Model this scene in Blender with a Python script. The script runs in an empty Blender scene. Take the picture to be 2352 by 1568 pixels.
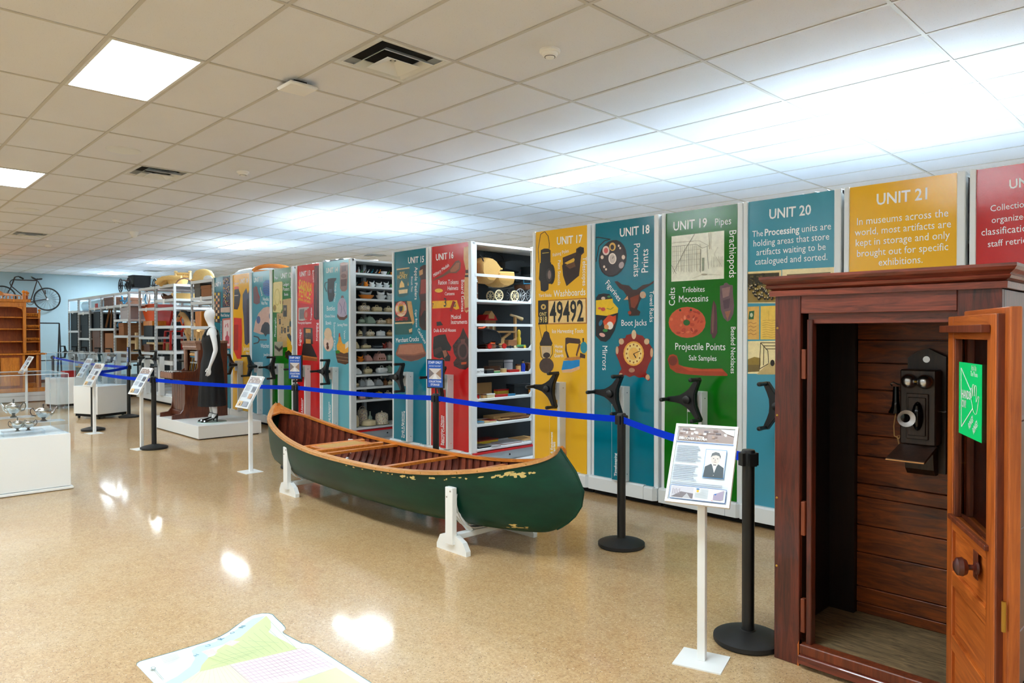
import bpy, math, random
from mathutils import Vector, Matrix
import numpy as np
SC = bpy.context.scene
col = SC.collection
rnd = random.Random(11)
PI = math.pi
# ------------------------------------------------------------------ camera
W, H, FPX = 2352, 1568, 1635.73
CXP, CYP, CH = W / 2 + 43.94, H / 2, 1.58
YAW, PITCH, ROLL = math.radians(45.143), math.radians(-.718), math.radians(-.055)
_f = Vector((-math.sin(YAW) * math.cos(PITCH), math.cos(YAW) * math.cos(PITCH), math.sin(PITCH)))
_r0 = Vector((math.cos(YAW), math.sin(YAW), 0)); _u0 = _r0.cross(_f)
_r = _r0 * math.cos(ROLL) + _u0 * math.sin(ROLL); _u = _u0 * math.cos(ROLL) - _r0 * math.sin(ROLL)
cam = bpy.data.cameras.new('camera'); camo = bpy.data.objects.new('camera', cam); col.objects.link(camo)
camo.matrix_world = Matrix(((_r.x, _u.x, -_f.x, 0), (_r.y, _u.y, -_f.y, 0), (_r.z, _u.z, -_f.z, CH), (0, 0, 0, 1)))
cam.sensor_width = 36; cam.lens = 36 * FPX / W; cam.shift_x = -43.94 / W; cam.clip_end = 200; cam.clip_start = .05
SC.camera = camo
# ------------------------------------------------------------------ light and exposure
LIGHT = 13.0                      # emission of the ceiling panels
wd = bpy.data.worlds.new('world'); SC.world = wd; wd.use_nodes = True
wd.node_tree.nodes['Background'].inputs[0].default_value = (.75, .88, 1, 1)
wd.node_tree.nodes['Background'].inputs[1].default_value = .35
vs = SC.view_settings; vs.view_transform = 'Standard'; vs.look = 'None'; vs.gamma = 1; vs.exposure = 1.82; vs.use_curve_mapping = False
SC.cycles.max_bounces = 8; SC.cycles.diffuse_bounces = 5; SC.cycles.glossy_bounces = 4; SC.cycles.transmission_bounces = 8
SC.cycles.transparent_max_bounces = 12; SC.cycles.sample_clamp_indirect = 6; SC.cycles.caustics_reflective = False; SC.cycles.caustics_refractive = False
# ------------------------------------------------------------------ pixel -> point on a real plane of the room
def ray(x, y): return _r * ((x - CXP) / FPX) - _u * ((y - CYP) / FPX) + _f
C0 = Vector((0, 0, CH))
def PZ(x, y, z=0): d = ray(x, y); return C0 + d * ((z - CH) / d.z)
def PY(x, y, Y): d = ray(x, y); return C0 + d * (Y / d.y)
def PX(x, y, X): d = ray(x, y); return C0 + d * (X / d.x)
def PL(x, y, o, n): d = ray(x, y); return C0 + d * ((Vector(o) - C0).dot(n) / d.dot(n))
# ------------------------------------------------------------------ materials
def lin(c):
    if isinstance(c, str):
        c = c.lstrip('#'); c = [int(c[i:i + 2], 16) / 255 for i in (0, 2, 4)]
    elif max(c) > 1.001: c = [v / 255 for v in c]
    return tuple(v / 12.92 if v <= .04045 else ((v + .055) / 1.055) ** 2.4 for v in c[:3])
MATS = {}
class NT:
    def __init__(s, name):
        s.m = bpy.data.materials.new(name); s.m.use_nodes = True; s.t = s.m.node_tree; s.N = s.t.nodes; s.L = s.t.links
        s.b = s.N['Principled BSDF']; s.out = s.N['Material Output']; MATS[name] = s.m; s._co = None
    def n(s, kind, **kw):
        nd = s.N.new(kind)
        for k, v in kw.items(): setattr(nd, k, v)
        return nd
    def co(s):
        if not s._co: s._co = s.n('ShaderNodeTexCoord').outputs['Object']
        return s._co
    def mapping(s, scale, rot=(0, 0, 0), src=None):
        mp = s.n('ShaderNodeMapping'); s.L.new(src or s.co(), mp.inputs['Vector']); mp.inputs['Scale'].default_value = scale; mp.inputs['Rotation'].default_value = rot
        return mp.outputs[0]
    def noise(s, scale, detail=3, vec=None, rough=.55, dist=0):
        t = s.n('ShaderNodeTexNoise'); s.L.new(vec or s.co(), t.inputs['Vector']); t.inputs['Scale'].default_value = scale; t.inputs['Detail'].default_value = detail; t.inputs['Roughness'].default_value = rough; t.inputs['Distortion'].default_value = dist
        return t.outputs['Fac']
    def vor(s, scale, feature='F1', vec=None):
        t = s.n('ShaderNodeTexVoronoi', feature=feature); s.L.new(vec or s.co(), t.inputs['Vector']); t.inputs['Scale'].default_value = scale
        return t
    def ramp(s, fac, stops):
        r = s.n('ShaderNodeValToRGB'); s.L.new(fac, r.inputs[0]); e = r.color_ramp.elements
        while len(e) < len(stops): e.new(.5)
        for el, (p, c) in zip(e, stops):
            el.position = p; el.color = (*lin(c), 1) if not isinstance(c, (int, float)) else (c, c, c, 1)
        return r.outputs[0]
    def mix(s, fac, a, b, mode='MIX'):
        m = s.n('ShaderNodeMix', data_type='RGBA', blend_type=mode)
        for inp, v in ((m.inputs[0], fac), (m.inputs[6], a), (m.inputs[7], b)):
            if hasattr(v, 'is_output'): s.L.new(v, inp)
            elif isinstance(v, (int, float)): inp.default_value = v
            else: inp.default_value = (*v, 1)
        return m.outputs[2]
    def bump(s, h, strength, dist=.01):
        b = s.n('ShaderNodeBump'); s.L.new(h, b.inputs['Height']); b.inputs['Strength'].default_value = strength; b.inputs['Distance'].default_value = dist
        s.L.new(b.outputs[0], s.b.inputs['Normal'])
    def base(s, v):
        if hasattr(v, 'is_output'): s.L.new(v, s.b.inputs['Base Color'])
        else: s.b.inputs['Base Color'].default_value = (*v, 1)
    def set(s, **kw):
        for k, v in kw.items(): s.b.inputs[k.replace('_', ' ')].default_value = v
        return s
def simple(name, c, rough=.5, metal=0, noise=0, nscale=6, bump=0, bscale=60, coat=0, spec=.5):
    t = NT(name); c = lin(c); t.set(Roughness=rough, Metallic=metal, Coat_Weight=coat); t.b.inputs['Specular IOR Level'].default_value = spec
    if noise:
        f = t.noise(nscale, 4); t.base(t.mix(f, [v * (1 - noise) for v in c], [min(1, v * (1 + noise)) for v in c]))
    else: t.base(c)
    if bump: t.bump(t.noise(bscale, 3), bump, .004)
    return t.m
def wood(name, dark, light, scale=(1, 1, 1), rough=.4, gs=14, rot=(0, 0, 0), bump=.15, coat=0, wear=None):
    t = NT(name); v = t.mapping(scale, rot); g = t.noise(gs, 6, v, .65, 1.2); big = t.noise(1.7, 2, v)
    c = t.ramp(g, [(.3, dark), (.7, light)]); c = t.mix(t.ramp(big, [(.35, .55), (.65, 1.0)]), (.0, .0, .0), c) if False else c
    m = t.n('ShaderNodeMix', data_type='RGBA', blend_type='MULTIPLY'); m.inputs[0].default_value = .5; t.L.new(c, m.inputs[6]); t.L.new(t.ramp(big, [(.3, .55), (.7, 1.)]), m.inputs[7]); c = m.outputs[2]
    if wear: c = t.mix(t.ramp(t.noise(9, 8, None, .75), [(.70, 0.), (.76, 1.)]), c, lin(wear))
    t.base(c); t.set(Roughness=rough, Coat_Weight=coat); t.bump(g, bump, .003)
    return t.m
M = {}
def S(name, *a, **k): M[name] = simple(name, *a, **k); return M[name]
S('white_paint', (238, 241, 241), .45); S('white_metal', (225, 230, 232), .35); S('white_plastic', (240, 242, 242), .4)
S('wall_blue', (176, 205, 218), .8, noise=.03); S('wall_white', (228, 232, 232), .8)
S('black_plastic', (20, 22, 24), .38); S('black_rubber', (26, 28, 30), .55); S('dark_gap', (8, 8, 9), .8); S('belt', (0, 50, 205), .85, spec=.1)
S('grey_metal', (168, 174, 178), .4); S('steel', (190, 192, 195), .25, metal=1); S('brass', (190, 150, 70), .3, metal=1); S('tee', (198, 198, 195), .5)
S('red_strip', (205, 22, 26), .4); S('deck_grey', (196, 200, 204), .7, noise=.08, nscale=120); S('chip_cream', (214, 190, 120), .6)
S('silver', (215, 214, 208), .12, metal=1); S('silver_dark', (92, 96, 96), .2, metal=1); S('glass_green', (196, 220, 214), .1)
S('mannequin_white', (236, 238, 240), .35); S('dress_black', (10, 12, 15), .75, bump=.3, bscale=200); S('patent_black', (8, 8, 10), .12)
for n, c in dict(teal=(0, 116, 136), yellow=(238, 182, 44), red=(196, 30, 32), green=(16, 108, 18), slate=(70, 150, 172), slate_light=(100, 174, 190)).items():
    S('panel_' + n, c, .07, spec=.42, bump=.1, bscale=220)
def em(name, c, s):
    t = NT(name); t.base((0.9, .9, .9)); t.b.inputs['Emission Color'].default_value = (*c, 1); t.b.inputs['Emission Strength'].default_value = s; M[name] = t.m
em("panel_light", (.81, .93, 1), LIGHT)
t = NT('ink'); M['ink'] = t.m; a = t.n('ShaderNodeAttribute', attribute_name='Col'); nz = t.noise(22, 5, None, .7)
mm = t.n('ShaderNodeMix', data_type='RGBA', blend_type='MULTIPLY'); mm.inputs[0].default_value = .3; t.L.new(a.outputs[0], mm.inputs[6]); t.L.new(t.ramp(nz, [(.3, .45), (.62, 1.)]), mm.inputs[7]); t.base(mm.outputs[2]); t.set(Roughness=.22)
t = NT('ink_flat'); M['ink_flat'] = t.m; a = t.n('ShaderNodeAttribute', attribute_name='Col'); t.base(a.outputs[0]); t.set(Roughness=.3)
S('lettering_white', (240, 243, 244), .3); S('lettering_black', (22, 22, 22), .3)
def glass(name, tint=(1, 1, 1), alpha=.12, rough=.02):
    t = NT(name); tr = t.n('ShaderNodeBsdfTransparent'); tr.inputs[0].default_value = (*tint, 1); gl = t.n('ShaderNodeBsdfGlossy'); gl.inputs['Roughness'].default_value = rough
    fr = t.n('ShaderNodeLayerWeight'); fr.inputs[0].default_value = .2; pw = t.n('ShaderNodeMath', operation='POWER'); pw.inputs[1].default_value = 3.; t.L.new(fr.outputs['Facing'], pw.inputs[0]); ml = t.n('ShaderNodeMath', operation='MULTIPLY'); ml.inputs[1].default_value = .5; t.L.new(pw.outputs[0], ml.inputs[0])
    mx = t.n('ShaderNodeMixShader'); ad = t.n('ShaderNodeMath', operation='ADD'); ad.inputs[1].default_value = alpha * .5
    t.L.new(ml.outputs[0], ad.inputs[0]); t.L.new(ad.outputs[0], mx.inputs[0]); t.L.new(tr.outputs[0], mx.inputs[1]); t.L.new(gl.outputs[0], mx.inputs[2]); t.L.new(mx.outputs[0], t.out.inputs[0]); M[name] = t.m
glass('acrylic', (.95, .98, 1)); glass('booth_glass', (.8, .8, .8), .1)
# floor: polished concrete with exposed aggregate
t = NT('concrete'); M['concrete'] = t.m
big = t.noise(.8, 6, None, .68); mid = t.noise(5, 5, None, .7); fine = t.noise(60, 3, None, .7)
c = t.ramp(big, [(.32, (184, 132, 66)), (.5, (206, 168, 112)), (.68, (222, 202, 164))])
c = t.mix(.3, c, t.ramp(mid, [(.3, (160, 114, 60)), (.7, (214, 188, 146))]))
c = t.mix(.35, c, t.ramp(t.noise(17, 6, None, .75), [(.36, (150, 108, 60)), (.64, (224, 198, 156))]))
c = t.mix(.4, c, t.ramp(fine, [(.35, (146, 106, 60)), (.65, (216, 188, 146))]))
v1 = t.vor(110); sp = t.ramp(v1.outputs['Distance'], [(.14, 1.), (.24, 0.)])
v1c = t.n('ShaderNodeSeparateColor'); t.L.new(v1.outputs['Color'], v1c.inputs[0])
def gate(val, lo):
    g = t.n('ShaderNodeMath', operation='GREATER_THAN'); t.L.new(val, g.inputs[0]); g.inputs[1].default_value = lo; return g.outputs[0]
def mul(a_, b_):
    g = t.n('ShaderNodeMath', operation='MULTIPLY'); t.L.new(a_, g.inputs[0]); t.L.new(b_, g.inputs[1]); return g.outputs[0]
c = t.mix(mul(sp, gate(v1c.outputs[0], .55)), c, lin((112, 82, 50)))
c = t.mix(mul(sp, gate(v1c.outputs[1], .72)), c, lin((236, 222, 196)))
c = t.mix(mul(sp, gate(v1c.outputs[2], .86)), c, lin((48, 40, 34)))
v2 = t.vor(55); sp2 = t.ramp(v2.outputs['Distance'], [(.10, 1.), (.2, 0.)]); s2 = t.n('ShaderNodeSeparateColor'); t.L.new(v2.outputs['Color'], s2.inputs[0])
c = t.mix(mul(sp2, gate(s2.outputs[0], .74)), c, lin((58, 44, 34)))
c = t.mix(mul(sp2, gate(s2.outputs[1], .84)), c, lin((238, 226, 204)))
t.base(c); t.L.new(t.ramp(mid, [(.3, .36), (.7, .46)]), t.b.inputs['Roughness']); t.b.inputs['Specular IOR Level'].default_value = .4; t.set(Coat_Weight=.55, Coat_Roughness=.08); t.bump(t.noise(2.6, 4), .05, .02)
# ceiling tile: mineral fibre with fissures
t = NT('ceiling_tile'); M['ceiling_tile'] = t.m
pn = t.noise(120, 2, None, .8); c = t.ramp(pn, [(.27, (166, 170, 176)), (.36, (228, 233, 242))]); st = t.noise(.9, 3)
c = t.mix(t.ramp(st, [(.35, .0), (.7, .35)]), c, lin((216, 220, 228))); t.base(c); t.set(Roughness=.9); t.bump(pn, .2, .003)
# canoe canvas
t = NT('canoe_green'); M['canoe_green'] = t.m
n1 = t.noise(2.2, 5, t.mapping((.4, 1, 1.4)), .7); c = t.ramp(n1, [(.3, (0, 40, 30)), (.7, (0, 66, 47))])
sep = t.n('ShaderNodeSeparateXYZ'); t.L.new(t.co(), sep.inputs[0])
scr = t.noise(7, 9, t.mapping((.25, 1, 2.2)), .8); c = t.mix(t.ramp(scr, [(.71, 0.), (.78, .5)]), c, lin((70, 140, 112)))
t.base(c); t.set(Roughness=.42, Coat_Weight=.0); t.b.inputs['Specular IOR Level'].default_value = .3; t.bump(n1, .05, .01)
M['gunwale'] = wood('gunwale', (196, 104, 30), (238, 150, 58), (.6, 6, 6), .35, 8, coat=.3)
M['gunwale_pale'] = wood('gunwale_pale', (196, 132, 72), (232, 176, 112), (.6, 6, 6), .4, 8)
M['cedar'] = wood('cedar', (66, 26, 18), (124, 56, 38), (6, 1, 1), .45, 8)
M['rib_wood'] = wood('rib_wood', (92, 38, 26), (150, 74, 50), (3, 1, 1), .4, 6)
M['cane'] = simple('cane', (214, 176, 112), .6, noise=.25, nscale=150)
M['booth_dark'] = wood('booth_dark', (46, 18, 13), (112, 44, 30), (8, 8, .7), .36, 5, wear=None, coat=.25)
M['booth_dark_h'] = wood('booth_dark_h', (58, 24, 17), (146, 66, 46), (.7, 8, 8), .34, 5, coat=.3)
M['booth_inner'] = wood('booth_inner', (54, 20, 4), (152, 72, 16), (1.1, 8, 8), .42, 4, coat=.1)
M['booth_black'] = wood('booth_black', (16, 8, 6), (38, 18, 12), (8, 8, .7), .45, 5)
M['booth_floor'] = wood('booth_floor', (66, 52, 36), (158, 132, 92), (1.2, 9, 9), .75, 7)
M['door_wood'] = wood('door_wood', (150, 66, 18), (214, 116, 44), (7, 7, .5), .4, 5, coat=.15)
M['door_wood_h'] = wood('door_wood_h', (150, 66, 18), (216, 120, 48), (.6, .6, 8), .4, 5, coat=.15)
M['door_edge'] = wood('door_edge', (84, 36, 18), (140, 66, 34), (7, 7, .5), .45, 5)
M['oak'] = wood('oak', (198, 108, 20), (242, 158, 46), (5, 5, .8), .4, 6, coat=.2)
M['oak_dark'] = wood('oak_dark', (134, 60, 10), (186, 96, 26), (5, 5, .8), .5, 6)
M['piano_wood'] = wood('piano_wood', (66, 28, 14), (118, 58, 30), (5, 5, .8), .3, 5, coat=.3)
M['piano_edge'] = wood('piano_edge', (120, 84, 66), (176, 130, 104), (5, 5, .8), .35, 5)
M['phone_wood'] = wood('phone_wood', (30, 18, 12), (66, 42, 30), (6, 6, .8), .4, 6)
M['wicker'] = simple('wicker', (234, 192, 122), .65, noise=.3, nscale=90, bump=.6, bscale=120)
M['brown_wood'] = wood('brown_wood', (74, 42, 24), (120, 74, 44), (5, 5, .8), .5, 5)
M['orange_paint'] = simple('orange_paint', (240, 92, 8), .45); M['red_paint'] = simple('red_paint', (186, 24, 14), .45)
M['tan'] = simple('tan', (206, 162, 104), .7, noise=.12, nscale=10); M['cream_wood'] = simple('cream_wood', (226, 200, 150), .6, noise=.1)
M['cardboard'] = simple('cardboard', (150, 100, 62), .8, noise=.08); M['grey_card'] = simple('grey_card', (96, 92, 86), .8); M['pale_card'] = simple('pale_card', (176, 172, 176), .8)
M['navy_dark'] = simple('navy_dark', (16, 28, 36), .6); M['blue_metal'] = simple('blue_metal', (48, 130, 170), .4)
# ------------------------------------------------------------------ mesh helpers
def V(*a): return Vector(a)
class MB:
    def __init__(s): s.v = []; s.f = []; s.m = []; s.c = []
    def add(s, vs, fs, mi=0, c=None):
        o = len(s.v); s.v += [tuple(v) for v in vs]
        for f in fs: s.f.append([i + o for i in f]); s.m.append(mi); s.c.append(c)
        return s
    def box(s, x0, y0, z0, x1, y1, z1, mi=0, c=None):
        return s.add([(x0, y0, z0), (x1, y0, z0), (x1, y1, z0), (x0, y1, z0), (x0, y0, z1), (x1, y0, z1), (x1, y1, z1), (x0, y1, z1)],
                     [(3, 2, 1, 0), (4, 5, 6, 7), (0, 1, 5, 4), (1, 2, 6, 5), (2, 3, 7, 6), (3, 0, 4, 7)], mi, c)
    def cbox(s, x0, y0, z0, x1, y1, z1, b=.004, mi=0):          # chamfered box
        b = min(b, (x1 - x0) * .45, (y1 - y0) * .45, (z1 - z0) * .45)
        vs = []; idx = {}
        lo = (x0, y0, z0); hi = (x1, y1, z1)
        for cx in (0, 1):
            for cy in (0, 1):
                for cz in (0, 1):
                    for ax in (0, 1, 2):
                        p = [(hi if k else lo)[i] + (0 if i == ax else (-b if k else b)) for i, k in enumerate((cx, cy, cz))]
                        idx[(cx, cy, cz, ax)] = len(vs); vs.append(p)
        F = []
        for ax in (0, 1, 2):
            u, w = [(1, 2), (2, 0), (0, 1)][ax]
            for k in (0, 1):
                q = []
                for a_, b_ in ((0, 0), (1, 0), (1, 1), (0, 1)):
                    key = [0, 0, 0]; key[ax] = k; key[u] = a_; key[w] = b_; q.append(idx[(*key, ax)])
                F.append(q if k else q[::-1])
        for ax in (0, 1, 2):                                     # edges
            u, w = [(1, 2), (2, 0), (0, 1)][ax]
            for a_ in (0, 1):
                for b_ in (0, 1):
                    k0 = [0, 0, 0]; k0[u] = a_; k0[w] = b_; k1 = list(k0); k1[ax] = 1
                    q = [idx[(*k0, u)], idx[(*k1, u)], idx[(*k1, w)], idx[(*k0, w)]]
                    F.append(q if (a_ != b_) else q[::-1])
        for cx in (0, 1):
            for cy in (0, 1):
                for cz in (0, 1):
                    q = [idx[(cx, cy, cz, i)] for i in (0, 1, 2)]; F.append(q if (cx + cy + cz) % 2 else q[::-1])
        return s.add(vs, F, mi)
    def obox(s, c, ax, h, mi=0):                                 # box with its own axes
        c = Vector(c); a, b, d = [Vector(v).normalized() * k for v, k in zip(ax, h)]
        vs = [c + a * i + b * j + d * k for k in (-1, 1) for i, j in ((-1, -1), (1, -1), (1, 1), (-1, 1))]
        fs = [(3, 2, 1, 0), (4, 5, 6, 7), (0, 1, 5, 4), (1, 2, 6, 5), (2, 3, 7, 6), (3, 0, 4, 7)]
        if a.cross(b).dot(d) < 0: fs = [f[::-1] for f in fs]
        return s.add(vs, fs, mi)
    def bar(s, p, q, w, t=None, up=(0, 0, 1), mi=0):
        p, q = Vector(p), Vector(q); d = (q - p); L = d.length; d.normalize(); up = Vector(up)
        if abs(d.dot(up)) > .98: up = Vector((1, 0, 0))
        x = d.cross(up).normalized(); y = x.cross(d)
        return s.obox((p + q) / 2, (d, x, y), (L / 2, w / 2, (t or w) / 2), mi)
    def tube(s, pts, r, n=8, mi=0, closed=False, flat=1.0):
        P = [Vector(p) for p in pts]; N = len(P); R = r if isinstance(r, (list, tuple)) else [r] * N
        vs = []; nx = None
        for i, p in enumerate(P):
            if closed: d = P[(i + 1) % N] - P[i - 1]
            else: d = P[min(i + 1, N - 1)] - P[max(i - 1, 0)]
            d.normalize()
            if nx is None:
                h = Vector((0, 0, 1)) if abs(d.z) < .9 else Vector((1, 0, 0)); nx = d.cross(h).normalized()
            else:
                nx = (nx - d * nx.dot(d)).normalized()
            ny = d.cross(nx)
            for k in range(n):
                a = 2 * PI * k / n; vs.append(p + (nx * math.cos(a) + ny * math.sin(a) * flat) * R[i])
        fs = []
        for i in range(N if closed else N - 1):
            j = (i + 1) % N
            for k in range(n):
                l = (k + 1) % n; fs.append((i * n + k, i * n + l, j * n + l, j * n + k))
        if not closed: fs.append(tuple(range(n))[::-1]); fs.append(tuple(range((N - 1) * n, N * n)))
        return s.add(vs, fs, mi)
    def lathe(s, prof, n=16, c=(0, 0, 0), mi=0, ax=(0, 0, 1), sx=1, sy=1):
        z = Vector(ax).normalized(); x = z.orthogonal().normalized() if abs(z.z) < .999 else Vector((1, 0, 0)); y = z.cross(x); c = Vector(c)
        vs = []
        for r, h in prof:
            for k in range(n):
                a = 2 * PI * k / n; vs.append(c + x * (r * sx * math.cos(a)) + y * (r * sy * math.sin(a)) + z * h)
        fs = []
        for i in range(len(prof) - 1):
            for k in range(n):
                l = (k + 1) % n; fs.append((i * n + k, i * n + l, (i + 1) * n + l, (i + 1) * n + k))
        fs.append(tuple(range(n))[::-1]); fs.append(tuple(range((len(prof) - 1) * n, len(prof) * n)))
        return s.add(vs, fs, mi)
    def ell(s, c, r, n=14, m=8, mi=0):
        pr = [(math.sin(PI * i / m) if 0 < i < m else .02, -math.cos(PI * i / m)) for i in range(m + 1)]
        o = len(s.v); s.lathe(pr, n, (0, 0, 0), mi)
        for i in range(o, len(s.v)):
            x, y, z = s.v[i]; s.v[i] = (c[0] + x * r[0], c[1] + y * r[1], c[2] + z * r[2])
        return s
    def prism(s, poly, ax, a, b, mi=0):                          # extrude a 2D outline along x, y or z
        def p3(u, w, t): return {'x': (t, u, w), 'y': (u, t, w), 'z': (u, w, t)}[ax]
        n = len(poly); vs = [p3(u, w, a) for u, w in poly] + [p3(u, w, b) for u, w in poly]
        fs = [list(range(n)), list(range(n, 2 * n))[::-1]] + [(i, i + n, (i + 1) % n + n, (i + 1) % n) for i in range(n)]
        A = sum(poly[i][0] * poly[(i + 1) % n][1] - poly[(i + 1) % n][0] * poly[i][1] for i in range(n))
        flip = (A > 0) == (b > a)
        if ax == 'y': flip = not flip
        if flip: fs = [f[::-1] for f in map(list, fs)]
        fs = [list(f)[::-1] for f in fs] if False else fs
        return s.add(vs, fs, mi)
    def loft(s, rings, cap=True, mi=0, closed=True):
        n = len(rings[0]); vs = [p for r in rings for p in r]; fs = []
        for i in range(len(rings) - 1):
            for k in range(n if closed else n - 1):
                l = (k + 1) % n; fs.append((i * n + k, i * n + l, (i + 1) * n + l, (i + 1) * n + k))
        if cap: fs.append(tuple(range(n))[::-1]); fs.append(tuple(range((len(rings) - 1) * n, len(rings) * n)))
        return s.add(vs, fs, mi)
    def xf(s, m): s.v = [tuple(m @ Vector(v)) for v in s.v]; return s
    def mesh(s, name, mats, smooth=False):
        me = bpy.data.meshes.new(name); me.from_pydata(s.v, [], s.f); me.validate()
        for m in (mats if isinstance(mats, (list, tuple)) else [mats]): me.materials.append(M[m] if isinstance(m, str) else m)
        if len(me.polygons) == len(s.m): me.polygons.foreach_set('material_index', s.m)
        if any(c is not None for c in s.c) and len(me.polygons) == len(s.c):
            at = me.attributes.new('Col', 'FLOAT_COLOR', 'FACE')
            for i, c in enumerate(s.c): at.data[i].color = (*(c or (1, 1, 1)), 1)
        if smooth:
            me.polygons.foreach_set('use_smooth', [True] * len(me.polygons)); me.set_sharp_from_angle(angle=math.radians(smooth if smooth > 1 else 38))
        me.update(); return me
def wm(o):
    m = o.matrix_basis.copy()
    while o.parent: o = o.parent; m = o.matrix_basis @ m
    return m
def link(name, me, parent=None, label=None):
    o = bpy.data.objects.new(name, me); col.objects.link(o)
    if parent is not None: o.parent = parent
    if label: o['label'] = label
    return o
def part(name, mb, mats, parent, smooth=False, label=None, world=False):
    if world: mb.xf(wm(parent).inverted())
    return link(name, mb.mesh(name, mats, smooth), parent, label)
def tag(o, label, cat, group=None, kind=None):
    o['label'] = label; o['category'] = cat
    if group: o['group'] = group
    if kind: o['kind'] = kind
    return o
def thing(name, label, cat, loc=(0, 0, 0), rz=0, group=None):
    o = bpy.data.objects.new(name, None); col.objects.link(o); o.empty_display_size = .1; o.location = loc; o.rotation_euler = (0, 0, rz)
    return tag(o, label, cat, group)
def solo(name, mb, mats, label, cat, loc=(0, 0, 0), rz=0, group=None, smooth=False):
    o = link(name, mb.mesh(name, mats, smooth)); o.location = loc; o.rotation_euler = (0, 0, rz); return tag(o, label, cat, group)
def struct(name, mb, mats, parent=None, smooth=False):
    o = link(name, mb.mesh(name, mats, smooth), parent)
    if parent is None: o['kind'] = 'structure'
    return o
def dup(o, parent=None, loc=None, rz=None):
    c = o.copy(); col.objects.link(c); c.parent = parent
    if loc is not None: c.location = loc
    if rz is not None: c.rotation_euler = (0, 0, rz)
    for ch in [x for x in o.children]: dup(ch, c)
    return c
# ------------------------------------------------------------------ lettering and flat print
_fc = {}
def glyphs(txt, bold=False):
    k = (txt, bold)
    if k not in _fc:
        cu = bpy.data.curves.new('t', 'FONT'); cu.body = txt; cu.size = 1; cu.resolution_u = 2
        if bold: cu.offset = .018
        ob = bpy.data.objects.new('t', cu); col.objects.link(ob)
        me = ob.to_mesh(); vs = [tuple(v.co) for v in me.vertices]; fs = [tuple(p.vertices) for p in me.polygons]
        ob.to_mesh_clear(); bpy.data.objects.remove(ob); bpy.data.curves.remove(cu)
        x0 = min(v[0] for v in vs); x1 = max(v[0] for v in vs)
        _fc[k] = ([(v[0] - x0, v[1]) for v in vs], fs, x1 - x0)
    return _fc[k]
def text3(mb, txt, p, q, nrm, cond=.86, bold=False, lift=.0012, height=None):
    """letters along the line p-q lying in the plane with outward normal nrm"""
    vs, fs, w = glyphs(txt, bold); p, q = Vector(p), Vector(q); nrm = Vector(nrm).normalized(); d = q - p; L = d.length; d.normalize(); up = nrm.cross(d).normalized()
    sx = L / w; sy = height / .72 if height else sx / cond
    mb.add([p + d * (x * sx) + up * (y * sy) + nrm * lift for x, y in vs], fs)
    return mb
class Pic:
    """flat printed picture on a plane, drawn in layers"""
    def __init__(s, pl, nrm, lift=.0006): s.mb = MB(); s.pl = pl; s.n = Vector(nrm).normalized(); s.l = lift
    def p(s, c, pts, world=False):
        s.l += .00012; P = [(Vector(a) if world else s.pl(*a)) + s.n * s.l for a in pts]
        nn = sum(((P[i] - P[0]).cross(P[(i + 1) % len(P)] - P[0]) for i in range(len(P))), Vector())
        if nn.dot(s.n) < 0: P = P[::-1]
        s.mb.add(P, [tuple(range(len(P)))], 0, lin(c)); return s
    def e(s, c, x, y, rx, ry, rot=0, n=20):
        a = math.radians(rot); return s.p(c, [(x + rx * math.cos(t) * math.cos(a) - ry * math.sin(t) * math.sin(a), y + rx * math.cos(t) * math.sin(a) + ry * math.sin(t) * math.cos(a)) for t in (2 * PI * i / n for i in range(n))])
    def l_(s, c, pts, w):
        for (x0, y0), (x1, y1) in zip(pts, pts[1:]):
            d = math.hypot(x1 - x0, y1 - y0) or 1; nx, ny = -(y1 - y0) / d * w / 2, (x1 - x0) / d * w / 2
            s.p(c, [(x0 + nx, y0 + ny), (x1 + nx, y1 + ny), (x1 - nx, y1 - ny), (x0 - nx, y0 - ny)])
        return s
    def r(s, c, x0, y0, x1, y1): return s.p(c, [(x0, y0), (x1, y0), (x1, y1), (x0, y1)])
    def done(s, name, parent, flat=False, label=None): return part(name, s.mb, 'ink_flat' if flat else 'ink', parent, False, label, world=True)
ORD = ['first', 'second', 'third', 'fourth', 'fifth', 'sixth', 'seventh', 'eighth', 'ninth', 'tenth', 'eleventh', 'twelfth', 'thirteenth', 'fourteenth']
# ------------------------------------------------------------------ setting
ZC = CH + 1.881
XF, XN, YB, YN = -27.0, 5.2, 13.2, -6.2
struct('floor', MB().box(XF - .2, YN - .2, -.1, XN + .2, YB + .2, 0), 'concrete')
struct('wall_left', MB().box(XF - .2, YN, 0, XF, YB, ZC + .1), 'wall_blue')
struct('wall_back', MB().box(XF, YB, 0, XN, YB + .2, ZC + .1), 'wall_white')
struct('wall_right', MB().box(XN, YN, 0, XN + .2, YB, ZC + .1), 'wall_white')
struct('wall_front', MB().box(XF, YN - .2, 0, XN, YN, ZC + .1), 'wall_white')
struct('baseboard_left', MB().box(XF, YN, 0, XF + .015, YB, .1), 'navy_dark')
gx = lambda i: -3.893 - 1.2192 * i
gy = lambda j: 1.9116 + .6096 * j
ceil = struct('ceiling', MB().box(XF, YN, ZC + .06, XN, YB, ZC + .1), 'dark_gap')
LIGHTS = [(i, j) for j in (-9, -1, 7, 15) for i in (-6, -2, 1, 5, 9, 13, 17) if gx(i + 1) > XF]  # the rearmost row is added out of view to brighten the rear ceiling
VENTS = [(0, 1), (4, 1), (10, 1)]
lightset = set(LIGHTS)
tiles = []
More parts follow.
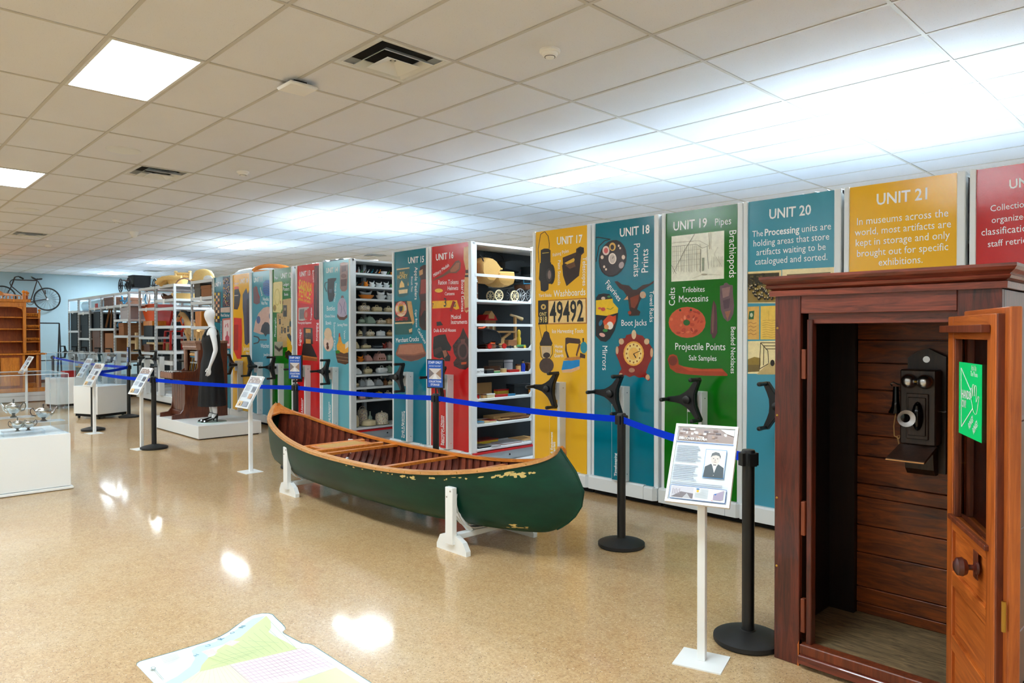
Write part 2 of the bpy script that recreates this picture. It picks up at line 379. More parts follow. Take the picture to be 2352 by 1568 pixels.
for i in range(-8, 20):
    for j in range(-14, 20):
        x0, x1, y0, y1 = max(gx(i + 1), XF), min(gx(i), XN), max(gy(j), YN), min(gy(j + 1), YB)
        if x1 - x0 < .02 or y1 - y0 < .02 or (i, j) in lightset: continue
        half = (i, j) in VENTS
        if half: x1 = gx(i) - .6096
        c = V((x0 + x1) / 2, (y0 + y1) / 2, ZC); d = c - C0; z = d.dot(_f)
        vis = 0
        if z > .5:
            px, py = CXP + FPX * d.dot(_r) / z, CYP - FPX * d.dot(_u) / z
            if -150 < px < W + 150 and -150 < py < 700: vis = 1 / (z * z)
        tiles.append((vis, x0 + .0115, x1 - .0115, y0 + .0115, y1 - .0115))
tiles.sort(key=lambda q: -q[0])
tm = {}; rest = MB()
for k, (vis, x0, x1, y0, y1) in enumerate(tiles):
    dz = rnd.uniform(-.0015, .0015)
    if k < 300 and vis > 0:
        key = (round(x1 - x0, 3), round(y1 - y0, 3))
        if key not in tm: tm[key] = MB().cbox(-key[0] / 2, -key[1] / 2, 0, key[0] / 2, key[1] / 2, .015, .003).mesh('ceiling_tile', 'ceiling_tile')
        o = link('ceiling_tile', tm[key], ceil); o.location = ((x0 + x1) / 2, (y0 + y1) / 2, ZC + .0018 + dz * .6)
    else: rest.box(x0, y0, ZC + .0018, x1, y1, ZC + .017)
o = struct('ceiling_tiles', rest, 'ceiling_tile', ceil); o['kind'] = 'stuff'
for i in range(-8, 21):
    x = gx(i)
    if XF < x < XN: struct('grid_runner', MB().box(x - .012, YN, ZC - .003, x + .012, YB, ZC + .03), 'tee', ceil)
for j in range(-14, 20):
    y = gy(j)
    if YN < y < YB: struct('grid_tee', MB().box(XF, y - .012, ZC - .0025, XN, y + .012, ZC + .03), 'tee', ceil)
for i, j in VENTS:
    x = gx(i) - .6096; struct('grid_tee', MB().box(x - .012, gy(j), ZC - .003, x + .012, gy(j + 1), ZC + .03), 'tee', ceil)
# --- recessed light panels
fm = MB()
for a, b, c2, d in ((-.5976, -.2928, .5976, -.2718), (-.5976, .2718, .5976, .2928), (-.5976, -.2718, -.577, .2718), (.577, -.2718, .5976, .2718)): fm.box(a, b, -.004, c2, d, .03)
fme = fm.mesh('frame', 'white_metal'); dme = MB().box(-.577, -.2718, .004, .577, .2718, .014).mesh('diffuser', 'panel_light')
lname = {(1, -1): 'bright rectangular ceiling light nearest the camera, beside the wide air vent', (5, -1): 'bright ceiling light at the left edge of the photo, past the round speaker', (-2, 7): 'large glowing ceiling light above the yellow unit 21 panel',
         (1, 7): 'slanted bright ceiling light above the unit 17 panel', (5, 7): 'glowing ceiling light above the open shelves of units 14 and 15', (9, 7): 'small glowing ceiling light above the unit 12 and 13 panels', (13, 7): 'flat glowing ceiling light above the wicker carriage', (17, 7): 'farthest glowing ceiling light, above the black doll carriage'}
for i, j in LIGHTS:
    lab = lname.get((i, j), ORD[(-6, -2, 1, 5, 9, 13, 17).index(i)] + ' ceiling light, out of view, ' + {-9: 'of the row far behind the camera', -1: 'of the row over the open floor', 7: 'of the row above the storage units', 15: 'of the added row beyond the storage units'}[j])
    o = thing('ceiling_light', lab, 'ceiling light', ((gx(i) + gx(i + 1)) / 2, (gy(j) + gy(j + 1)) / 2, ZC), 0, 'rectangular ceiling light panels')
    link('frame', fme, o); link('diffuser', dme, o)
# --- air vents
def vent(x, y, lab):
    o = thing('air_vent', lab, 'air vent', (x, y, ZC), 0, 'square ceiling air vents')
    def ring(a, za, b, zb, mi=0):
        m = MB(); ra = [(-a, -a, za), (a, -a, za), (a, a, za), (-a, a, za)]; rb = [(-b, -b, zb), (b, -b, zb), (b, b, zb), (-b, b, zb)]
        ra2 = [(p[0], p[1], p[2] + .004) for p in ra]; rb2 = [(p[0], p[1], p[2] + .004) for p in rb]
        m.loft([ra, rb, rb2, ra2, ra], cap=False); return m
    part('throat', MB().box(-.24, -.24, .05, .24, .24, .056), 'dark_gap', o); m = MB()
    m = ring(.292, -.002, .245, .004); part('rim', m, 'white_metal', o)
    part('cone', ring(.262, .0, .243, .05), 'white_metal', o)
    part('cone', ring(.2, -.028, .15, .012), 'white_metal', o)
    part('cone', ring(.13, -.04, .02, .005), 'white_metal', o); part('cap', MB().lathe([(.012, -.004), (.012, .012)], 10), 'white_metal', o)
for (i, j), lab in zip(VENTS, ('wide square air vent nearest the camera in the ceiling', 'middle square air vent beyond the round ceiling speaker', 'small distant air vent at the left edge of the ceiling')):
    vent(gx(i) - .3048, gy(j) + .3048, lab)
vent(-14.94, 9.52, 'tiny dark air vent above the unit 15 panel')
vent(-23.4, 7.1, 'faint dark air vent above the black doll carriage'); 
# --- ceiling speakers
def speaker(x, y, lab): solo('ceiling_speaker', MB().lathe([(.16, .002), (.155, -.006), (.14, -.009), (.02, -.010)], 28), 'white_metal', lab, 'speaker', (x, y, ZC), 0, 'round ceiling speakers', True)
speaker(-8.18, 2.217, 'round grey ceiling speaker between the two left light panels'); speaker(-13.12, 2.227, 'smaller far round grey speaker left of the tiny detectors'); speaker(-5.81, 7.05, 'pale round ceiling speaker beside the slanted light above unit 17')
def smoke(x, y, lab):
    o = thing('smoke_detector', lab, 'smoke detector', (x, y, ZC), 0, 'smoke detectors')
    part('base', MB().lathe([(.07, .002), (.07, -.012), (.062, -.02)], 24), 'white_plastic', o, True)
    part('head', MB().lathe([(.056, -.018), (.05, -.034), (.03, -.046), (.028, -.05)], 24), 'white_plastic', o, True)
    part('sensor_slot', MB().lathe([(.036, -.04), (.037, -.0445)], 16), 'dark_gap', o)
smoke(-3.296, 3.459, 'white smoke detector nearest the camera, right of the wide air vent'); smoke(-8.28, 3.497, 'white smoke detector right of the middle air vent'); smoke(-13.29, 3.492, 'small far smoke detector left of the dome camera'); smoke(-18.14, 3.443, 'farthest tiny smoke detector near the blue wall')
o = thing('dome_camera', 'small white dome camera hanging from the far ceiling', 'camera', (-14.61, 4.125, ZC)); part('mount', MB().lathe([(.075, 0), (.07, -.04)], 20), 'white_plastic', o, True); part('dome', MB().ell((0, 0, -.05), (.06, .06, .06)), 'white_plastic', o, True)
o = thing('access_point', 'white square wireless access point under the ceiling grid beside the wide vent', 'access point', (-5.05, 2.55, ZC), .0)
part('bracket', MB().box(-.05, -.05, -.03, .05, .05, -.002), 'dark_gap', o); m = MB(); m.cbox(-.115, -.115, -.058, .115, .115, -.03, .016); part('housing', m, 'white_plastic', o, True)
# ------------------------------------------------------------------ numbered storage units with printed end panels
UX = {9: (-14.06, -13.2), 10: (-13.19, -12.38), 11: (-12.37, -11.575), 12: (-11.565, -10.80), 13: (-10.685, -9.885), 14: (-9.86, -9.03), 15: (-7.98, -7.187), 16: (-7.164, -6.364),
      17: (-5.35, -4.545), 18: (-4.532, -3.746), 19: (-3.711, -2.917), 20: (-2.912, -2.125), 21: (-2.102, -1.316), 22: (-1.291, -.50)}
UC = {9: 'teal', 10: 'yellow', 11: 'slate', 12: 'green', 13: 'red', 14: 'slate_light', 15: 'teal', 16: 'red', 17: 'yellow', 18: 'teal', 19: 'green', 20: 'slate', 21: 'yellow', 22: 'red'}
UL = {9: 'teal storage unit 9 with a checkered quilt print, behind the mannequin', 10: 'yellow storage unit 10 with red print, right of the mannequin', 11: 'grey-blue storage unit 11 with blue yarn print', 12: 'green storage unit 12 with old paper prints',
      13: 'red storage unit 13 with the SARNIA FENCE print', 14: 'grey-blue storage unit 14 with open shelves of ceramics on its side', 15: 'teal storage unit 15 with honey tin print', 16: 'red storage unit 16 with toy shelves on its side',
      17: 'yellow storage unit 17 with licence plate print behind the canoe bow', 18: 'teal storage unit 18 with red clock and eagle prints', 19: 'green storage unit 19 with arrowhead prints behind the sign stand', 20: 'grey-blue storage unit 20 partly hidden by the phone booth',
      21: 'yellow storage unit 21 rising above the phone booth', 22: 'red storage unit 22 cut by the right edge of the photo'}
YP, UTOP, YEND = 5.352, 2.645, 9.25
SH14 = [2.445, 2.254, 2.074, 1.887, 1.708, 1.524, 1.343, 1.155, .972, .789, .602, .204]
SH16 = [1.968, 1.383, 1.089, .798, .498, .207]
star = []
for k in range(3):
    a = 2 * PI * k / 3
    for u, w in ((.04, -.055), (.08, -.036), (.13, -.027), (.2, -.02), (.214, 0), (.2, .02), (.13, .027), (.08, .036), (.04, .055)): star.append((u * math.cos(a) - w * math.sin(a), u * math.sin(a) + w * math.cos(a)))
wheel_m = MB().prism(star, 'y', -.02, .018)
inner = [(x * .86, z * .86) for x, z in star]; wheel_m.prism(inner, 'y', -.027, -.02)
wheel_me = wheel_m.mesh('crank_wheel', 'black_plastic')
grip_me = MB().lathe([(.012, 0), (.017, .01), (.015, .05), (.018, .1), (.016, .115), (.006, .118)], 12, ax=(0, -1, 0)).mesh('grip', 'black_plastic', True)
hub_me = MB().lathe([(.036, 0), (.034, .03), (.02, .036)], 18, ax=(0, -1, 0)).mesh('hub', 'black_plastic', True)
def crank(parent, loc, rot):
    w = link('crank_wheel', wheel_me, parent); w.location = loc; w.rotation_euler = (0, -math.radians(rot), 0)
    for k in range(3):
        a = 2 * PI * k / 3; g = link('grip', grip_me, w); g.location = (.196 * math.cos(a), -.015, .196 * math.sin(a))
    h = link('hub', hub_me, w); h.location = (0, -.02, 0)
    part('axle', MB().lathe([(.022, -.02), (.022, -.07)], 12, ax=(0, -1, 0)), 'black_plastic', w)
WROT = {9: 180, 10: 0, 11: 0, 12: 180, 13: 180, 14: 180, 15: 180, 16: 172, 17: 176, 18: 178, 19: 182, 20: 0, 21: 180, 22: 0}
STRIP = {12: ('Documentary', 'Material'), 13: ('Tools & Equipment', 'for Communication'), 14: ('Tools & Equipment', 'for Food Service'), 15: ('Tools & Equipment', 'for Food Processing'), 16: ('Recreation Objects', 'Military Collection'), 17: ('Tools & Equipment', 'for Materials'), 18: ('Timekeeping',)}
UNIT, PANEL = {}, {}
wid = {}
for n, (x0, x1) in UX.items():
    w = x1 - x0; u = thing('storage_unit', UL[n], 'storage unit', ((x0 + x1) / 2, 5.36, 0), 0, 'numbered storage units'); UNIT[n] = u; hw = w / 2
    pc = 'panel_' + UC[n]
    m = MB(); m.cbox(-hw, -.016, .16, -hw + .036, .05, UTOP, .004); part('frame_post', m, 'white_metal', u)
    m = MB(); m.cbox(hw - .05, -.014, .16, hw, .05, UTOP, .005); part('frame_post', m, 'white_metal', u)
    p = part('end_panel', MB().box(-hw + .034, -.008, .18, hw - .048, .012, UTOP - .004), pc, u); PANEL[n] = p
    m = MB(); m.prism([(-.065, .058), (-.065, .172), (-.05, .186), (.03, .186), (.03, .058)], 'x', -hw + .002, hw - .13); part('skirting', m, 'white_metal', u)
    m = MB(); m.prism([(-.065, .058), (-.065, .165), (-.05, .178), (.03, .178), (.03, .058)], 'x', hw - .126, hw - .03); part('skirting_end', m, 'white_metal', u)
    m = MB(); m.add([(hw - .03, -.065, .058), (hw, -.035, .058), (hw, .03, .058), (hw - .03, .03, .058), (hw - .03, -.065, .17), (hw, -.035, .17), (hw, .03, .17), (hw - .03, .03, .17)], [(3, 2, 1, 0), (4, 5, 6, 7), (0, 1, 5, 4), (1, 2, 6, 5), (2, 3, 7, 6), (3, 0, 4, 7)]); part('skirting_corner', m, 'white_metal', u)
    part('kick_plate', MB().box(-hw, .03, 0, hw, .06, .058), 'dark_gap', u)
    m = MB(); m.cbox(-.072, -.105, .19, .072, -.004, 1.077, .003); hp = part('handle_post', m, 'white_metal', u)
    for zz in (.26, 1.02):
        part('screw', MB().lathe([(.006, 0), (.005, .003)], 8, (.072, -.055, zz), ax=(1, 0, 0)), 'steel', hp)
    ls = part('label_strip', MB().box(-.066, -.107, .2, .04, -.1045, .9), pc, hp)
    if n in STRIP:
        for k, s in enumerate(STRIP[n]):
            m = MB(); xx = -.022 + .036 * k + (.015 if len(STRIP[n]) == 1 else 0); text3(m, s, (xx, -.107, .235), (xx, -.107, .235 + (.335 if k == 0 else .31) * (len(s) / 17)), (0, -1, 0), .95, True, .0006); part('lettering', m, 'lettering_white', hp)
    crank(u, (0, -.185, 1.015), WROT[n])
    # carcass behind the panel
    k = ('c', round(w, 3))
    if k not in wid:
        m = MB().box(0, 0, .06, .035, .03, UTOP - .02)
        wid[k] = (m.mesh('upright', 'white_metal'), MB().box(-hw + .02, .06, 0, hw - .02, 3.88, .02).mesh('shelf', 'white_metal'), MB().box(-hw, .02, 0, hw, 3.9, .028).mesh('top_sheet', 'white_metal'),
                  MB().box(-hw + .02, .05, .02, hw - .02, 3.9, .14).mesh('base_frame', 'grey_metal'), MB().box(-.004, .06, .2, .004, 3.88, UTOP - .03).mesh('divider_shade_sheet', 'grey_metal'))
    um, sm, tm_, bm, dm = wid[k]
    [setattr(link('upright', um, u), 'location', (xx, yy, 0)) for yy in (.05, 1.0, 1.97, 2.94, 3.87) for xx in (-hw + .005, hw - .04)]; link('base_frame', bm, u); o = link('top_sheet', tm_, u); o.location = (0, 0, UTOP - .035)
    link('divider_shade_sheet', dm, u) if n not in (14, 16) else part('divider_shade_sheet', MB().box(hw - .46, .06, .2, hw - .45, 3.88, UTOP - .03), 'navy_dark', u)  # the dark sheet is added: shade behind the stored items put into its colour
    if n not in (14, 16):
        for z in (.2, .6, 1.0, 1.4, 1.8, 2.2): o = link('shelf', sm, u); o.location = (0, 0, z - .02)
    if n in (14, 16):
        for z in (SH14 if n == 14 else SH16):
            m = MB(); m.cbox(-hw + .02, .06, z - .03, hw - .003, .985, z, .004); part('shelf', m, 'white_metal', u, label=None)
        part('safety_strip', MB().box(hw - .02, -.0, .142, hw + .012, 3.9, .166), 'red_strip', u, label='red safety strip')
        part('base_rail', MB().box(hw - .03, .0, .03, hw, 3.9, .142), 'grey_metal', u)
        if n == 16:
            for z in (2.262, 1.675): part('retaining_bar', MB().box(hw - .02, .05, z - .02, hw, 1.0, z + .012), 'white_metal', u)
            for z in SH16[:-1]:
                for yy, sg in ((.05, 1), (.98, -1)):
                    m = MB(); m.prism([(yy, z), (yy + .05 * sg, z), (yy, z + .05)], 'x', hw - .012, hw - .004); part('corner_bracket', m, 'white_metal', u)
            part('rear_post', MB().box(hw - .42, .31, .2, hw - .37, .36, 2.6), 'grey_metal', u)
        if n == 14: part('rear_post', MB().box(hw - .42, .42, .2, hw - .36, .47, 2.6), 'grey_metal', u)
        for yy in (.2, .6): part('bolt', MB().lathe([(.012, 0), (.01, .006)], 10, (hw, yy, .09), ax=(1, 0, 0)), 'dark_gap', u)
# floor decks in the two open aisles
for (xa, xb), lab in (((-9.02, -7.99), 'pale grey aisle floor deck beside the ceramics shelves'), ((-6.35, -5.36), 'pale grey aisle floor deck beside the toy shelves')):
    o = thing('aisle_deck', lab, 'floor deck', ((xa + xb) / 2, 5.4, 0), 0, 'aisle floor decks'); part('deck', MB().box(-(xb - xa) / 2, 0, 0, (xb - xa) / 2, 3.85, .03), 'deck_grey', o)
    for yy in (.16, 1.6, 3.0): part('rail', MB().box(-(xb - xa) / 2, yy, .03, (xb - xa) / 2, yy + .05, .036), 'dark_gap', o)
NP = (0, -1, 0)
def crop(ox, oy, s, Y=YP): return lambda x, y: PY(ox + x / s, oy + y / s, Y)
c17, c19, c20, c15, c16, c12, cT = crop(1200, 480, 3.732), crop(1500, 460, 3.563), crop(1700, 370, 3.607), crop(720, 580, 3.564), crop(960, 540, 3.0143), crop(480, 590, 4.021), crop(470, 590, 6.918)
def T(n, cr, txt, a, b, cond=.86, bold=False, mat='lettering_white', lift=.0012, height=None, name='lettering'):
    m = MB(); text3(m, txt, cr(*a), cr(*b), NP, cond, bold, lift, height); return part(name, m, mat, PANEL[n], world=True)
def TS(n, cr, L, **k):
    for e in L: T(n, cr, e[0], e[1], e[2], bold=e[0].startswith('UNIT'), **k)
TS(17, c17, [('UNIT 17', (290, 305), (508, 285)), ('Fishing Poles', (258, 410), (393, 368)), ('Paint Stencils', (300, 440), (300, 652)), ('Telescopes', (513, 412), (513, 657)), ('Yard Sticks', (137, 753), (247, 750)), ('Washboards', (265, 753), (538, 736)),
              ('Ice Harvesting Tools', (255, 1063), (522, 1060)), ('Horse', (279, 1190), (345, 1190)), ('Nose', (284, 1230), (343, 1229)), ('Guards', (274, 1270), (353, 1268))])
TS(18, c17, [('UNIT 18', (830, 237), (1085, 204)), ('Portraits', (951, 298), (951, 580)), ('Prints', (1074, 540), (1074, 340)), ('Figurines', (707, 640), (822, 793)), ('Towel Racks', (1089, 700), (1089, 968)), ('Boot Jacks', (848, 1000), (1064, 997)), ('Mirrors', (686, 1172), (686, 1380))])
TS(19, c19, [('UNIT 19', (162, 247), (437, 215)), ('Pipes', (503, 207), (635, 193)), ('Brachiopods', (621, 248), (621, 633)), ('Celts', (177, 860), (177, 712)), ('Trilobites', (237, 753), (420, 746)), ('Moccasins', (210, 834), (450, 826)), ('Projectile Points', (182, 1222), (592, 1226)), ('Salt Samples', (294, 1308), (520, 1313)), ('Beaded Necklaces', (637, 1035), (637, 1415))])
TS(20, c20, [('UNIT 20', (237, 478), (583, 440))]); TS(21, c20, [('UNIT 21', (1127, 362), (1547, 312))])
for n, L in ((20, [('The', (97, 628), (186, 619)), ('units are', (507, 588), (750, 563)), ('holding areas that store', (107, 707), (735, 648)), ('artifacts waiting to be', (132, 781), (706, 733)), ('catalogued and sorted.', (120, 858), (720, 817))]),
             (21, [('In museums across the', (965, 530), (1722, 456)), ('world, most artifacts are', (947, 619), (1745, 546)), ('kept in storage and only', (955, 705), (1735, 638)), ('brought out for specific', (966, 793), (1722, 735)), ('exhibitions.', (1145, 866), (1510, 841))]),
             (22, [('Collections', (2072, 417), (2420, 370)), ('organized', (2082, 513), (2380, 477)), ('classification', (1997, 617), (2420, 575)), ('staff retrieve', (2051, 712), (2450, 668))])):
    for e in L: T(n, c20, *e)
T(20, c20, 'Processing', (200, 618), (487, 590), bold=True); T(22, c20, 'UNIT 22', (2228, 228), (2640, 168), bold=True)
TS(15, c15, [('UNIT 15', (770, 88), (900, 77)), ('Apple Peelers', (826, 118), (826, 385)), ('Biscuit Tins', (797, 197), (797, 320)), ('Cigar Boxes', (830, 468), (838, 612)), ('Cauldrons', (850, 635), (912, 748)), ('Merchant Crocks', (676, 735), (863, 723))])
TS(14, c15, [('UNIT 14', (100, 168), (194, 158)), ('Candy Dishes', (176, 250), (166, 402)), ('Bottles', (108, 475), (175, 473)), ('Cheese Dishes', (92, 530), (175, 529)), ('Bowls', (100, 590), (145, 589)), ('Serving Plates', (195, 602), (277, 600)), ('Souvenir China', (164, 570), (166, 800)), ('Vases', (248, 637), (251, 707))])
TS(16, c16, [('UNIT 16', (121, 175), (242, 158)), ('Military Medals', (108, 290), (213, 214)), ('Ration Tokens', (138, 342), (278, 337)), ('Helmets', (203, 381), (276, 378)), ('Canteens', (184, 416), (251, 414)), ('Board Games', (297, 310), (298, 530)), ('Musical', (229, 580), (296, 577)), ('Instruments', (229, 615), (340, 612)), ('Dolls & Doll Houses', (110, 671), (263, 667))])
TS(13, c12, [('UNIT 13', (835, 182), (930, 168)), ('Banners', (950, 125), (957, 235)), ('Photography Equipment', (823, 618), (945, 616)), ('Trophies', (948, 586), (948, 467)), ('Signage', (850, 822), (850, 668)), ('Ribbons', (990, 610), (990, 775))])
TS(12, c12, [('UNIT 12', (658, 198), (752, 187)), ('Maps', (603, 207), (632, 203)), ('Ledgers', (682, 268), (737, 264)), ('Posters', (680, 312), (738, 310)), ('Books', (692, 357), (728, 356)), ('Negatives', (749, 228), (752, 368)), ('Photographs', (617, 735), (617, 560))])
TS(11, c12, [('UNIT 11', (410, 235), (488, 223)), ('Knitting', (466, 290), (486, 360)), ('Needles', (495, 402), (550, 404)), ('Hat Pins', (482, 440), (538, 441)), ('Watches', (478, 838), (555, 838)), ('Jewellery', (506, 915), (562, 914))])
TS(10, c12, [('UNIT 10', (282, 245), (358, 236)), ('Dresses', (229, 257), (270, 252)), ('Jackets', (318, 864), (373, 862)), ('Hats', (343, 900), (370, 899))]); TS(9, c12, [('UNIT 9', (49, 276), (104, 267)), ('Hand Stitched', (108, 550), (186, 552)), ('Blankets', (127, 888), (187, 888)), ('Samplers & Framed Embroidery', (113, 880), (113, 590))])
def pic(n, name, cr, f):
    q = Pic(cr, NP); f(q); return q.done(name, PANEL[n])
BK, GY, BR, CR_ = (28, 24, 24), (110, 104, 100), (96, 58, 40), (240, 214, 150)
# unit 17
pic(17, 'printed_rail_lantern', c17, lambda q: q.l_(BK, [(138, 460), (130, 340), (150, 215), (185, 192), (215, 230), (226, 300), (224, 345)], 5).p(BK, [(152, 352), (180, 338), (215, 338), (236, 352), (236, 470), (152, 470)]).p((38, 34, 34), [(145, 462), (240, 455), (250, 500), (240, 640), (222, 640), (220, 690), (188, 708), (155, 698), (150, 620), (138, 600)]).e((24, 22, 24), 247, 558, 29, 86).e((58, 54, 54), 226, 566, 26, 60).e((140, 118, 112), 228, 562, 14, 38).l_((200, 170, 70), [(165, 378), (222, 372)], 5))
pic(17, 'printed_flat_iron', c17, lambda q: q.p((52, 34, 30), [(340, 415), (455, 370), (456, 340), (490, 320), (522, 330), (524, 372), (500, 395), (482, 570), (375, 660), (345, 570), (336, 485), (343, 470)]).p((233, 182, 58), [(356, 462), (436, 418), (444, 432), (436, 456), (380, 474)]).p((104, 70, 48), [(362, 480), (440, 450), (452, 492), (402, 512)]).p((70, 46, 40), [(344, 420), (452, 376), (454, 400), (346, 446)]).e((20, 18, 20), 494, 352, 26, 28))
q = Pic(c17, NP); q.p((178, 112, 40), [(131, 784), (546, 760), (552, 982), (133, 990)]).p((244, 208, 138), [(222, 788), (538, 770), (543, 972), (222, 978)]).p(BK, [(133, 784), (218, 779), (218, 986), (136, 989)]).e((216, 176, 100), 178, 838, 22, 24).p(BK, [(168, 830), (188, 830), (184, 850), (172, 850)])
pl = q.done('printed_licence_plate', PANEL[17])
for s, a, b, mt, cd in (('ONT', (145, 916), (207, 914), 'chip_cream', .9), ('1918', (137, 972), (210, 970), 'chip_cream', .8), ('49492', (234, 968), (524, 958), 'lettering_black', .62)):
    T(17, c17, s, a, b, cond=cd, bold=True, mat=mt, lift=.0022)
pic(17, 'printed_barn_lantern', c17, lambda q: q.l_(BK, [(140, 990), (165, 1110)], 4).l_(BK, [(200, 985), (208, 1060)], 4).p((50, 38, 36), [(170, 1100), (185, 1055), (205, 1043), (228, 1060), (236, 1100), (258, 1150), (250, 1172), (150, 1172), (148, 1150)]).p((206, 178, 140), [(160, 1175), (246, 1175), (240, 1275), (170, 1275)]).e((60, 44, 40), 208, 1252, 30, 24).l_(BK, [(150, 1175), (160, 1260), (185, 1290)], 5).l_(BK, [(256, 1170), (258, 1240), (232, 1285)], 5).e((78, 58, 50), 208, 1340, 62, 66))
pic(17, 'printed_blue_iron', c17, lambda q: q.p((232, 180, 130), [(335, 1378), (495, 1340), (490, 1372), (420, 1400), (345, 1402)]).p((24, 140, 206), [(352, 1300), (492, 1290), (490, 1345), (420, 1370), (336, 1378)]).p((200, 130, 60), [(355, 1290), (380, 1272), (505, 1262), (500, 1285), (420, 1300)]).p((70, 44, 36), [(368, 1105), (385, 1100), (490, 1112), (500, 1140), (490, 1155), (400, 1148), (378, 1160), (382, 1215), (402, 1272), (384, 1272), (366, 1210)]).p((100, 62, 44), [(484, 1150), (500, 1160), (474, 1240), (470, 1265), (458, 1250)]).e((30, 140, 160), 527, 1186, 30, 50).p((70, 44, 36), [(496, 1230), (540, 1250), (538, 1280), (492, 1272)]).p(BK, [(514, 1106), (528, 1106), (526, 1140), (516, 1140)]))
# unit 18
def f(q):
    q.l_((30, 24, 26), [(626, 450), (650, 320), (700, 270), (750, 258), (640, 240), (626, 244)], 7).e((34, 26, 30), 770, 422, 118, 160, 12).e((52, 40, 44), 765, 425, 104, 146, 12)
    q.e((236, 208, 196), 712, 355, 30, 40).e((208, 90, 90), 712, 355, 18, 24).e((226, 176, 90), 768, 322, 28, 36).e((60, 50, 52), 766, 326, 16, 22).e((240, 226, 214), 768, 424, 34, 48).e((206, 190, 180), 768, 424, 26, 38).l_(BK, [(768, 424), (778, 405)], 3)
    for x, y, r in ((680, 412, 13), (862, 412, 15), (698, 494, 9), (714, 516, 8), (822, 314, 8), (834, 334, 8)): q.e((226, 200, 180), x, y, r, r * 1.3)
    q.e((180, 160, 160), 846, 480, 22, 30, 20)
pic(18, 'printed_watch_clock', c17, f)
pic(18, 'printed_eagle', c17, lambda q: q.p((60, 28, 20), [(785, 620), (812, 618), (850, 645), (910, 655), (945, 690), (975, 690), (1030, 650), (1085, 640), (1125, 612), (1118, 635), (1082, 660), (1030, 690), (1010, 705), (1020, 760), (1000, 800), (975, 880), (940, 885), (915, 860), (905, 780), (870, 775), (890, 740), (862, 700), (830, 680)]).p((130, 50, 20), [(920, 760), (1000, 730), (990, 800), (960, 850), (930, 840)]).e((196, 168, 140), 1030, 735, 26, 30).p((226, 120, 50), [(1042, 738), (1056, 745), (1048, 760)]).p((200, 150, 110), [(866, 778), (900, 742), (905, 775)]).p((52, 34, 28), [(900, 880), (930, 862), (985, 860), (1010, 880), (1000, 912), (915, 916)]).e((160, 60, 40), 918, 888, 14, 16))
def f(q):
    q.p((22, 24, 30), [(628, 760), (650, 730), (695, 722), (745, 728), (768, 765), (770, 790), (628, 785)]).e((206, 180, 160), 690, 765, 18, 14).e((60, 120, 70), 740, 750, 16, 10).p((240, 196, 22), [(628, 782), (770, 768), (775, 800), (820, 850), (815, 890), (720, 915), (628, 905)])
    q.e((206, 80, 60), 690, 858, 20, 16).e((214, 90, 70), 660, 850, 14, 10).l_((120, 140, 30), [(720, 850), (755, 860), (780, 840)], 6)
    q.p((20, 22, 30), [(628, 905), (720, 915), (820, 888), (812, 960), (790, 1040), (750, 1110), (715, 1138), (670, 1130), (628, 1085)]).p((216, 74, 30), [(690, 960), (740, 905), (775, 920), (800, 910), (800, 960), (780, 1000), (730, 1030), (700, 1000)]).e((238, 228, 214), 750, 998, 28, 34).e((226, 150, 90), 720, 1010, 20, 22).e((40, 130, 60), 710, 1040, 22, 14).e((30, 110, 140), 670, 975, 14, 28, 20).e((226, 170, 160), 684, 1078, 26, 16, 20)
pic(18, 'printed_ginger_jar', c17, f)
def f(q):
    q.p((140, 24, 14), [(955, 1030), (985, 1075), (1030, 1085), (1050, 1110), (1090, 1115), (1085, 1150), (1120, 1200), (1118, 1260), (1080, 1340), (1060, 1400), (1098, 1460), (1080, 1472), (1040, 1440), (1000, 1445), (960, 1425), (920, 1440), (880, 1420), (840, 1460), (822, 1450), (830, 1400), (850, 1370), (830, 1310), (800, 1240), (800, 1190), (832, 1170), (825, 1110), (880, 1105), (890, 1080), (930, 1070)])
    q.e((220, 190, 150), 955, 1075, 20, 40).e((216, 180, 140), 848, 1135, 22, 26).e((216, 180, 140), 1065, 1135, 22, 26).e((216, 170, 130), 812, 1210, 12, 34).e((216, 170, 130), 1108, 1230, 12, 40).e((210, 170, 130), 845, 1430, 18, 26).e((210, 170, 130), 1075, 1440, 18, 24)
    q.e((240, 176, 70), 954, 1238, 88, 106).e((248, 214, 130), 954, 1238, 74, 92).e((244, 186, 90), 954, 1240, 44, 54)
    for k in range(12): q.e((150, 90, 40), 954 + 60 * math.sin(k * PI / 6), 1238 + 76 * math.cos(k * PI / 6), 7, 9, n=8)
    q.l_(BK, [(954, 1240), (975, 1275)], 8).l_(BK, [(954, 1240), (1010, 1215)], 5).e((190, 130, 100), 940, 1380, 26, 20)
pic(18, 'printed_red_clock', c17, f)
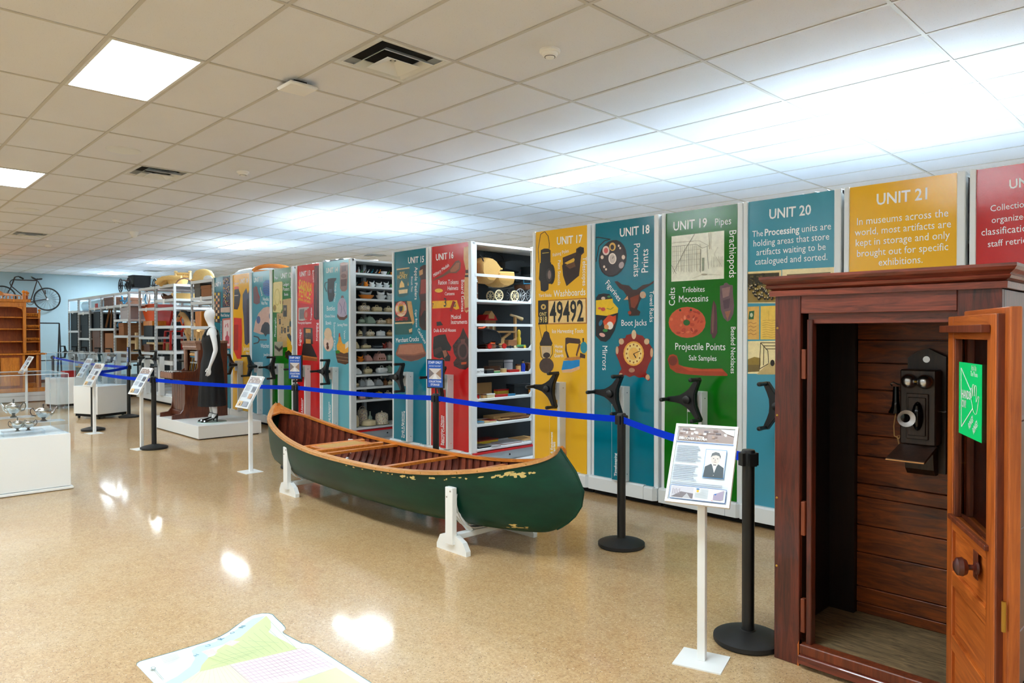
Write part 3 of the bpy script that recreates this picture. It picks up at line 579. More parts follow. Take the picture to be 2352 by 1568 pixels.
# unit 19
def f(q):
    q.p((240, 240, 222), [(147, 294), (578, 246), (578, 640), (147, 665)]); g = (120, 116, 104); g2 = (176, 170, 150)
    q.l_(g2, [(150, 350), (340, 330), (380, 332), (450, 370)], 3).l_(g, [(150, 378), (350, 358), (400, 390), (450, 372)], 3).l_(g2, [(160, 340), (330, 335)], 2)
    for k in range(15): x = 158 + k * 16; q.l_(g2 if k % 2 else g, [(x, 380 - (x - 150) * .08 + rnd.uniform(-6, 6)), (x + rnd.uniform(-6, 6), 590 - rnd.uniform(0, 14))], 2.5)
    for y in (420, 455, 500, 545): q.l_(g2, [(155, y), (250, y - 12 + rnd.uniform(-5, 5)), (390, y - 22)], 2)
    q.p((150, 160, 140), [(398, 470), (418, 468), (416, 575), (400, 580)]).l_(g, [(388, 400), (386, 590)], 3).l_(g, [(440, 380), (452, 560)], 3).l_(g, [(340, 270), (260, 400), (200, 520), (165, 600)], 3).l_(g2, [(455, 265), (460, 400)], 5).l_(g2, [(470, 255), (474, 400)], 3)
    for k in range(9): x = 480 + k * 11; q.l_(g2, [(x, 450 + rnd.uniform(0, 30)), (x + rnd.uniform(-8, 8), 545)], 2)
    q.l_(g, [(150, 530), (190, 600)], 3).l_(g2, [(320, 640), (420, 600), (550, 612)], 2).e(g2, 420, 606, 26, 7).l_(g2, [(530, 380), (500, 440), (565, 540)], 2)
pic(19, 'printed_longhouse_drawing', c19, f)
def f(q):
    q.p((108, 84, 90), [(545, 700), (575, 692), (580, 678), (600, 672), (622, 690), (650, 694), (652, 760), (662, 860), (655, 930), (630, 980), (608, 992), (575, 960), (552, 890), (545, 800)]).p((146, 112, 108), [(560, 720), (630, 705), (620, 780), (570, 800)]).p((88, 66, 76), [(570, 820), (630, 800), (620, 880), (580, 890)]).p((150, 100, 80), [(585, 910), (635, 900), (608, 985)])
pic(19, 'printed_spear_point', c19, f)
pic(19, 'printed_arrow_point', c19, lambda q: q.p((84, 52, 58), [(494, 816), (516, 860), (524, 960), (526, 1080), (512, 1112), (498, 1132), (482, 1120), (480, 1098), (468, 1090), (472, 960), (482, 860)]).p((120, 80, 74), [(494, 830), (500, 960), (492, 1090), (482, 1080), (478, 960)]))
def f(q):
    q.e((206, 86, 52), 278, 998, 152, 127)
    for k in range(26):
        a, r = rnd.uniform(0, 2 * PI), rnd.uniform(.3, .9); q.e(rnd.choice([(226, 112, 72), (186, 66, 42), (232, 130, 96), (170, 60, 40)]), 278 + 150 * r * math.cos(a), 998 + 124 * r * math.sin(a), rnd.uniform(8, 22), rnd.uniform(6, 16), rnd.uniform(0, 180), 9)
    q.e((26, 96, 28), 275, 1000, 27, 24).e((40, 60, 30), 222, 898, 9, 10).e((40, 60, 30), 310, 896, 9, 10)
pic(19, 'printed_stone_disc', c19, f)
pic(19, 'printed_clay_pipe', c19, lambda q: q.p((170, 62, 26), [(120, 1300), (135, 1265), (165, 1258), (195, 1270), (208, 1310), (210, 1342), (260, 1362), (400, 1378), (565, 1376), (612, 1424), (608, 1436), (420, 1434), (280, 1424), (190, 1410), (140, 1375)]).e((120, 40, 20), 162, 1312, 36, 40).p((196, 78, 36), [(215, 1352), (400, 1384), (560, 1382), (580, 1400), (300, 1396)]))
# unit 20 and 21 photographs
def f(q):
    q.p((236, 214, 160), [(774, 584), (1048, 570), (1048, 842), (774, 842)]).p((150, 124, 60), [(774, 600), (1030, 588), (1030, 832), (774, 836)]).p((56, 48, 24), [(774, 604), (1030, 592), (1030, 700), (900, 690), (774, 710)])
    for k in range(60): q.e(rnd.choice([(60, 50, 26), (96, 84, 44), (40, 34, 18)]), rnd.uniform(780, 1025), rnd.uniform(605, 700), rnd.uniform(5, 14), rnd.uniform(5, 12), 0, 8)
    for k in range(46): x, y = rnd.uniform(785, 1015), rnd.uniform(690, 800); q.e((40, 32, 22), x, y + 9, 9, 12, 0, 8).e((226, 206, 160), x, y, 5, 6, 0, 7)
pic(20, 'printed_group_photo', c19, f)
pic(20, 'printed_street_photo', c20, lambda q: q.p((238, 220, 170), [(345, 898), (786, 876), (786, 1060), (345, 1060)]).p((110, 96, 66), [(385, 938), (747, 918), (747, 1060), (385, 1060)]))
def f(q):
    q.p((226, 176, 90), [(774, 870), (868, 866), (868, 1138), (774, 1138)]).p((40, 96, 60), [(786, 908), (828, 902), (822, 972), (780, 974)]).e((200, 206, 170), 804, 938, 12, 18)
    for y in (1005, 1035, 1065, 1095): q.l_((120, 80, 50), [(780, y), (800, y - 8), (820, y + 4), (845, y - 4)], 3)
    q.p((240, 200, 90), [(880, 866), (1300, 850), (1300, 1138), (880, 1138)])
    for k in range(8): y = 985 + k * 19; q.l_((180, 130, 60), [(895, y), (930, y - 6), (970, y + 3), (1005, y - 3)], 2.5)
    q.l_((200, 150, 70), [(948, 905), (948, 978), (1002, 978)], 2)
pic(20, 'printed_postcard', c19, f)
def f(q):
    q.p((244, 226, 170), [(776, 1152), (1300, 1140), (1300, 1424), (776, 1418)]).p((150, 124, 50), [(776, 1300), (830, 1280), (880, 1290), (880, 1345), (776, 1345)]).p((120, 100, 50), [(776, 1345), (880, 1345), (870, 1400), (776, 1405)]).p((206, 180, 120), [(870, 1400), (950, 1330), (1300, 1330), (1300, 1424), (850, 1424)])
    for a, b in (((880, 1165), (872, 1380)), ((880, 1165), (940, 1230)), ((940, 1230), (946, 1330)), ((908, 1190), (905, 1350)), ((880, 1165), (1010, 1165)), ((900, 1190), (1010, 1190)), ((920, 1215), (1010, 1215)), ((872, 1380), (946, 1335))): q.l_((74, 58, 36), [a, b], 6)
    q.e((40, 30, 24), 978, 1330, 18, 26)
pic(20, 'printed_bridge_photo', c19, f)
# unit 15
def f(q):
    q.p((14, 92, 100), [(678, 140), (700, 128), (780, 122), (782, 150), (772, 345), (740, 362), (700, 366), (686, 352)]).p((206, 186, 140), [(676, 132), (782, 120), (782, 130), (678, 144)]).p((236, 200, 120), [(718, 225), (738, 255), (742, 282), (700, 288), (704, 256)]).p((226, 200, 150), [(694, 306), (768, 298), (766, 330), (698, 338)]).p((230, 190, 110), [(772, 235), (776, 270), (768, 268)])
pic(15, 'printed_honey_tin', c15, f); T(15, c15, 'HONEY', (685, 218), (768, 208), bold=True, mat='chip_cream', lift=.003); T(15, c15, 'PURE', (704, 182), (742, 178), bold=True, mat='chip_cream', lift=.003)
def f(q):
    q.p((10, 86, 84), [(667, 585), (810, 578), (808, 668), (668, 672)]).p((30, 50, 40), [(665, 400), (770, 392), (815, 560), (822, 580), (667, 582)]).p((196, 150, 90), [(763, 396), (800, 398), (826, 570), (812, 592), (775, 470)]).e((206, 60, 50), 715, 462, 50, 66).e((226, 206, 170), 715, 462, 46, 62).e((206, 176, 60), 715, 458, 26, 36).p(BK, [(700, 440), (730, 436), (728, 470), (712, 490), (700, 470)]).p((216, 190, 140), [(667, 572), (815, 566), (815, 578), (667, 584)]).p((206, 170, 120), [(780, 630), (808, 618), (806, 648), (785, 656)])
pic(15, 'printed_tobacco_tin', c15, f)
for s, a, b in (("PLAYER'S", (680, 440), (750, 426)), ('NAVY CUT', (672, 508), (757, 500)), ('CIGARETTES', (668, 558), (772, 552))): T(15, c15, s, a, b, bold=True, mat='red_strip', lift=.0032)
pic(15, 'printed_apple_peeler', c15, lambda q: q.p((60, 20, 18), [(868, 118), (895, 100), (928, 100), (930, 210), (928, 420), (932, 600), (925, 635), (890, 632), (866, 600), (862, 520), (872, 400), (860, 340), (872, 215), (862, 180)]).p((196, 150, 100), [(860, 150), (890, 135), (892, 175), (864, 190)]).p((140, 40, 30), [(876, 220), (928, 215), (928, 330), (872, 340)]).p((100, 34, 26), [(880, 400), (915, 395), (920, 560), (876, 560)]).p((30, 14, 14), [(870, 540), (905, 470), (925, 480), (905, 610), (872, 590)]))
pic(15, 'printed_wooden_bowl', c15, lambda q: q.p((140, 84, 62), [(700, 752), (790, 740), (890, 742), (922, 825), (918, 845), (860, 878), (800, 890), (740, 882), (680, 842), (674, 822)]).p((176, 112, 84), [(706, 758), (886, 748), (906, 812), (820, 832), (690, 828)]).p((110, 60, 44), [(674, 832), (690, 840), (820, 842), (920, 826), (918, 850), (800, 890), (690, 850)]))
# unit 14
pic(14, 'printed_black_jug', c15, lambda q: q.p((22, 24, 34), [(112, 215), (140, 208), (184, 207), (182, 222), (168, 240), (165, 300), (172, 350), (155, 398), (128, 404), (118, 380), (110, 310), (112, 250)]).l_((24, 26, 36), [(112, 240), (92, 248), (90, 280), (104, 320)], 6).p((60, 70, 90), [(120, 300), (150, 296), (146, 330), (124, 330)]))
pic(14, 'printed_brown_mug', c15, lambda q: q.p((140, 100, 92), [(212, 85), (240, 78), (278, 80), (277, 190), (272, 300), (255, 318), (228, 316), (214, 290)]).p((86, 44, 40), [(222, 110), (265, 104), (262, 150), (226, 160)]).p((92, 50, 46), [(220, 220), (268, 214), (266, 270), (222, 276)]).p((180, 146, 136), [(214, 90), (276, 84), (276, 100), (214, 104)]).e((106, 60, 54), 243, 190, 22, 18))
pic(14, 'printed_cheese_dome', c15, lambda q: q.e((110, 90, 96), 234, 364, 12, 14).p((172, 160, 184), [(195, 420), (212, 380), (235, 368), (256, 380), (270, 420), (272, 510), (250, 535), (205, 530), (194, 500)]).l_((110, 100, 130), [(210, 410), (230, 450), (222, 500)], 4).l_((110, 100, 130), [(255, 400), (245, 450), (262, 505)], 4).p((90, 56, 48), [(192, 500), (212, 524), (250, 528), (276, 506), (276, 530), (250, 552), (212, 550), (193, 528)]))
pic(14, 'printed_cup_and_saucer', c15, lambda q: q.e((216, 176, 150), 123, 735, 41, 74).e((236, 208, 190), 123, 735, 37, 68).e((226, 196, 160), 118, 665, 31, 50).e((90, 44, 30), 115, 750, 9, 16).e((90, 44, 30), 117, 776, 11, 18))
pic(14, 'printed_hen_dish', c15, lambda q: q.p((96, 64, 44), [(180, 800), (286, 820), (288, 905), (262, 916), (200, 900), (188, 860)]).l_((160, 124, 90), [(186, 845), (286, 862)], 5).l_((160, 124, 90), [(192, 875), (286, 888)], 5).p((236, 170, 60), [(205, 720), (222, 705), (240, 745), (270, 750), (286, 725), (287, 815), (250, 826), (195, 800), (190, 760)]).p((196, 60, 30), [(208, 660), (216, 656), (220, 690), (206, 708)]).p((226, 150, 60), [(205, 690), (226, 690), (230, 730), (205, 740)]).p((230, 220, 200), [(262, 740), (287, 722), (287, 770), (260, 790)]).e((60, 130, 40), 200, 812, 18, 14))
# unit 16
pic(16, 'printed_beaded_racket', c16, lambda q: q.p((110, 60, 40), [(99, 312), (130, 290), (170, 270), (215, 235), (255, 180), (280, 172), (292, 190), (290, 235), (262, 262), (215, 262), (165, 290), (104, 314)]).p((170, 96, 60), [(220, 240), (262, 190), (284, 190), (280, 232), (255, 252), (222, 256)]))
def f(q): q.p((206, 24, 20), [(128, 390), (150, 385), (160, 480), (158, 560), (150, 615), (138, 615), (130, 560), (128, 460)]).p((236, 176, 30), [(98, 455), (268, 450), (285, 508), (262, 516), (236, 500), (98, 508)]).e((240, 190, 60), 142, 383, 28, 14).p((150, 20, 18), [(240, 452), (258, 462), (232, 530), (216, 520)]).p(BK, [(128, 600), (156, 596), (172, 622), (130, 628)])
pic(16, 'printed_toy_plane', c16, f); T(16, c16, '3', (178, 494), (196, 493), bold=True, mat='lettering_black', lift=.003); T(16, c16, 'G', (246, 496), (262, 495), bold=True, mat='lettering_black', lift=.003); T(16, c16, '7', (99, 496), (108, 496), bold=True, mat='lettering_black', lift=.003)
pic(16, 'printed_juggling_club', c16, lambda q: q.p((214, 166, 110), [(312, 85), (335, 78), (352, 76), (353, 190), (342, 240), (346, 300), (352, 400), (352, 520), (335, 538), (322, 525), (316, 420), (318, 310), (328, 240), (312, 170)]).p((60, 40, 36), [(326, 240), (344, 240), (346, 262), (326, 264)]).p((60, 40, 36), [(322, 275), (346, 275), (347, 290), (321, 290)]).p((190, 50, 36), [(324, 505), (352, 498), (352, 515), (328, 522)]))
pic(16, 'printed_black_boots', c16, lambda q: q.p((26, 18, 20), [(108, 705), (145, 690), (190, 686), (205, 730), (232, 775), (225, 800), (200, 800), (225, 840), (222, 872), (190, 872), (168, 845), (150, 855), (110, 840), (104, 780)]).p((150, 90, 66), [(170, 800), (195, 795), (205, 830), (185, 850)]).p((60, 36, 34), [(110, 790), (160, 770), (170, 800), (120, 830)]))
pic(16, 'printed_regiment_badge', c16, lambda q: q.p((60, 30, 30), [(312, 640), (335, 690), (350, 720), (354, 760), (354, 910), (330, 930), (290, 925), (250, 905), (246, 880), (268, 850), (250, 820), (240, 765), (265, 730), (290, 700)]).e((100, 60, 60), 312, 800, 38, 62).e((50, 24, 26), 312, 800, 26, 46).p((110, 64, 60), [(295, 720), (328, 718), (322, 750), (300, 752)]).p((190, 70, 30), [(300, 880), (338, 876), (336, 892), (302, 896)]))
# unit 13
pic(13, 'printed_fence_sign', c12, lambda q: q.p((232, 40, 14), [(822, 226), (948, 246), (962, 252), (960, 420), (938, 440), (820, 420)]))
for s, a, b, cd in (('SARNIA', (824, 290), (945, 330), .6), ('FENCE', (828, 362), (935, 392), .6)): T(13, c12, s, a, b, cond=cd, bold=True, mat='panel_yellow', lift=.003)
T(13, c12, 'SARNIA ONTARIO', (822, 398), (935, 428), cond=.8, bold=True, mat='panel_yellow', lift=.003)
pic(13, 'printed_barber_strap', c12, lambda q: q.p((74, 12, 14), [(968, 84), (1017, 75), (1018, 575), (985, 580), (966, 560)]).p((110, 24, 20), [(976, 100), (990, 96), (992, 560), (978, 555)]))
pic(13, 'printed_camera', c12, lambda q: q.p((190, 170, 160), [(824, 470), (920, 460), (920, 472), (905, 478), (905, 580), (860, 590), (824, 585)]).p((120, 110, 110), [(834, 484), (878, 478), (878, 570), (834, 575)]).e((196, 60, 44), 896, 533, 20, 46).e((200, 120, 100), 896, 533, 10, 26))
pic(13, 'printed_typewriter', c12, lambda q: q.p((150, 80, 30), [(852, 900), (1003, 925), (1000, 962), (852, 950)]).p((40, 26, 22), [(868, 800), (945, 800), (1000, 925), (856, 910)]).p((60, 34, 24), [(872, 652), (955, 655), (960, 805), (875, 800)]).p((206, 140, 60), [(892, 662), (938, 664), (940, 800), (895, 798)]).p((80, 46, 30), [(890, 700), (940, 700), (940, 760), (890, 755)]).p((190, 110, 40), [(856, 905), (1000, 928), (1000, 940), (856, 918)]))
# unit 12
pic(12, 'printed_cream_book', c12, lambda q: q.p((226, 208, 130), [(589, 240), (600, 232), (668, 226), (674, 236), (674, 480), (660, 515), (590, 510)]).e((196, 176, 90), 627, 370, 26, 80).e((226, 208, 130), 627, 370, 20, 68).e((150, 120, 40), 605, 470, 14, 30))
def f(q):
    q.p((196, 160, 100), [(678, 392), (772, 378), (773, 825), (630, 840), (624, 520), (678, 515)])
    for k in range(22): x, y = rnd.uniform(635, 760), rnd.uniform(400, 790); q.r(rnd.choice([(150, 116, 66), (170, 134, 84), (120, 92, 54)]), x, y, x + 9, y + rnd.uniform(10, 40))
    for x, y, w2, h2 in ((684, 445, 34, 106), (648, 572, 14, 50), (668, 645, 12, 60), (696, 655, 14, 48), (724, 638, 16, 54)): q.r((64, 54, 44), x, y, x + w2, y + h2).e((150, 130, 100), x + w2 / 2, y + h2 * .35, w2 * .25, h2 * .14)
    q.e((60, 70, 40), 752, 618, 9, 28).p((170, 166, 140), [(606, 782), (684, 782), (684, 912), (606, 912)])
    for k in range(8): q.e((70, 66, 54), 615 + k * 9, 860 - abs(k - 4) * 8, 5, 18)
    q.p((216, 170, 30), [(722, 715), (748, 706), (768, 730), (766, 800), (772, 840), (760, 930), (742, 952), (706, 920), (708, 880), (728, 860), (722, 790)]).p((40, 34, 24), [(722, 715), (748, 706), (768, 740), (764, 790), (752, 770), (730, 740)]).p((50, 40, 24), [(706, 880), (740, 860), (770, 890), (760, 935), (742, 952), (708, 925)])
pic(12, 'printed_newspapers', c12, f)
# units 11, 10, 9
pic(11, 'printed_blue_yarn', c12, lambda q: [q.p((10, 90, 170), [(495, 240), (520, 215), (548, 212), (566, 220), (566, 350), (545, 362), (510, 352), (492, 310)])] + [q.l_((6, 50, 110), [(496, 250 + k * 22), (530, 240 + k * 22), (565, 265 + k * 20)], 4) for k in range(5)])
pic(11, 'printed_leather_slipper', c12, lambda q: q.p((110, 60, 66), [(404, 285), (425, 268), (440, 275), (452, 330), (468, 370), (468, 425), (440, 438), (408, 425)]).p((140, 40, 44), [(425, 268), (440, 275), (452, 330), (468, 372), (455, 380), (440, 330)]))
pic(11, 'printed_mask', c12, lambda q: q.p((206, 170, 156), [(410, 690), (425, 600), (455, 520), (500, 470), (540, 458), (566, 465), (566, 710), (480, 715)]).e((70, 90, 140), 455, 580, 18, 36).e((60, 76, 110), 562, 545, 10, 30).p((56, 54, 66), [(475, 690), (490, 630), (515, 600), (545, 605), (566, 640), (566, 712), (520, 714)]).p((30, 32, 40), [(495, 690), (510, 650), (535, 645), (552, 690), (522, 735)]))
pic(11, 'printed_wooden_fork', c12, lambda q: q.l_((70, 56, 60), [(412, 730), (455, 742), (465, 765), (455, 790), (412, 800)], 10).l_((96, 80, 74), [(465, 765), (535, 765)], 10))
pic(10, 'printed_brown_bottle', c12, lambda q: q.p((40, 20, 22), [(230, 300), (270, 295), (288, 350), (278, 440), (262, 485), (228, 482)]).p((226, 80, 20), [(230, 275), (268, 270), (273, 296), (230, 298)]).p((216, 196, 190), [(232, 352), (268, 350), (268, 357), (232, 360)]))
pic(10, 'printed_navy_coat', c12, lambda q: q.p((70, 72, 92), [(308, 345), (340, 285), (356, 340), (372, 285), (374, 790), (350, 815), (330, 800), (318, 560), (308, 470)]).p((54, 54, 74), [(345, 400), (374, 360), (374, 780), (350, 800)]))
pic(10, 'printed_red_banner', c12, lambda q: q.p((226, 40, 16), [(228, 560), (300, 566), (306, 700), (302, 940), (262, 940), (228, 862)]).p((180, 30, 12), [(228, 625), (270, 625), (270, 860), (228, 862)]))
def f(q):
    q.p((24, 24, 26), [(38, 325), (108, 322), (100, 610), (40, 600)])
    for r in range(10):
        for k in range(3):
            if (r + k) % 2 == 0: q.r(rnd.choice([(226, 190, 150), (226, 170, 120), (236, 190, 40), (216, 130, 90)]), 42 + k * 18, 330 + r * 27, 58 + k * 18, 355 + r * 27)
pic(9, 'printed_checkered_quilt', c12, f)
def f(q):
    q.p((26, 34, 62), [(124, 186), (196, 178), (196, 458), (122, 464)])
    for k in range(90): x, y = rnd.uniform(128, 186), rnd.uniform(190, 445); q.r(rnd.choice([(196, 130, 100), (160, 70, 66), (206, 170, 130), (90, 100, 140), (190, 160, 60)]), x, y, x + rnd.uniform(4, 9), y + rnd.uniform(5, 14))
    q.p((206, 186, 170), [(112, 470), (196, 462), (196, 512), (110, 512)])
pic(9, 'printed_woven_cloth', c12, f)
pic(9, 'printed_framed_bottle', c12, lambda q: q.p((196, 110, 100), [(122, 570), (198, 560), (198, 845), (122, 842)]).p((236, 214, 214), [(132, 585), (192, 578), (192, 822), (132, 822)]).p((196, 76, 96), [(150, 740), (163, 720), (165, 685), (172, 685), (174, 720), (188, 740), (186, 800), (152, 800)]).l_((190, 60, 80), [(150, 650), (158, 620)], 6).l_((190, 60, 80), [(175, 650), (170, 612)], 6))
for p in PANEL.values(): p.rotation_euler = (-math.radians(.5), 0, 0); p.location = (0, -1.4 * math.sin(math.radians(.5)), 0)      # the thin sheets lean back slightly inside their frames
# ------------------------------------------------------------------ canoe on its two white stands
CX0, CXM, CHL, CYC = -7.75, -5.415, 2.335, 3.55
def csheer(t): return .49 + .30 * abs(t) ** 2.6
def ckeel(t): return .135 + .10 * abs(t) ** 3
def chalf(t): return .43 * max(0., 1 - abs(t) ** 2.4) ** .78 * (1 - .62 * max(0, abs(t) - .8) / .2)
def csection(t, off=0., n=9, top=0.):
    zt, zk, hw = csheer(t) + top, ckeel(t) + off, max(.006, chalf(t) - off); P = []
    for i in range(n + 1):
        a = PI / 2 * i / n; y = hw * math.sin(a) ** .72 * (1.0 - .03 * math.cos(2 * a)); fl = 1 - math.cos(a) ** 1.0
        z = zk + (zt - zk) * (fl ** 1.5)
        P.append((y, z))
    return P
def stemdx(t, z):
    st = max(0, abs(t) - .84) / .16; zz = (z - .13) / .66
    d = -.21 * ((zz - .6) / .4) ** 1.5 if zz > .6 else -.25 * ((.6 - zz) / .45) ** 2.2
    return d * st ** 1.5 * (1 if t > 0 else -1)
def hull(off, top, ts):
    rings = []
    for t in ts:
        sec = csection(t, off, 9, top); x = t * CHL
        ring = []
        for y, z in [(-y, z) for y, z in sec[::-1]] + sec[1:]:
            ring.append((x + stemdx(t, z), y, z))                       # the stems curve outwards below the tips
        rings.append(ring)
    return rings
canoe = thing('canoe', 'long dark green wood and canvas canoe resting on white stands', 'canoe', (CXM, CYC, 0))
ts = [math.sin(PI / 2 * k / 22) for k in range(-22, 23)]
part('hull', MB().loft(hull(0, 0, ts), cap=False, closed=False), 'canoe_green', canoe, 60)
ti = [max(-.94, min(.94, q)) for q in ts]; part('inner_planking', MB().loft(hull(.012, -.004, ti), cap=False, closed=False), 'cedar', canoe, 60)
# paint chips along the gunwale and the bow
def rail(side, off, dz, w, h, tmax=1.0):
    rings = []
    for k in range(-26, 27):
        t = math.sin(PI / 2 * k / 26) * tmax; y = side * (max(chalf(t), .004) + off); z = csheer(t) + dz
        x = t * CHL + stemdx(t, csheer(t))
        rings.append([(x, y - w / 2, z - h / 2), (x, y + w / 2, z - h / 2), (x, y + w / 2, z + h / 2), (x, y - w / 2, z + h / 2)])
    return MB().loft(rings)
part('outer_gunwale', rail(-1, .012, .004, .022, .026), 'gunwale_pale', canoe); part('outer_gunwale', rail(1, .012, .004, .022, .026), 'gunwale', canoe)
part('inner_gunwale', rail(-1, -.014, .008, .026, .022, .97), 'gunwale_pale', canoe); part('inner_gunwale', rail(1, -.014, .008, .026, .022, .97), 'gunwale', canoe)
for k in range(-21, 22):
    t = k / 23.2; a = hull(.016, -.012, [t - .0125, t + .0125]); b = hull(.024, -.012, [t - .0125, t + .0125]); m = MB()
    m.loft([a[0], a[1], b[1], b[0], a[0]], cap=False, closed=False); part('rib', m, 'rib_wood', canoe, 50)
for sg in (-1, 1):
    m = MB(); P = []
    for t in (1., .97, .93, .88, .84): P.append((sg * t * CHL + stemdx(sg * t, csheer(t)), chalf(t) - .01 if t < 1 else .004, csheer(t) + .012))
    top = P + [(x, -y, z) for x, y, z in P[::-1]]; xe = sg * .84 * CHL; top.insert(len(P), (sg * .875 * CHL, 0, csheer(.875) + .012))
    m.add(top, [tuple(range(len(top)))]); bt = [(x, y, z - .016) for x, y, z in top]; m.add(bt, [tuple(range(len(bt)))[::-1]]); n = len(top); m.add(top + bt, [(i, (i + 1) % n, (i + 1) % n + n, i + n) for i in range(n)]); part('deck_plate', m, 'gunwale', canoe)
    part('stem_band', MB().tube([(p[0] + .003 * sg, 0, p[2]) for p in hull(0, 0, [sg * 1.0])[0][:10]], .007, 6), 'brass' if False else 'canoe_green', canoe, True)
for x, name in ((-5.865, 'thwart'), (-4.94, 'thwart')):
    t = (x - CXM) / CHL; z = csheer(t) - .012; h = chalf(t); m = MB(); rings = []
    for k in range(-6, 7):
        y = h * k / 6.; w = .024 + .016 * (abs(k) / 6.) ** 2; rings.append([(x - CXM - w, y, z - .01), (x - CXM + w, y, z - .01), (x - CXM + w, y, z + .012), (x - CXM - w, y, z + .012)])
    part(name, m.loft(rings), 'gunwale', canoe)
seat = part('seat', MB().cbox(-6.05 - CXM, -.36, .475, -5.99 - CXM, .36, .505, .004).cbox(-6.34 - CXM, -.33, .475, -6.28 - CXM, .33, .505, .004).cbox(-6.3 - CXM, -.27, .478, -6.02 - CXM, -.22, .502, .003).cbox(-6.3 - CXM, .22, .478, -6.02 - CXM, .27, .502, .003), 'gunwale', canoe)
m = MB()
for k in range(-10, 11): m.box(-6.28 - CXM, k * .021 - .004, .493, -6.05 - CXM, k * .021 + .004, .497)
for k in range(11): xx = -6.28 - CXM + k * .0225; m.box(xx - .004, -.22, .497, xx + .004, .22, .5)
o = part('caning', m, 'cane', seat); o['kind'] = 'stuff'
t2 = (-4.1 - CXM) / CHL
part('seat', MB().cbox(-3.98 - CXM, -.25, .5, -3.93 - CXM, .25, .53, .004).cbox(-4.2 - CXM, -.3, .5, -4.15 - CXM, .3, .53, .004), 'gunwale', canoe)
for k in range(-24, 25):
    if k % 2: continue
    t = k / 26; part('tack', MB().lathe([(.006, 0), (.004, .003)], 6, (t * CHL, -chalf(t) - .023, csheer(t) + .004), ax=(0, -1, 0)), 'brass', canoe) if abs(t) < .9 else None
m = MB(); r2 = random.Random(3)
def hullpt(x, zf):
    t = (x - CXM) / CHL; ring = hull(-.0015, 0, [t])[0]; h = ring[:10]; k = zf * 9; i = min(8, int(k)); f_ = k - i
    return Vector(h[i]).lerp(Vector(h[i + 1]), f_)
def chip(x, zf, sx, sz, n=9):
    P = []
    for k in range(n):
        a = 2 * PI * k / n; r = r2.uniform(.55, 1.1); P.append(hullpt(x + sx * r * math.cos(a), min(.99, max(.005, zf + sz * r * math.sin(a)))))
    c = hullpt(x, zf); m.add([c] + P, [(0, i + 1, (i + 1) % n + 1) for i in range(n)])
for _ in range(26): chip(-3.45 - r2.random() ** 1.3 * 1.2, .03 + r2.random() * .025, r2.uniform(.008, .04), r2.uniform(.004, .011))
for _ in range(10): chip(r2.uniform(-3.66, -3.40), r2.uniform(.50, .62), r2.uniform(.012, .035), r2.uniform(.008, .022))
for _ in range(12): chip(r2.uniform(-3.60, -3.38), .03 + r2.random() * .04, r2.uniform(.012, .03), r2.uniform(.006, .014))
for _ in range(8): chip(r2.uniform(-5.4, -4.6), .03, r2.uniform(.006, .02), .008)
o = part('paint_chip', m, 'chip_cream', canoe); o['kind'] = 'stuff'
def canoe_stand(x, lab):
    o = thing('canoe_stand', lab, 'stand', (x, CYC, 0), 0, 'white wooden canoe stands')
    for sg in (-1, 1):
        y = sg * .335
        m = MB(); m.prism([(-.17, 0), (-.17, .035), (-.13, .105), (-.05, .125), (.05, .125), (.13, .09), (.17, .035), (.17, 0)], 'y', y - .02, y + .02); part('foot', m, 'white_paint', o)
        m = MB(); m.cbox(-.042, y - .042 if sg < 0 else y + .0, .06, .042, y - .0 if sg < 0 else y + .042, .47, .003); p = part('post', m, 'white_paint', o)
        for zz in (.40, .445):
            part('bolt', MB().lathe([(.007, 0), (.006, .004)], 8, (.02 if zz > .42 else -.02, y - .042, zz), ax=(0, -1, 0)), 'steel', p)
        m = MB(); m.bar((0, y - sg * .02, .28), (0, y - sg * .16, .12), .035, .03); part('brace', m, 'white_paint', o)
    part('crossbar', MB().cbox(-.03, -.335, .085, .03, .335, .125, .003), 'white_paint', o)
    m = MB(); rings = []
    for k in range(-12, 13):
        u = abs(k) / 12.; sec = [q_ for q_ in csection((x - CXM) / CHL, -.012) if q_[1] < .4] + [(.318, .45)]; f_ = u * (len(sec) - 1); i = min(len(sec) - 2, int(f_)); f_ -= i
        y = (sec[i][0] * (1 - f_) + sec[i + 1][0] * f_) * (1 if k > 0 else -1); z = sec[i][1] * (1 - f_) + sec[i + 1][1] * f_ - .004
        rings.append([(-.035, y, z - .006), (.035, y, z - .006), (.035, y, z), (-.035, y, z)])
    part('sling_strap', m.loft(rings), 'white_plastic', o)
canoe_stand(-4.03, 'white wooden stand under the near right end of the canoe'); canoe_stand(-6.58, 'white wooden stand under the far left end of the canoe')
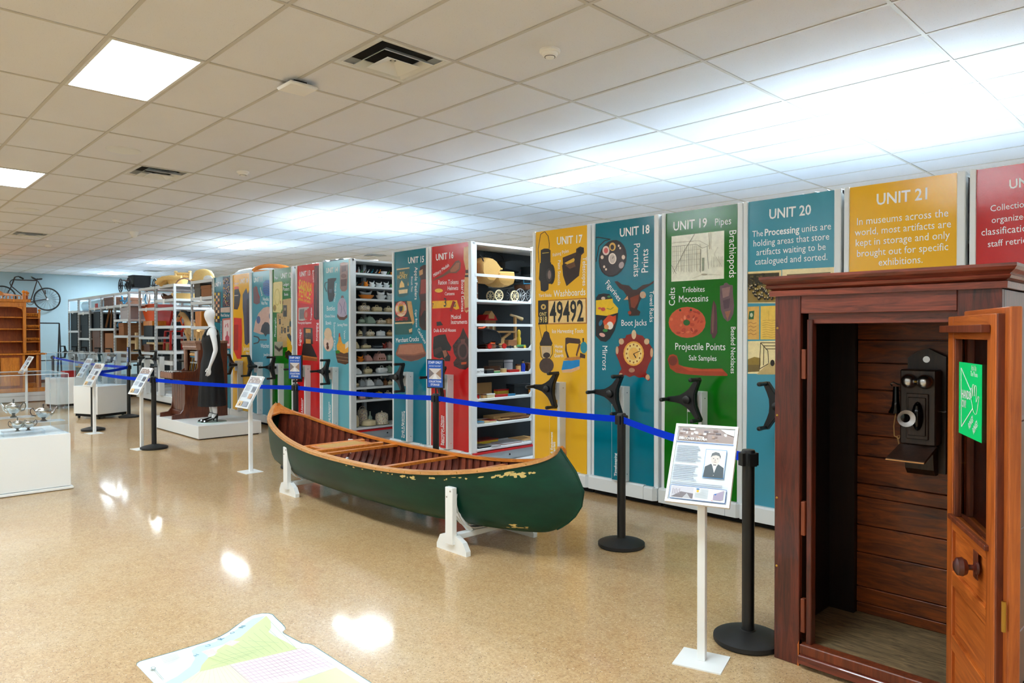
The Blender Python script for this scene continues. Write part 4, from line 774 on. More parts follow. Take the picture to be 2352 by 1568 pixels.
# ------------------------------------------------------------------ stanchions and belts
base_me = MB().lathe([(.165, 0), (.172, .008), (.172, .028), (.16, .034), (.07, .058), (.04, .062), (.035, .066)], 36).mesh('base', 'black_rubber', 30)
post_me = MB().lathe([(.031, .06), (.031, .93)], 20).mesh('post', 'black_plastic', True)
head_me = MB().lathe([(.034, .905), (.034, .975), (.03, .983), (.012, .985)], 20).mesh('head', 'black_plastic', True)
def stanchion(x, y, lab, belts=(), posted=None):
    o = thing('stanchion', lab, 'stanchion', (x, y, 0), 0, 'black belt stanchions'); link('base', base_me, o); link('post', post_me, o); h = link('head', head_me, o)
    for k in range(4):
        a = PI / 4 + k * PI / 2 if not belts else math.atan2(belts[0][1] - y, belts[0][0] - x) + k * PI / 2; d = V(math.cos(a), math.sin(a), 0)
        part('belt_clip', MB().obox(V(0, 0, .935) + d * .038, (d, V(0, 0, 1), d.cross(V(0, 0, 1))), (.008, .032, .02)), 'black_plastic', h)
    for tx, ty in belts:
        d = V(tx - x, ty - y, 0); L = d.length; d.normalize(); n_ = d.cross(V(0, 0, 1)); rings = []
        for k in range(13):
            u = k / 12.; s = .045 + (L - .09) * u; z = .937 - (.015 + .008 * L) * 4 * u * (1 - u) * .5; tw = n_ * .0008
            p = d * s
            rings.append([p - tw + V(0, 0, z - .024), p + tw + V(0, 0, z - .024), p + tw + V(0, 0, z + .024), p - tw + V(0, 0, z + .024)])
        part('belt', MB().loft(rings), 'belt', o, label='taut royal blue retractable belt')
s3 = PZ(1001, 903, .985); s4 = PZ(680, 1073)
SP = [(-1.787, 3.34), (-3.257, 4.182), (s3.x, s3.y), (s4.x, s4.y), (-10.517, 3.197), (-14.77, 4.057), (-13.2, 3.1)]
stanchion(*SP[0], 'black stanchion nearest the camera, touching the left side of the phone booth', [SP[1]])
stanchion(*SP[1], 'black stanchion in front of the teal unit 18, right of the canoe', [SP[2]])
stanchion(*SP[2], 'black stanchion behind the canoe before the red unit 16, carrying a blue notice', [SP[3]])
stanchion(*SP[3], 'black stanchion behind the canoe stern before unit 13, carrying a blue notice', [SP[4]])
stanchion(*SP[4], 'black stanchion left of the player piano beside a slanted sign', [SP[6]])
stanchion(*SP[6], 'black stanchion hidden behind the slanted sign by the low white case', [SP[5]])
stanchion(*SP[5], 'black stanchion with a blue notice seen edge on before the open racks', [(-22.2, 4.3)])
stanchion(-22.2, 4.3, 'farthest black stanchion behind the second glazed case')
def notice(x, y, az, lab, text=True):
    o = thing('staff_notice', lab, 'notice', (x, y, .985), az, 'blue staff only notices')
    part('stem', MB().lathe([(.008, -.003), (.008, .06)], 8), 'black_plastic', o); m = MB(); m.cbox(-.095, -.012, .05, .095, .012, .335, .004); fr = part('frame', m, 'black_plastic', o)
    pn = part('sheet', MB().box(-.085, -.0135, .06, .085, -.0115, .325), simple_blue, o)
    for s, z, w, b in (('STAFF ONLY', .292, .15, True), ('BEYOND THIS POINT', .262, .13, False), ('COLLECTIONS', .108, .14, True), ('STORAGE', .076, .1, True)):
        m = MB(); text3(m, s, (-w / 2, -.0135, z), (w / 2, -.0135, z), (0, -1, 0), .8, b, .0008); part('lettering', m, 'lettering_white', fr)
    q = Pic(lambda u, v: V(u, -.0135, v), (0, -1, 0)); q.r((206, 200, 196), -.07, .14, .07, .245).p((120, 110, 110), [(-.07, .245), (-.01, .195), (-.07, .15)]).p((150, 120, 100), [(.07, .245), (.01, .195), (.07, .15)]).p((226, 226, 226), [(-.03, .14), (-.005, .19), (.005, .19), (.03, .14)])
    part('printed_aisle_photo', q.mb, 'ink_flat', fr)
simple_blue = simple('notice_blue', (12, 84, 178), .35)
notice(SP[2][0], SP[2][1], math.radians(22), 'blue STAFF ONLY notice on the stanchion before the red unit 16'); notice(SP[3][0], SP[3][1], math.radians(24), 'blue STAFF ONLY notice on the stanchion before units 12 and 13'); notice(SP[5][0], SP[5][1], math.radians(-8), 'blue notice turned edge on, on the stanchion before the open racks')
# ------------------------------------------------------------------ slanted information signs on white poles
def sign_stand(cx, cy, cz, az, lab, kind=0):
    o = thing('sign_stand', lab, 'sign', (cx, cy, 0), math.radians(az), 'white information sign stands'); t = math.radians(61.3); u = V(0, math.cos(t), math.sin(t)); nn = V(0, -math.sin(t), math.cos(t)); e = V(1, 0, 0); c = V(0, 0, cz)
    part('base_plate', MB().box(-.115, -.1, 0, .115, .1, .006), 'white_paint', o); m = MB(); m.cbox(-.019, -.012, .006, .019, .026, cz - .02, .002); part('pole', m, 'white_paint', o)
    part('bracket', MB().obox(c - nn * .022, (e, u, nn), (.05, .08, .01)), 'white_paint', o)
    bd = part('board', MB().obox(c - nn * .006, (e, u, nn), (.1525, .199, .007)), 'white_paint', o)
    m = MB()
    for a_, b_, hx, hy in ((-.146, 0, .0065, .199), (.146, 0, .0065, .199), (0, .1925, .1395, .0065), (0, -.1925, .1395, .0065)): m.obox(c + e * a_ + u * b_ + nn * .003, (e, u, nn), (hx, hy, .005))
    part('frame', m, 'white_paint', o); f3 = lambda x, y: c + e * x + u * y
    q = Pic(f3, nn, .0014); q.r((222, 232, 240), -.139, -.186, .139, .186)
    q.r((150, 130, 124), -.136, .112, .136, .182)
    r = random.Random(kind + 5)
    for k in range(34): x, y = r.uniform(-.13, .1), r.uniform(.118, .17); q.r(r.choice([(96, 80, 84), (206, 200, 200), (128, 100, 90), (170, 140, 120), (226, 224, 220)]), x, y, x + r.uniform(.006, .03), y + r.uniform(.004, .014))
    q.p((228, 232, 236), [(.07, .18), (.136, .18), (.136, .15), (.1, .16)]).r((20, 92, 176), -.139, .104, .139, .1075)
    if kind == 0:
        for k in range(10): q.r((150, 160, 176), -.13, .088 - k * .0088, -.13 + r.uniform(.095, .125), .0845 - k * .0088)
        for k in range(9): q.r((150, 160, 176), -.132, -.012 - k * .0088, -.132 + r.uniform(.095, .12), -.0155 - k * .0088)
        for k in range(2): q.r((150, 160, 176), -.133, -.098 - k * .009, .11, -.1015 - k * .009)
        q.r((60, 150, 216), .012, -.066, .112, .076).r((222, 224, 228), .014, -.064, .110, .074)
        q.p((70, 82, 90), [(.014, -.064), (.018, -.012), (.045, .004), (.062, -.012), (.08, .004), (.106, -.012), (.110, -.064)]).p((236, 238, 240), [(.05, .002), (.075, .002), (.064, -.04)]).p((226, 222, 218), [(.052, .018), (.074, .018), (.076, -.004), (.050, -.004)]).e((216, 208, 202), .063, .028, .021, .028).p((96, 100, 104), [(.04, .034), (.044, .056), (.06, .064), (.078, .06), (.087, .044), (.086, .03), (.08, .044), (.064, .048), (.048, .044)]).e((110, 108, 110), .054, .031, .0035, .002).e((110, 108, 110), .073, .031, .0035, .002).r((150, 110, 108), .057, .012, .069, .0145).p((150, 142, 138), [(.062, .03), (.066, .02), (.06, .02)]).r((60, 66, 70), .056, -.003, .070, .001).e((216, 216, 216), .063, -.052, .002, .002)
        q.r((20, 92, 176), -.132, -.181, .132, -.116).r((232, 238, 242), -.130, -.179, .130, -.118)
        q.r((206, 206, 216), -.126, -.175, -.02, -.121).p((130, 124, 130), [(-.126, -.175), (-.08, -.145), (-.02, -.15), (-.02, -.175)]).p((190, 190, 196), [(-.07, -.175), (-.05, -.15), (-.03, -.175)])
        for k in range(5): q.r((160, 150, 160), -.12 + k * .008, -.16, -.117 + k * .008, -.132 - .004 * (k % 2))
        q.e((236, 190, 60), 0, -.135, .006, .007).e((70, 130, 190), 0, -.126, .008, .004)
        for k in range(9): q.r((190, 198, 206), .012 if k < 4 else -.012, -.124 - k * .0052, .05, -.126 - k * .0052)
        q.p((170, 160, 186), [(.075, -.17), (.075, -.145), (.122, -.122), (.12, -.165), (.11, -.17)]).p((30, 110, 200), [(.076, -.143), (.09, -.139), (.086, -.148)]).p((226, 150, 150), [(.066, -.172), (.076, -.173), (.072, -.177)])
    else:
        for a_, b_ in ((.088, 9), (-.01, 7)):
            for k in range(b_): q.r((150, 160, 178), -.13, a_ - k * .0088, -.13 + r.uniform(.1, .13), a_ - .0035 - k * .0088)
        q.r((110, 120, 140), .03, .0, .115, .07).r((70, 76, 90), .045, .01, .1, .06).r((196, 150, 110) if kind % 2 else (120, 130, 150), .03, -.08, .11, -.02).r((226, 190, 130), -.125, -.178, -.03, -.118).r((150, 160, 176), -.01, -.178, .1, -.118).p((96, 90, 90), [(-.1, -.17), (-.07, -.13), (-.05, -.17)])
    part('printed_sheet', q.mb, 'ink_flat', bd)
    if kind == 0:
        m = MB(); text3(m, 'DISCOVER SARNIA', f3(-.128, .1175), f3(.012, .1175), nn, .95, True, .0085); part('lettering', m, 'lettering_white', bd)
sign_stand(-1.837, 2.982, .948, 16.75, 'white sign with a grey portrait on a tall pole beside the phone booth', 0)
sign_stand(-7.984, 3.434, .907, 2.27, 'white slanted sign on a pole just left of the canoe stern', 1)
sign_stand(-10.6, 3.06, .925, 7.2, 'white slanted sign left of the player piano and its stanchion', 2)
sign_stand(-12.785, 3.015, .92, 8.2, 'white slanted sign standing before the low white display case', 3)
sign_stand(-15.64, 3.54, .911, 4.7, 'white slanted sign between the two far display cases', 4)
sign_stand(-17.95, 3.0, .915, 5., 'farthest white slanted sign beside the oak bookcase', 5)
# ------------------------------------------------------------------ wooden telephone booth
BX0, BX1, BYF, BYB, BZ = -1.61, -.675, 3.27, 3.93, 1.76
booth = thing('phone_booth', 'dark red-brown wooden telephone booth with folded door at the right', 'phone booth', (BX0, BYF, 0)); bw, bd = BX1 - BX0, BYB - BYF
m = MB(); m.cbox(0, -.004, .0, .125, .028, BZ, .003); fp = part('front_stile', m, 'booth_dark', booth)
for z in (.45, .78, 1.18, 1.6): part('screw', MB().lathe([(.006, 0), (.004, .002)], 8, (.012, -.004, z), ax=(0, -1, 0)), 'brass', fp)
m = MB(); m.prism([(.125, .12), (.118, .1), (.12, .04), (.116, .0), (.125, -.0)], 'y', -.005, .027); part('split_edge', m, 'door_wood', booth)
m = MB(); m.cbox(bw - .155, -.004, .02, bw, .028, BZ, .003); fp = part('front_stile', m, 'booth_dark', booth); part('screw', MB().lathe([(.006, 0), (.004, .002)], 8, (bw - .02, -.004, 1.66), ax=(0, -1, 0)), 'brass', fp)
m = MB(); m.cbox(.127, -.002, 1.668, bw - .157, .028, BZ, .002); part('lintel', m, 'booth_dark_h', booth)
m = MB(); m.cbox(.15, .028, 1.62, bw - .157, .06, 1.67, .002); part('door_stop', m, 'booth_dark_h', booth)
m = MB(); m.cbox(.15, .012, .09, .176, .06, 1.64, .003); part('door_jamb', m, 'booth_dark', booth)
for z0, z1 in ((.16, .32), (.62, .78), (1.36, 1.5)):
    part('hinge_block', MB().cbox(.128, .002, z0, .148, .03, z1, .002), 'door_edge', booth)
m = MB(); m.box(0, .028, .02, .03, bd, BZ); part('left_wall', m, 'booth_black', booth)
k = 0
for z0, z1 in ((.02, .3), (.3, .74), (.74, 1.2), (1.2, BZ)): part('right_wall_plank', MB().cbox(bw - .03, .03, z0, bw, bd, z1 - .003, .003), 'booth_dark', booth)
m = MB(); m.box(.03, bd - .025, .02, bw - .03, bd, BZ); part('rear_sheet', m, 'booth_dark', booth)
zz = [.1, .155, .24, .42, .565, .715, .785, .93, 1.04, 1.16, 1.28, 1.42, 1.54, 1.64, 1.75]
for a_, b_ in zip(zz, zz[1:]):
    pr = rnd.uniform(.0, .006); part('back_plank', MB().cbox(.16, bd - .05 - pr, a_ + .002, bw - .03, bd - .026, b_ - .002, .003), 'booth_inner', booth)
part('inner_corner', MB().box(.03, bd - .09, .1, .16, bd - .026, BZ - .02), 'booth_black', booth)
m = MB(); m.box(.03, .03, .06, bw - .03, bd - .03, .1); part('floor_board', m, 'booth_floor', booth)
m = MB(); m.cbox(.13, -.012, .06, bw - .155, .05, .108, .004); part('sill', m, 'door_edge', booth); part('sill_step', MB().cbox(.13, -.03, .02, bw - .155, .0, .062, .004), 'booth_dark_h', booth); part('base_board', MB().box(.13, .03, .0, bw, bd, .06), 'booth_dark', booth)
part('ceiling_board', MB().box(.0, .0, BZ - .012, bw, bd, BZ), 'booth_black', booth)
# cornice with stepped moulding round three sides
prof = [(0, 1.752), (.02, 1.752), (.022, 1.778), (.012, 1.782), (.03, 1.79), (.036, 1.80), (.03, 1.806), (.05, 1.822), (.058, 1.834), (.058, 1.846), (0, 1.846)]
rings = []
for px_, py_ in ((0, bd), (0, 0), (bw, 0), (bw, bd)):
    sx = -1 if px_ == 0 else 1; rings.append([(px_ + sx * d, py_ + (-d if py_ == 0 else 0), z) for d, z in prof])
part('cornice', MB().loft(rings), 'booth_dark_h', booth); part('roof_board', MB().box(0, 0, 1.82, bw, bd, 1.843), 'booth_dark_h', booth)
# folded door: two leaves
def leaf(x0, y0, x1, y1, z0, z1, name, front):
    d = V(x1 - x0, y1 - y0, 0); L = d.length; ang = math.atan2(d.y, d.x)
    o = bpy.data.objects.new(name, None); col.objects.link(o); o.parent = booth; o.location = (x0 - BX0, y0 - BYF, 0); o.rotation_euler = (0, 0, ang)
    # local x runs towards the camera side edge, local -y is the outer face
    T_ = .034; sw = .075
    m = MB(); m.cbox(0, -.0, z0, sw, T_, z1, .003); part('stile', m, 'door_wood', o); m = MB(); m.cbox(L - sw - .012, 0, z0, L, T_, z1, .003); part('stile', m, 'door_wood', o)
    part('top_rail', MB().cbox(sw, 0, z1 - .09, L - sw, T_, z1, .003), 'door_wood_h', o)
    wb = .84
    part('middle_rail', MB().cbox(sw, 0, wb - .055, L - sw, T_, wb, .003), 'door_wood_h', o)
    part('sill_ledge', MB().cbox(sw - .012, -.014, wb - .012, L - sw + .02, .004, wb + .008, .003), 'door_edge', o)
    part('window_pane', MB().box(sw, T_ * .45, wb, L - sw, T_ * .55, z1 - .09), 'booth_glass', o)
    for xa, xb in ((sw, sw + .014), (L - sw - .014 - .012, L - sw - .012)): part('glazing_bead', MB().cbox(xa, .004, wb, xb, T_ - .004, z1 - .09, .002), 'door_edge', o)
    zs = [.03, .24, .47, .62, wb - .055]
    for i, (a_, b_) in enumerate(((.62, .785), (.36, .56), (.12, .30))): part('lower_panel', MB().cbox(sw, .012, a_, L - sw, T_ - .01, b_, .002), 'door_wood_h', o)
    for a_ in (.56, .30, .05): part('lower_rail', MB().cbox(sw, .0, a_, L - sw, T_, a_ + .06, .003), 'door_wood_h', o)
    return o, L
la, L = leaf(-.868, 3.287, -.592, 2.779, .02, 1.643, 'door_leaf', True)
part('head_batten', MB().cbox(-.012, -.03, 1.578, L - .05, -.001, 1.606, .002), 'door_edge', la)
part('closing_edge', MB().cbox(L, .002, .02, L + .01, .032, 1.643, .003), 'door_edge', la)
part('knob', MB().lathe([(.024, 0), (.022, .008), (.01, .014), (.01, .03), (.026, .036), (.034, .05), (.031, .066), (.016, .076), (.003, .078)], 20, (L - .17, -.001, .735), ax=(0, -1, 0)), 'booth_dark', la, True)
part('latch_plate', MB().cbox(L - .215, -.004, .69, L - .165, .0, .79, .001), 'door_edge', la)
lb, L2 = leaf(-.83, 3.318, -.546, 2.742, .02, 1.664, 'door_leaf', False)
part('closing_edge', MB().cbox(L2, .0, .02, L2 + .01, .034, 1.664, .003), 'door_wood', lb); part('fold_hinge', MB().lathe([(.007, .60), (.007, .70)], 8, (L2 + .008, -.012, 0)), 'brass', lb)
# --- green HANDS ON notice on the glass of the front leaf
ang = math.atan2(2.779 - 3.287, -.592 + .868); dl = V(math.cos(ang), math.sin(ang), 0); nl = V(dl.y, -dl.x, 0)
if nl.dot(C0 - V(-.75, 3.1, 1.2)) < 0: nl = -nl
og = V(-.868, 3.287, 1.2) - nl * .012
def lf(x, y): return PL(2150 + x / 3.827, 690 + y / 3.827, og, nl)
gp = [lf(200, 533), lf(402, 568), lf(407, 1257), lf(208, 1160)]
u0 = [(p - og).dot(dl) for p in gp]; xa, xb = (u0[0] + u0[3]) / 2, (u0[1] + u0[2]) / 2; za, zb = (gp[2].z + gp[3].z) / 2, (gp[0].z + gp[1].z) / 2
hs = thing('hands_on_notice', 'bright green HANDS ON notice with a white hand outline on the booth door', 'notice', (og.x + dl.x * (xa + xb) / 2, og.y + dl.y * (xa + xb) / 2, za), ang)
wn, hn = xb - xa, zb - za; M['notice_green'] = simple('notice_green', (0, 214, 116), .4)
sh = part('sheet', MB().box(-wn / 2, -.0012, 0, wn / 2, .0, hn), 'notice_green', hs)
G = lambda u, v: V(-wn / 2 + wn * (u - 200) / 204, -.0012, hn * (1 - (v - 533 - (u - 200) * .27) / 650))
q = Pic(G, (0, -1, 0)); wt = (236, 248, 240)
q.l_(wt, [(222, 592), (312, 800)], 7).l_(wt, [(222, 592), (228, 1125)], 5).l_(wt, [(228, 1125), (330, 955)], 7)
hand = [(345, 990), (352, 1005), (366, 998), (372, 960), (385, 860), (378, 850), (362, 900), (364, 770), (356, 756), (350, 770), (349, 850), (345, 755), (337, 746), (332, 760), (336, 850), (326, 780), (318, 778), (318, 800), (326, 865), (316, 820), (312, 830), (326, 890), (345, 990)]
q.l_(wt, hand, 4); part('printed_hand', q.mb, 'ink_flat', sh)
for s, a_, b_ in (('HANDS', (230, 862), (307, 880)), ('ON!', (232, 945), (270, 953)), ('Pick Up', (318, 625), (360, 632)), ('The Phone', (310, 672), (370, 690)), ('RING!', (302, 1140), (338, 1060)), ('RING!', (340, 1178), (376, 1096))):
    m = MB(); text3(m, s, G(*a_), G(*b_), (0, -1, 0), .7, s[0] in 'HOR' and s.isupper(), .0009); part('lettering', m, 'lettering_white', sh)
M['mouth_metal'] = simple('mouth_metal', (186, 180, 176), .45, metal=.0)
# --- wall telephone on the back planks
yw = BYB - .058
def tw(x, y): return PY(2000 + x / 4.75, 780 + y / 4.75, yw - .1)
tl, tr_, bl = tw(335, 320), tw(728, 330), tw(335, 1110)
tcx = (tl.x + tr_.x) / 2; tw_ = tr_.x - tl.x; z_t, z_b = tl.z, bl.z; sc_ = tw_
ph = thing('wall_telephone', 'antique dark wooden wall telephone with twin bells inside the booth', 'telephone', (tcx, yw, 0))
hw = tw_ / 2; hh = z_t - z_b
bt_ = z_t + hh * .26
m = MB(); m.prism([(-hw * .95, z_b - hh * .42), (hw * 1.2, z_b - hh * .42), (hw * 1.2, bt_ - .03), (hw * .9, bt_ - .02), (hw * .5, bt_ - .004), (.02, bt_ + .008), (-hw * .35, bt_ - .004), (-hw * .8, bt_ - .03), (-hw * .95, bt_ - .04)], 'y', -.022, 0); part('backboard', m, 'phone_wood', ph)
m = MB(); m.cbox(-hw, -.12, z_b - hh * .02, hw, -.022, z_t, .006); part('case', m, 'phone_wood', ph)
part('maker_badge', MB().lathe([(.017, 0), (.016, .003)], 16, (.01, -.022, bt_ - .045), ax=(0, -1, 0)), 'steel', ph)
m = MB(); zc1, zc2 = z_t - hh * .32, z_t - hh * .94
for a_ in (0, 1):
    k = .012 * a_; x0_, x1_ = -hw * .62 + k, hw * .62 - k
m.cbox(-hw * .62, -.128, zc2, hw * .62, -.12, zc1, .003); dp = part('door_panel', m, 'phone_wood', ph); m = MB(); m.cbox(-hw * .5, -.136, zc2 + .018, hw * .5, -.128, zc1 - .018, .003); part('raised_panel', m, 'phone_wood', dp)
for sg in (-1, 1):
    part('bell', MB().lathe([(.001, .05), (.012, .05), (.026, .042), (.034, .026), (.036, .01), (.034, .006)][::-1], 24, (sg * hw * .44, -.12, z_t - hh * .155), ax=(0, -1, 0)), 'steel', ph, True)
part('bell_clapper', MB().ell((0, -.15, z_t - hh * .155), (.006, .006, .006), 8, 6), 'brass', ph)
part('transmitter_arm', MB().ell((0.006, -.14, z_t - hh * .62), (.026, .03, .07)), 'patent_black', ph, True)
mz = z_t - hh * .68; mo = Vector((.6, -1, .0)).normalized(); mc = PY(2082, 961, yw - .235) - Vector((tcx, yw, 0)) - mo * .095; part('mouthpiece', MB().lathe([(.014, .0), (.014, .05), (.02, .065), (.038, .092), (.040, .095), (.037, .094), (.018, .072), (.010, .06)], 24, mc, ax=mo), 'mouth_metal', ph, True)
part('mouth_arm', MB().tube([(0.006, -.15, z_t - hh * .62), mc * .5 + Vector((.003, -.075, z_t * .5 - hh * .31)), mc + mo * .01], .012, 8), 'patent_black', ph, True)
part('mouth_grille', MB().lathe([(.019, .066), (.0205, .0765), (.008, .079)], 16, mc, ax=mo), 'patent_black', ph, True)
rx = -hw - .035; rz = z_t - hh * .25
part('receiver', MB().lathe([(.012, .0), (.014, -.02), (.016, -.07), (.02, -.1), (.032, -.125), (.034, -.132), (.02, -.134)], 18, (rx, -.07, rz)), 'patent_black', ph, True)
part('hook', MB().tube([(-hw, -.07, rz + .008), (rx + .01, -.07, rz + .012), (rx - .012, -.07, rz + .02), (rx - .026, -.07, rz + .012), (rx - .016, -.07, rz + .002)], .004, 6), 'steel', ph, True)
part('cord', MB().tube([(rx, -.07, rz - .134), (rx - .012, -.06, rz - .2), (rx - .012, -.05, rz - .25), (rx + .01, -.05, rz - .262), (rx + .016, -.05, rz - .244), (rx, -.05, rz - .25), (rx + .01, -.05, rz - .29), (rx + .05, -.05, rz - .302), (-hw, -.06, rz - .3)], .003, 6), 'tan', ph, True)
part('crank', MB().tube([(hw, -.07, mz + .045), (hw + .03, -.07, mz + .045)], .004, 6), 'steel', ph)
m = MB(); zb_ = z_b - hh * .02; m.add([(-hw, -.12, zb_), (hw * 1.05, -.12, zb_), (hw * .9, -.26, zb_ - .055), (-hw * 1.2, -.26, zb_ - .055), (-hw, -.12, zb_ - .012), (hw * 1.05, -.12, zb_ - .012), (hw * .9, -.26, zb_ - .067), (-hw * 1.2, -.26, zb_ - .067)], [(0, 3, 2, 1), (4, 5, 6, 7), (0, 1, 5, 4), (1, 2, 6, 5), (2, 3, 7, 6), (3, 0, 4, 7)]); part('writing_shelf', m, 'phone_wood', ph)
m = MB(); m.bar((-hw * 1.2, -.262, zb_ - .061), (hw * .9, -.262, zb_ - .061), .014, .005); part('shelf_edge', m, 'gunwale_pale', ph)
m = MB(); m.prism([(-.022, zb_ - .012), (-.11, zb_ - .012), (-.09, zb_ - .12), (-.06, zb_ - .15), (-.022, zb_ - .15)], 'x', -hw * .8, hw * .8); part('battery_box', m, 'phone_wood', ph)
for sg in (-1, 1): part('terminal', MB().lathe([(.005, 0), (.004, .008)], 8, (sg * .02, -.098, zb_ - .07), ax=(0, -1, 0)), 'steel', ph)
# ------------------------------------------------------------------ county map stuck on the floor
mf = lambda x, y: PZ(300 + x / 3.92, 1380 + y / 3.92, 0)
out = [(55, 580), (60, 562), (85, 545), (200, 512), (400, 455), (600, 395), (720, 357), (800, 325), (880, 280), (960, 220), (1040, 160), (1100, 130), (1180, 113), (1240, 113), (1275, 122), (1310, 160), (1360, 205), (1388, 238), (1392, 255), (1368, 278), (1375, 292), (1540, 382), (1600, 388), (1640, 402), (2160, 737), (3400, 1500), (1400, 3000), (300, 900), (205, 737)]
P = [mf(*p) for p in out]; cxm = sum((p for p in P), V(0, 0, 0)) / len(P)
fmap = thing('floor_map', 'pastel county map with grid lines stuck on the concrete floor', 'map', (cxm.x, cxm.y, 0))
q = Pic(mf, (0, 0, 1), .0006); q.p((30, 110, 120), [(x + (-5 if x < 1000 else 5), y - 4) for x, y in out]).p((222, 226, 222), out)
sheet = part('sheet', q.mb, 'ink_flat', fmap, world=True)
q = Pic(mf, (0, 0, 1), .0012)
q.p((196, 224, 224), [(1210, 135), (1100, 160), (1040, 200), (880, 310), (760, 370), (600, 410), (550, 450), (580, 520), (540, 590), (420, 680), (310, 737), (420, 780), (620, 630), (700, 520), (690, 490), (640, 455), (850, 385), (1000, 320)])
q.p((206, 218, 160), [(1222, 135), (1260, 180), (1265, 240), (1240, 280), (1300, 320), (1420, 380), (1500, 430), (1560, 420), (890, 575), (620, 640), (640, 580), (700, 510), (760, 490), (780, 440), (860, 390), (990, 325), (1110, 220)])
q.p((244, 208, 206), [(640, 458), (740, 432), (785, 470), (690, 490)]).p((246, 206, 206), [(838, 390), (905, 355), (985, 366), (915, 408)])
q.p((240, 218, 222), [(890, 575), (1570, 420), (1850, 600), (1500, 720), (1100, 760)]).p((236, 234, 206), [(620, 640), (890, 578), (1100, 760), (900, 1000), (460, 737)]).p((208, 220, 166), [(1850, 600), (2060, 735), (2400, 960), (1700, 1000), (1500, 730)]).p((236, 206, 200), [(1100, 760), (1500, 722), (1700, 1000), (1300, 1200), (900, 1000)])
for k in range(17):
    f_ = k / 16.; a_ = (890 + 680 * f_, 575 - 155 * f_); b_ = (1100 + 750 * f_, 760 - 160 * f_); q.l_((190, 170, 190), [a_, b_], 2.2)
for k in range(1, 8):
    f_ = k / 8.; q.l_((190, 170, 190), [(890 + 210 * f_, 575 + 185 * f_), (1570 + 280 * f_, 420 + 180 * f_)], 2.2)
for k in range(12):
    f_ = k / 11.; q.l_((150, 176, 120), [(700 + 560 * f_, 515 - 320 * f_ ** 1.2), (880 + 600 * f_, 575 - 150 * f_)], 2)
for k in range(1, 6): f_ = k / 6.; q.l_((160, 184, 140), [(640 + 500 * f_, 600 - 330 * f_ ** 1.3 + 30), (1000 + 400 * f_, 520 - 160 * f_)], 2)
for k in range(12): f_ = k / 11.; q.l_((196, 190, 160), [(620 + 270 * f_, 640 - 62 * f_), (470 + 640 * f_, 740 + 26 * f_)], 2)
q.l_((110, 160, 170), [(205, 615), (300, 722)], 3).e((110, 160, 170), 205, 618, 22, 10).e((238, 240, 236), 205, 618, 16, 7)
for k in range(5): q.l_((180, 190, 190), [(270 + k * 8, 525 + k * 12), (420 + k * 6, 490 + k * 9)], 2)
part('printed_map', q.mb, 'ink_flat', sheet, world=True)
for s, a_, b_ in (('H', (592, 503), (618, 488)), ('U', (700, 418), (728, 402)), ('R', (822, 356), (850, 338)), ('O', (918, 302), (945, 284)), ('N', (1012, 248), (1040, 228))):
    m = MB(); text3(m, s, mf(*a_), mf(*b_), (0, 0, 1), 1.1, False, .004); part('lettering', m, 'blue_metal', sheet, world=True)
# ------------------------------------------------------------------ display cases with acrylic covers
def case(name_lab, loc, rz, w, d, zb, zt, ztop, wheels=False, skirt=True):
    """white box w wide (local x), d deep (local y) between zb and zt, acrylic cover up to ztop"""
    o = thing('display_case', name_lab, 'display case', loc, rz, 'white display cases with clear covers')
    m = MB(); m.cbox(0, 0, zb, w, d, zt, .004); part('plinth_box', m, 'white_paint', o)
    if skirt: part('base_board', MB().cbox(-.02, -.02, max(0, zb - .03), w + .02, d + .02, zb - .004, .004), 'white_paint', o)
    if wheels:
        for x in (.06, w - .06):
            for y in (.06, d - .06): part('castor', MB().lathe([(.022, -.012), (.022, .012)], 12, (x, y, .022), ax=(1, 0, 0)), 'black_rubber', o)
        part('wheel_frame', MB().box(.02, .02, .042, w - .02, d - .02, zb), 'dark_gap', o)
    t = .005; i = .012
    for a in ((i, i, w - i, i + t), (i, d - i - t, w - i, d - i), (i, i + t, i + t, d - i - t), (w - i - t, i + t, w - i, d - i - t)): part('clear_side', MB().box(a[0], a[1], zt, a[2], a[3], ztop - t), 'acrylic', o)
    part('clear_top', MB().box(i, i, ztop - t, w - i, d - i, ztop), 'acrylic', o)
    for x in (i, w - i):
        for y in (i, d - i): part('glued_edge', MB().box(x - .003, y - .003, zt, x + .003, y + .003, ztop), 'acrylic_edge', o)
    for a in ((i, i, w - i, i), (i, d - i, w - i, d - i), (i, i, i, d - i), (w - i, i, w - i, d - i)): part('glued_edge', MB().box(a[0] - .003, a[1] - .003, ztop - .006, a[2] + .003, a[3] + .003, ztop + .001), 'acrylic_edge', o)
    return o
t = NT('acrylic_edge'); M['acrylic_edge'] = t.m; t.base((.85, .92, .95)); t.set(Roughness=.15, Alpha=.5)
XC = -8.41; zt1 = PX(162, 994, XC).z; ztp1 = PX(161.5, 857, XC).z; dep = .85
case('large white display case with silver tea service at the left edge', (XC - dep, .35, 0), 0, dep, 1.775 - .35, .035, zt1, ztp1)
